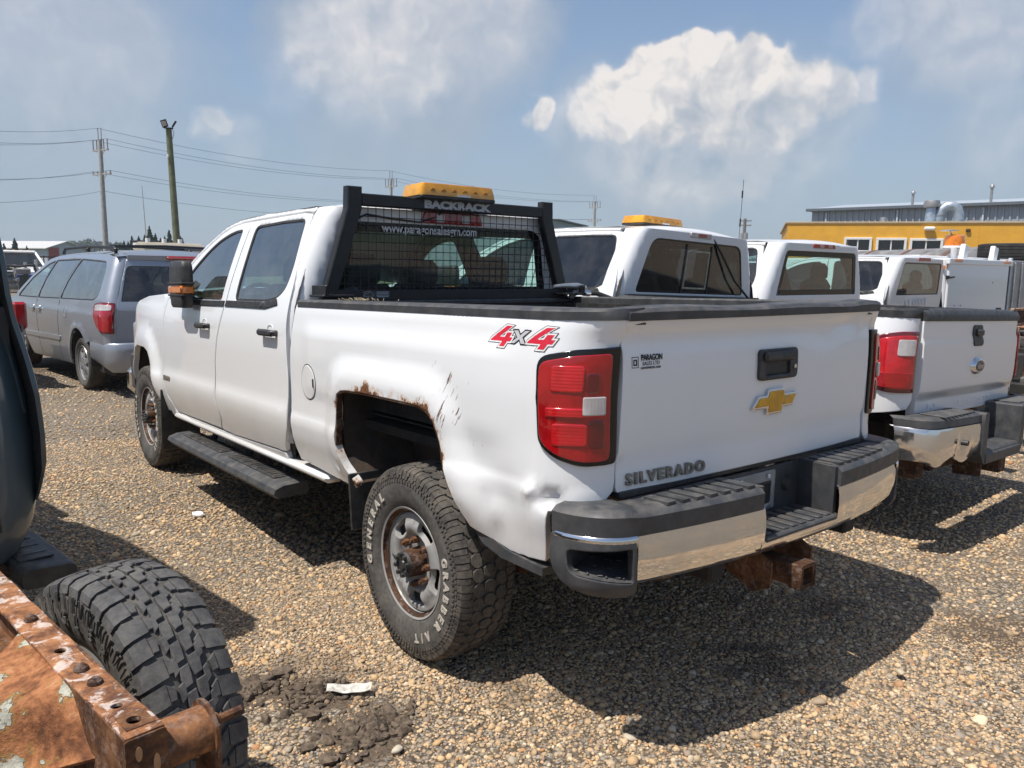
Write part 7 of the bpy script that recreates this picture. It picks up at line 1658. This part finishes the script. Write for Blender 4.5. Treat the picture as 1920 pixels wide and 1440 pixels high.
# ------------------------------------------------------------------ ground, gravel, dirt and litter
def dirt_mask(g, p):
    """brown soil showing through: a patch by the tyre, smears elsewhere"""
    c1 = on_ground(690, 1370); c2 = on_ground(590, 1300); c3 = on_ground(480, 1290)
    acc = None
    n = g.math('MULTIPLY', g.math('SUBTRACT', g.noise(p, 7, 6, .65), .5), .55)
    for c, r in ((c1, .20), (c2, .20), (c3, .16), (on_ground(60, 690), .9), (on_ground(250, 640), 1.1), (on_ground(1860, 1180), .28), (on_ground(1550, 1130), .16), (on_ground(1430, 1235), .22)):
        dd = g.math('ADD', g.vmath('DISTANCE', p, (c.x, c.y, 0)), n); m = g.ss(dd, r*.45, r*1.05, 1, 0); acc = m if acc is None else g.math('MAXIMUM', acc, m)
    return acc
SOIL = (.115, .085, .060)
def ground_mat():
    m, g, out = new_mat('gravel_ground'); p = pos(g)
    pal = [(.0, (.16, .125, .09)), (.16, (.30, .235, .165)), (.34, (.42, .345, .25)), (.5, (.27, .22, .165)), (.62, (.50, .43, .33)), (.74, (.20, .195, .19)), (.84, (.36, .27, .17)), (.92, (.56, .51, .43)), (1, (.14, .13, .125))]
    hs = []
    col = None; h = None
    for sc in (46, 95):
        v = g.node('ShaderNodeTexVoronoi', feature='F1'); g.put(v, 'Vector', g.vmath('ADD', p, g.vmath('SCALE', g.vmath('SUBTRACT', g.noise(p, sc*.7, 2, .5, out=1), (.5, .5, .5)), scale=.010))); g.put(v, 'Scale', sc)
        cc = g.ramp(g.sep(v.outputs['Color'])[0], pal); d = v.outputs['Distance']
        e = g.ss(d, .35, .62, 1, .22)  # cell rims darkened: shade between stones put into the colour
        cc = g.mix(1.0, cc, g.comb(e, e, e), 'MULTIPLY'); hh = g.math('SUBTRACT', 1.0, g.math('MULTIPLY', d, d))
        if col is None: col, h = cc, hh
        else:
            mk = g.ss(g.noise(p, 12, 3), .42, .58); col = g.mix(mk, col, cc); h = g.math('ADD', g.math('MULTIPLY', h, g.math('SUBTRACT', 1.0, mk)), g.math('MULTIPLY', g.math('MULTIPLY', hh, .5), mk))
    big = g.noise(p, .55, 5, .6); col = g.mix(g.ss(big, .35, .75, 0, .5), col, (.27, .195, .125))
    fine = g.ss(g.noise(p, 2.3, 6, .7), .55, .72, 0, .55); col = g.mix(fine, col, (.29, .215, .14))
    dm = dirt_mask(g, p); col = g.mix(g.math('MULTIPLY', dm, .92), col, g.mix(g.noise(p, 30, 4), tuple(c*.6 for c in SOIL), tuple(c*1.25 for c in SOIL)))
    far = g.vmath('DISTANCE', p, tuple(CAM_LOC)); grass = g.math('MULTIPLY', g.ss(far, 55, 75), g.ss(g.noise(p, .03, 3), .3, .5)); col = g.mix(grass, col, (.075, .095, .035))
    col = g.mix(.12, col, (.08, .06, .042))  # even darkening, stands in for shade in the gaps between pebbles
    nm = bump(g, h, .9, .012, bump(g, g.noise(p, 5, 4), .4, .03)); bsdf(g, out, col, .9, 0, .25, 0, nm); return m
b = MB(); R_ = 1400
fine_n = 90; xs = np.linspace(-8, 14, fine_n); ys = np.linspace(-6, 16, fine_n); V = []; 
def gz(x, y): return .010*math.sin(x*1.7+.4)*math.sin(y*1.3)+.006*math.sin(x*4.1+y*2.3)-.012
for y in ys:
    for x in xs:
        e = min(1, min(x+8, 14-x, y+6, 16-y)/1.5); V.append((x, y, gz(x, y)*e-.012*(1-e)))
F = [(j*fine_n+i, j*fine_n+i+1, (j+1)*fine_n+i+1, (j+1)*fine_n+i) for j in range(fine_n-1) for i in range(fine_n-1)]
b.add(V, F)
q = [(-8, -6), (14, -6), (14, 16), (-8, 16)]; Q = [(-R_, -R_), (R_, -R_), (R_, R_), (-R_, R_)]
b.add([(x, y, -.012) for x, y in q+Q], [(0, 1, 5, 4), (1, 2, 6, 5), (2, 3, 7, 6), (3, 0, 4, 7)])
tag(b.to('ground', ground_mat(), None, 180), 'tan pebble gravel yard with brown dirt patches', kind='structure')
# pebbles: instanced stones over the near yard
def pebble_mat():
    m, g, out = new_mat('pebbles'); p = pos(g)
    a = g.node('ShaderNodeAttribute', attribute_name='tone', attribute_type='INSTANCER').outputs['Fac']
    pal = [(.0, (0.507, 0.334, 0.171)), (.13, (0.662, 0.457, 0.252)), (.25, (0.342, 0.234, 0.132)), (.35, (0.727, 0.542, 0.333)), (.43, (0.254, 0.213, 0.171)), (.52, (0.574, 0.359, 0.162)), (.60, (0.330, 0.263, 0.191)), (.68, (0.684, 0.457, 0.239)), (.75, (0.220, 0.194, 0.166)), (.83, (0.772, 0.617, 0.418)), (.89, (0.463, 0.213, 0.072)), (.95, (0.298, 0.263, 0.222)), (1, (0.330, 0.213, 0.136))]
    c = g.ramp(a, pal); c = g.mix(g.ss(g.noise(p, 160, 4), .35, .7, 0, .38), c, (.26, .205, .15))
    d = g.node('ShaderNodeAttribute', attribute_name='soil', attribute_type='INSTANCER').outputs['Fac']; c = g.mix(d, c, SOIL)
    bsdf(g, out, c, .72, 0, .35, 0, bump(g, g.noise(p, 220, 3), .2, .002)); return m
PM = pebble_mat(); pc = bpy.data.collections.new('pebble_shapes')
for k in range(7):
    bm = bmesh.new(); bmesh.ops.create_icosphere(bm, subdivisions=2 if k < 3 else 1, radius=1); rr = random.Random(k)
    fx, fy_, fz = rr.uniform(.75, 1.25), rr.uniform(.7, 1.0), rr.uniform(.42, .72); ph = [rr.uniform(0, 6) for _ in range(6)]
    for v in bm.verts:
        n = v.co.normalized(); s = 1+.13*math.sin(n.x*2.6+ph[0])+.13*math.sin(n.y*2.9+ph[1])+.10*math.sin(n.z*3+ph[2])+.06*math.sin(n.x*5+n.y*4+ph[3]); v.co = Vector((n.x*s*fx, n.y*s*fy_, n.z*s*fz))
    me = bpy.data.meshes.new('pebble'); bm.to_mesh(me); bm.free(); me.polygons.foreach_set('use_smooth', [True]*len(me.polygons)); me.materials.append(PM); pc.objects.link(bpy.data.objects.new('pebble', me))
def scatter(n, r0, r1, smin, smax, power):
    az = YAW+rng.uniform(-.80, .78, n); r = np.sqrt(rng.uniform(r0*r0, r1*r1, n)); x = CAM_LOC.x+np.sin(az)*r; y = CAM_LOC.y+np.cos(az)*r
    s = smin+(smax-smin)*rng.uniform(0, 1, n)**power; return x, y, s
parts_ = [scatter(108000, 1.0, 4.2, .0034, .0095, 1.5), scatter(9000, 1.0, 5.5, .009, .018, 1.9), scatter(600, 1.0, 8, .016, .030, 2.2), scatter(72000, 4.2, 8.0, .006, .0125, 1.4), scatter(26000, 8, 14, .010, .020, 1.5)]
x = np.concatenate([p[0] for p in parts_]); y = np.concatenate([p[1] for p in parts_]); s = np.concatenate([p[2] for p in parts_])
cs = [(on_ground(690, 1370), .21), (on_ground(590, 1300), .21), (on_ground(480, 1290), .17)]
soil = np.zeros(len(x))
nzv = .05*np.sin(x*23+np.sin(y*17)*2)+.04*np.sin(y*31+x*11)
for c, r in cs: soil = np.maximum(soil, 1-sstep(np.hypot(x-c.x, y-c.y)+nzv, r*.5, r*1.1))
wet = np.zeros(len(x))
for c, r in ((on_ground(1860, 1180), .26), (on_ground(1550, 1130), .15), (on_ground(1430, 1235), .20), (on_ground(560, 1270), .3), (on_ground(250, 800), .5), (on_ground(980, 1290), .12), (on_ground(60, 690), .9), (on_ground(250, 640), 1.1)): wet = np.maximum(wet, 1-sstep(np.hypot(x-c.x, y-c.y)+nzv*1.6, r*.3, r*1.1))
keep = rng.uniform(0, 1, len(x)) > soil*.86
patch = .5+.5*np.sin(x*1.9+np.sin(y*1.4)*1.7)*np.sin(y*2.3+np.sin(x*1.1)*1.3); keep &= rng.uniform(0, 1, len(x)) < (.36+.64*patch)
soil = np.maximum(soil, wet*.72); x, y, s, soil = x[keep], y[keep], s[keep], soil[keep]; n = len(x)
z = np.array([gz(a, b_) for a, b_ in zip(x, y)])+s*.16
me = bpy.data.meshes.new('gravel'); me.vertices.add(n); me.vertices.foreach_set('co', np.c_[x, y, z].astype(np.float32).ravel())
def fattr(nm_, typ, arr): a = me.attributes.new(nm_, typ, 'POINT'); a.data.foreach_set('vector' if typ == 'FLOAT_VECTOR' else 'value', arr.ravel())
fattr('tone', 'FLOAT', rng.uniform(0, 1, n).astype(np.float32)); fattr('soil', 'FLOAT', np.clip(soil*.8+rng.uniform(-.1, .12, n), 0, 1).astype(np.float32)); fattr('size', 'FLOAT', s.astype(np.float32))
fattr('turn', 'FLOAT_VECTOR', np.c_[rng.normal(0, .28, n), rng.normal(0, .28, n), rng.uniform(0, 6.28, n)].astype(np.float32)); fattr('pick', 'INT', rng.integers(0, 7, n).astype(np.int32))
gr = link(bpy.data.objects.new('gravel', me)); tag(gr, 'loose rounded tan, cream and grey pebbles covering the yard', kind='stuff')
ng = bpy.data.node_groups.new('scatter_pebbles', 'GeometryNodeTree'); ng.interface.new_socket('Geometry', in_out='INPUT', socket_type='NodeSocketGeometry'); ng.interface.new_socket('Geometry', in_out='OUTPUT', socket_type='NodeSocketGeometry')
N = ng.nodes; gi = N.new('NodeGroupInput'); go_ = N.new('NodeGroupOutput'); ip = N.new('GeometryNodeInstanceOnPoints'); ci = N.new('GeometryNodeCollectionInfo'); ci.inputs[0].default_value = pc; ci.inputs[1].default_value = True; ci.inputs[2].default_value = True
def na(nm_, typ): a = N.new('GeometryNodeInputNamedAttribute'); a.data_type = typ; a.inputs[0].default_value = nm_; return a.outputs[0]
e2r = N.new('FunctionNodeEulerToRotation'); L = ng.links
L.new(gi.outputs[0], ip.inputs['Points']); L.new(ci.outputs[0], ip.inputs['Instance']); ip.inputs['Pick Instance'].default_value = True; L.new(na('pick', 'INT'), ip.inputs['Instance Index'])
L.new(na('turn', 'FLOAT_VECTOR'), e2r.inputs[0]); L.new(e2r.outputs[0], ip.inputs['Rotation']); L.new(na('size', 'FLOAT'), ip.inputs['Scale']); L.new(ip.outputs[0], go_.inputs[0])
gr.modifiers.new('scatter', 'NODES').node_group = ng
# clods of soil
CLOD = simple('soil_clods', SOIL, .95, var=.45, scale=60, bumps=(90, .8, .004)); b = MB(); rc_ = random.Random(5)
ico = bmesh.new(); bmesh.ops.create_icosphere(ico, subdivisions=2, radius=1); iv = [v.co.copy() for v in ico.verts]; ifc = [tuple(v.index for v in f.verts) for f in ico.faces]; ico.free()
for k in range(340):
    c, r = cs[rc_.choices((0, 1, 2), (5, 3, 2))[0]]; a = rc_.uniform(0, 2*PI); d = r*abs(rc_.gauss(0, .45)); sz = rc_.uniform(.006, .022)*(1.5 if rc_.random() < .12 else 1)
    ph = [rc_.uniform(0, 6) for _ in range(4)]; X, Y = c.x+math.cos(a)*d*1.3, c.y+math.sin(a)*d*.8
    vs = []
    for v in iv: s_ = 1+.25*math.sin(v.x*4+ph[0])+.22*math.sin(v.y*5+ph[1])+.2*math.sin(v.z*6+ph[2])+.12*math.sin(v.x*9+v.z*7+ph[3]); vs.append((X+v.x*sz*s_*1.2, Y+v.y*sz*s_, gz(X, Y)+.006*(1-d/r)+v.z*sz*s_*1.0))
    b.add(vs, ifc)
tag(b.to('soil_clods', CLOD, None, 60, False), 'dark crumbled soil clods beside the knobbly tyre', kind='stuff')
# litter
P = on_ground(655, 1302); o = thing('plastic_strip', 'white muddy plastic strip lying on the soil patch', 'litter', (P.x, P.y, .012), (0, 0, math.radians(-34)))
b = MB(); rows = []
for t in np.linspace(-1, 1, 14): zz_ = .010+.008*t*t+.002*math.sin(t*7); w_ = .024+.004*math.sin(t*3+1); rows.append([(t*.082, -w_, zz_), (t*.083, w_, zz_+.006), (t*.083, w_, zz_+.004), (t*.082, -w_, zz_-.002)])
b.sweep(rows); b.to('strip', simple('muddy_white_plastic', (.62, .60, .55), .6, var=.1, scale=30, dust=.75, dustcol=(.12, .09, .065)), o, 60)
P = on_ground(371, 969); o = thing('bottle_cap', 'small white round cap lying on the gravel beside the running board', 'litter', (P.x, P.y, .010), (.15, .1, 0)); b = MB(); b.lathe([(0, .0), (0, .034), (.012, .036), (.017, .030), (.013, .022), (.013, 0)], (0, 0, 0), 'Z', 24); b.to('cap', WHITEPRINT, o, 40)
for px, py, lab, col in ((1688, 1262, 'pale flat stone standing out on the gravel right of the shadow', (.46, .38, .27)), (745, 1408, 'long smooth pale stone at the edge of the soil patch', (.46, .40, .31)), (1180, 1385, 'broad cream stone beside the bumper shadow', (.48, .41, .31))):
    P = on_ground(px, py); o = thing('stone', lab, 'stone', (P.x, P.y, .006), (.1, 0, px)); vs = [(v.x*.026*(1+.2*math.sin(v.y*3+px)), v.y*.017*(1+.15*math.sin(v.x*2.2+px)), v.z*.009*(1+.2*v.x)) for v in iv]; b = MB(); b.add(vs, ifc); b.to('stone_body', simple('stone_%d' % px, col, .8, scale=60, bumps=(150, .2, .002)), o, 180, False)
# thin summer haze: a closed box of air round the yard, the sky outside it
hb_ = MB(); hb_.box((150, 200, 14.0), (1300, 1300, 30.4)); hm, hg, hout = new_mat('haze_air'); pv = hg.node('ShaderNodeVolumePrincipled'); hg.put(pv, 'Color', (.74, .82, .92)); hg.put(pv, 'Density', .0006); hg.l.new(pv.outputs[0], hout.inputs[1]); tag(hb_.to('haze', hm, None, None), 'thin pale summer haze over the yard', kind='stuff')
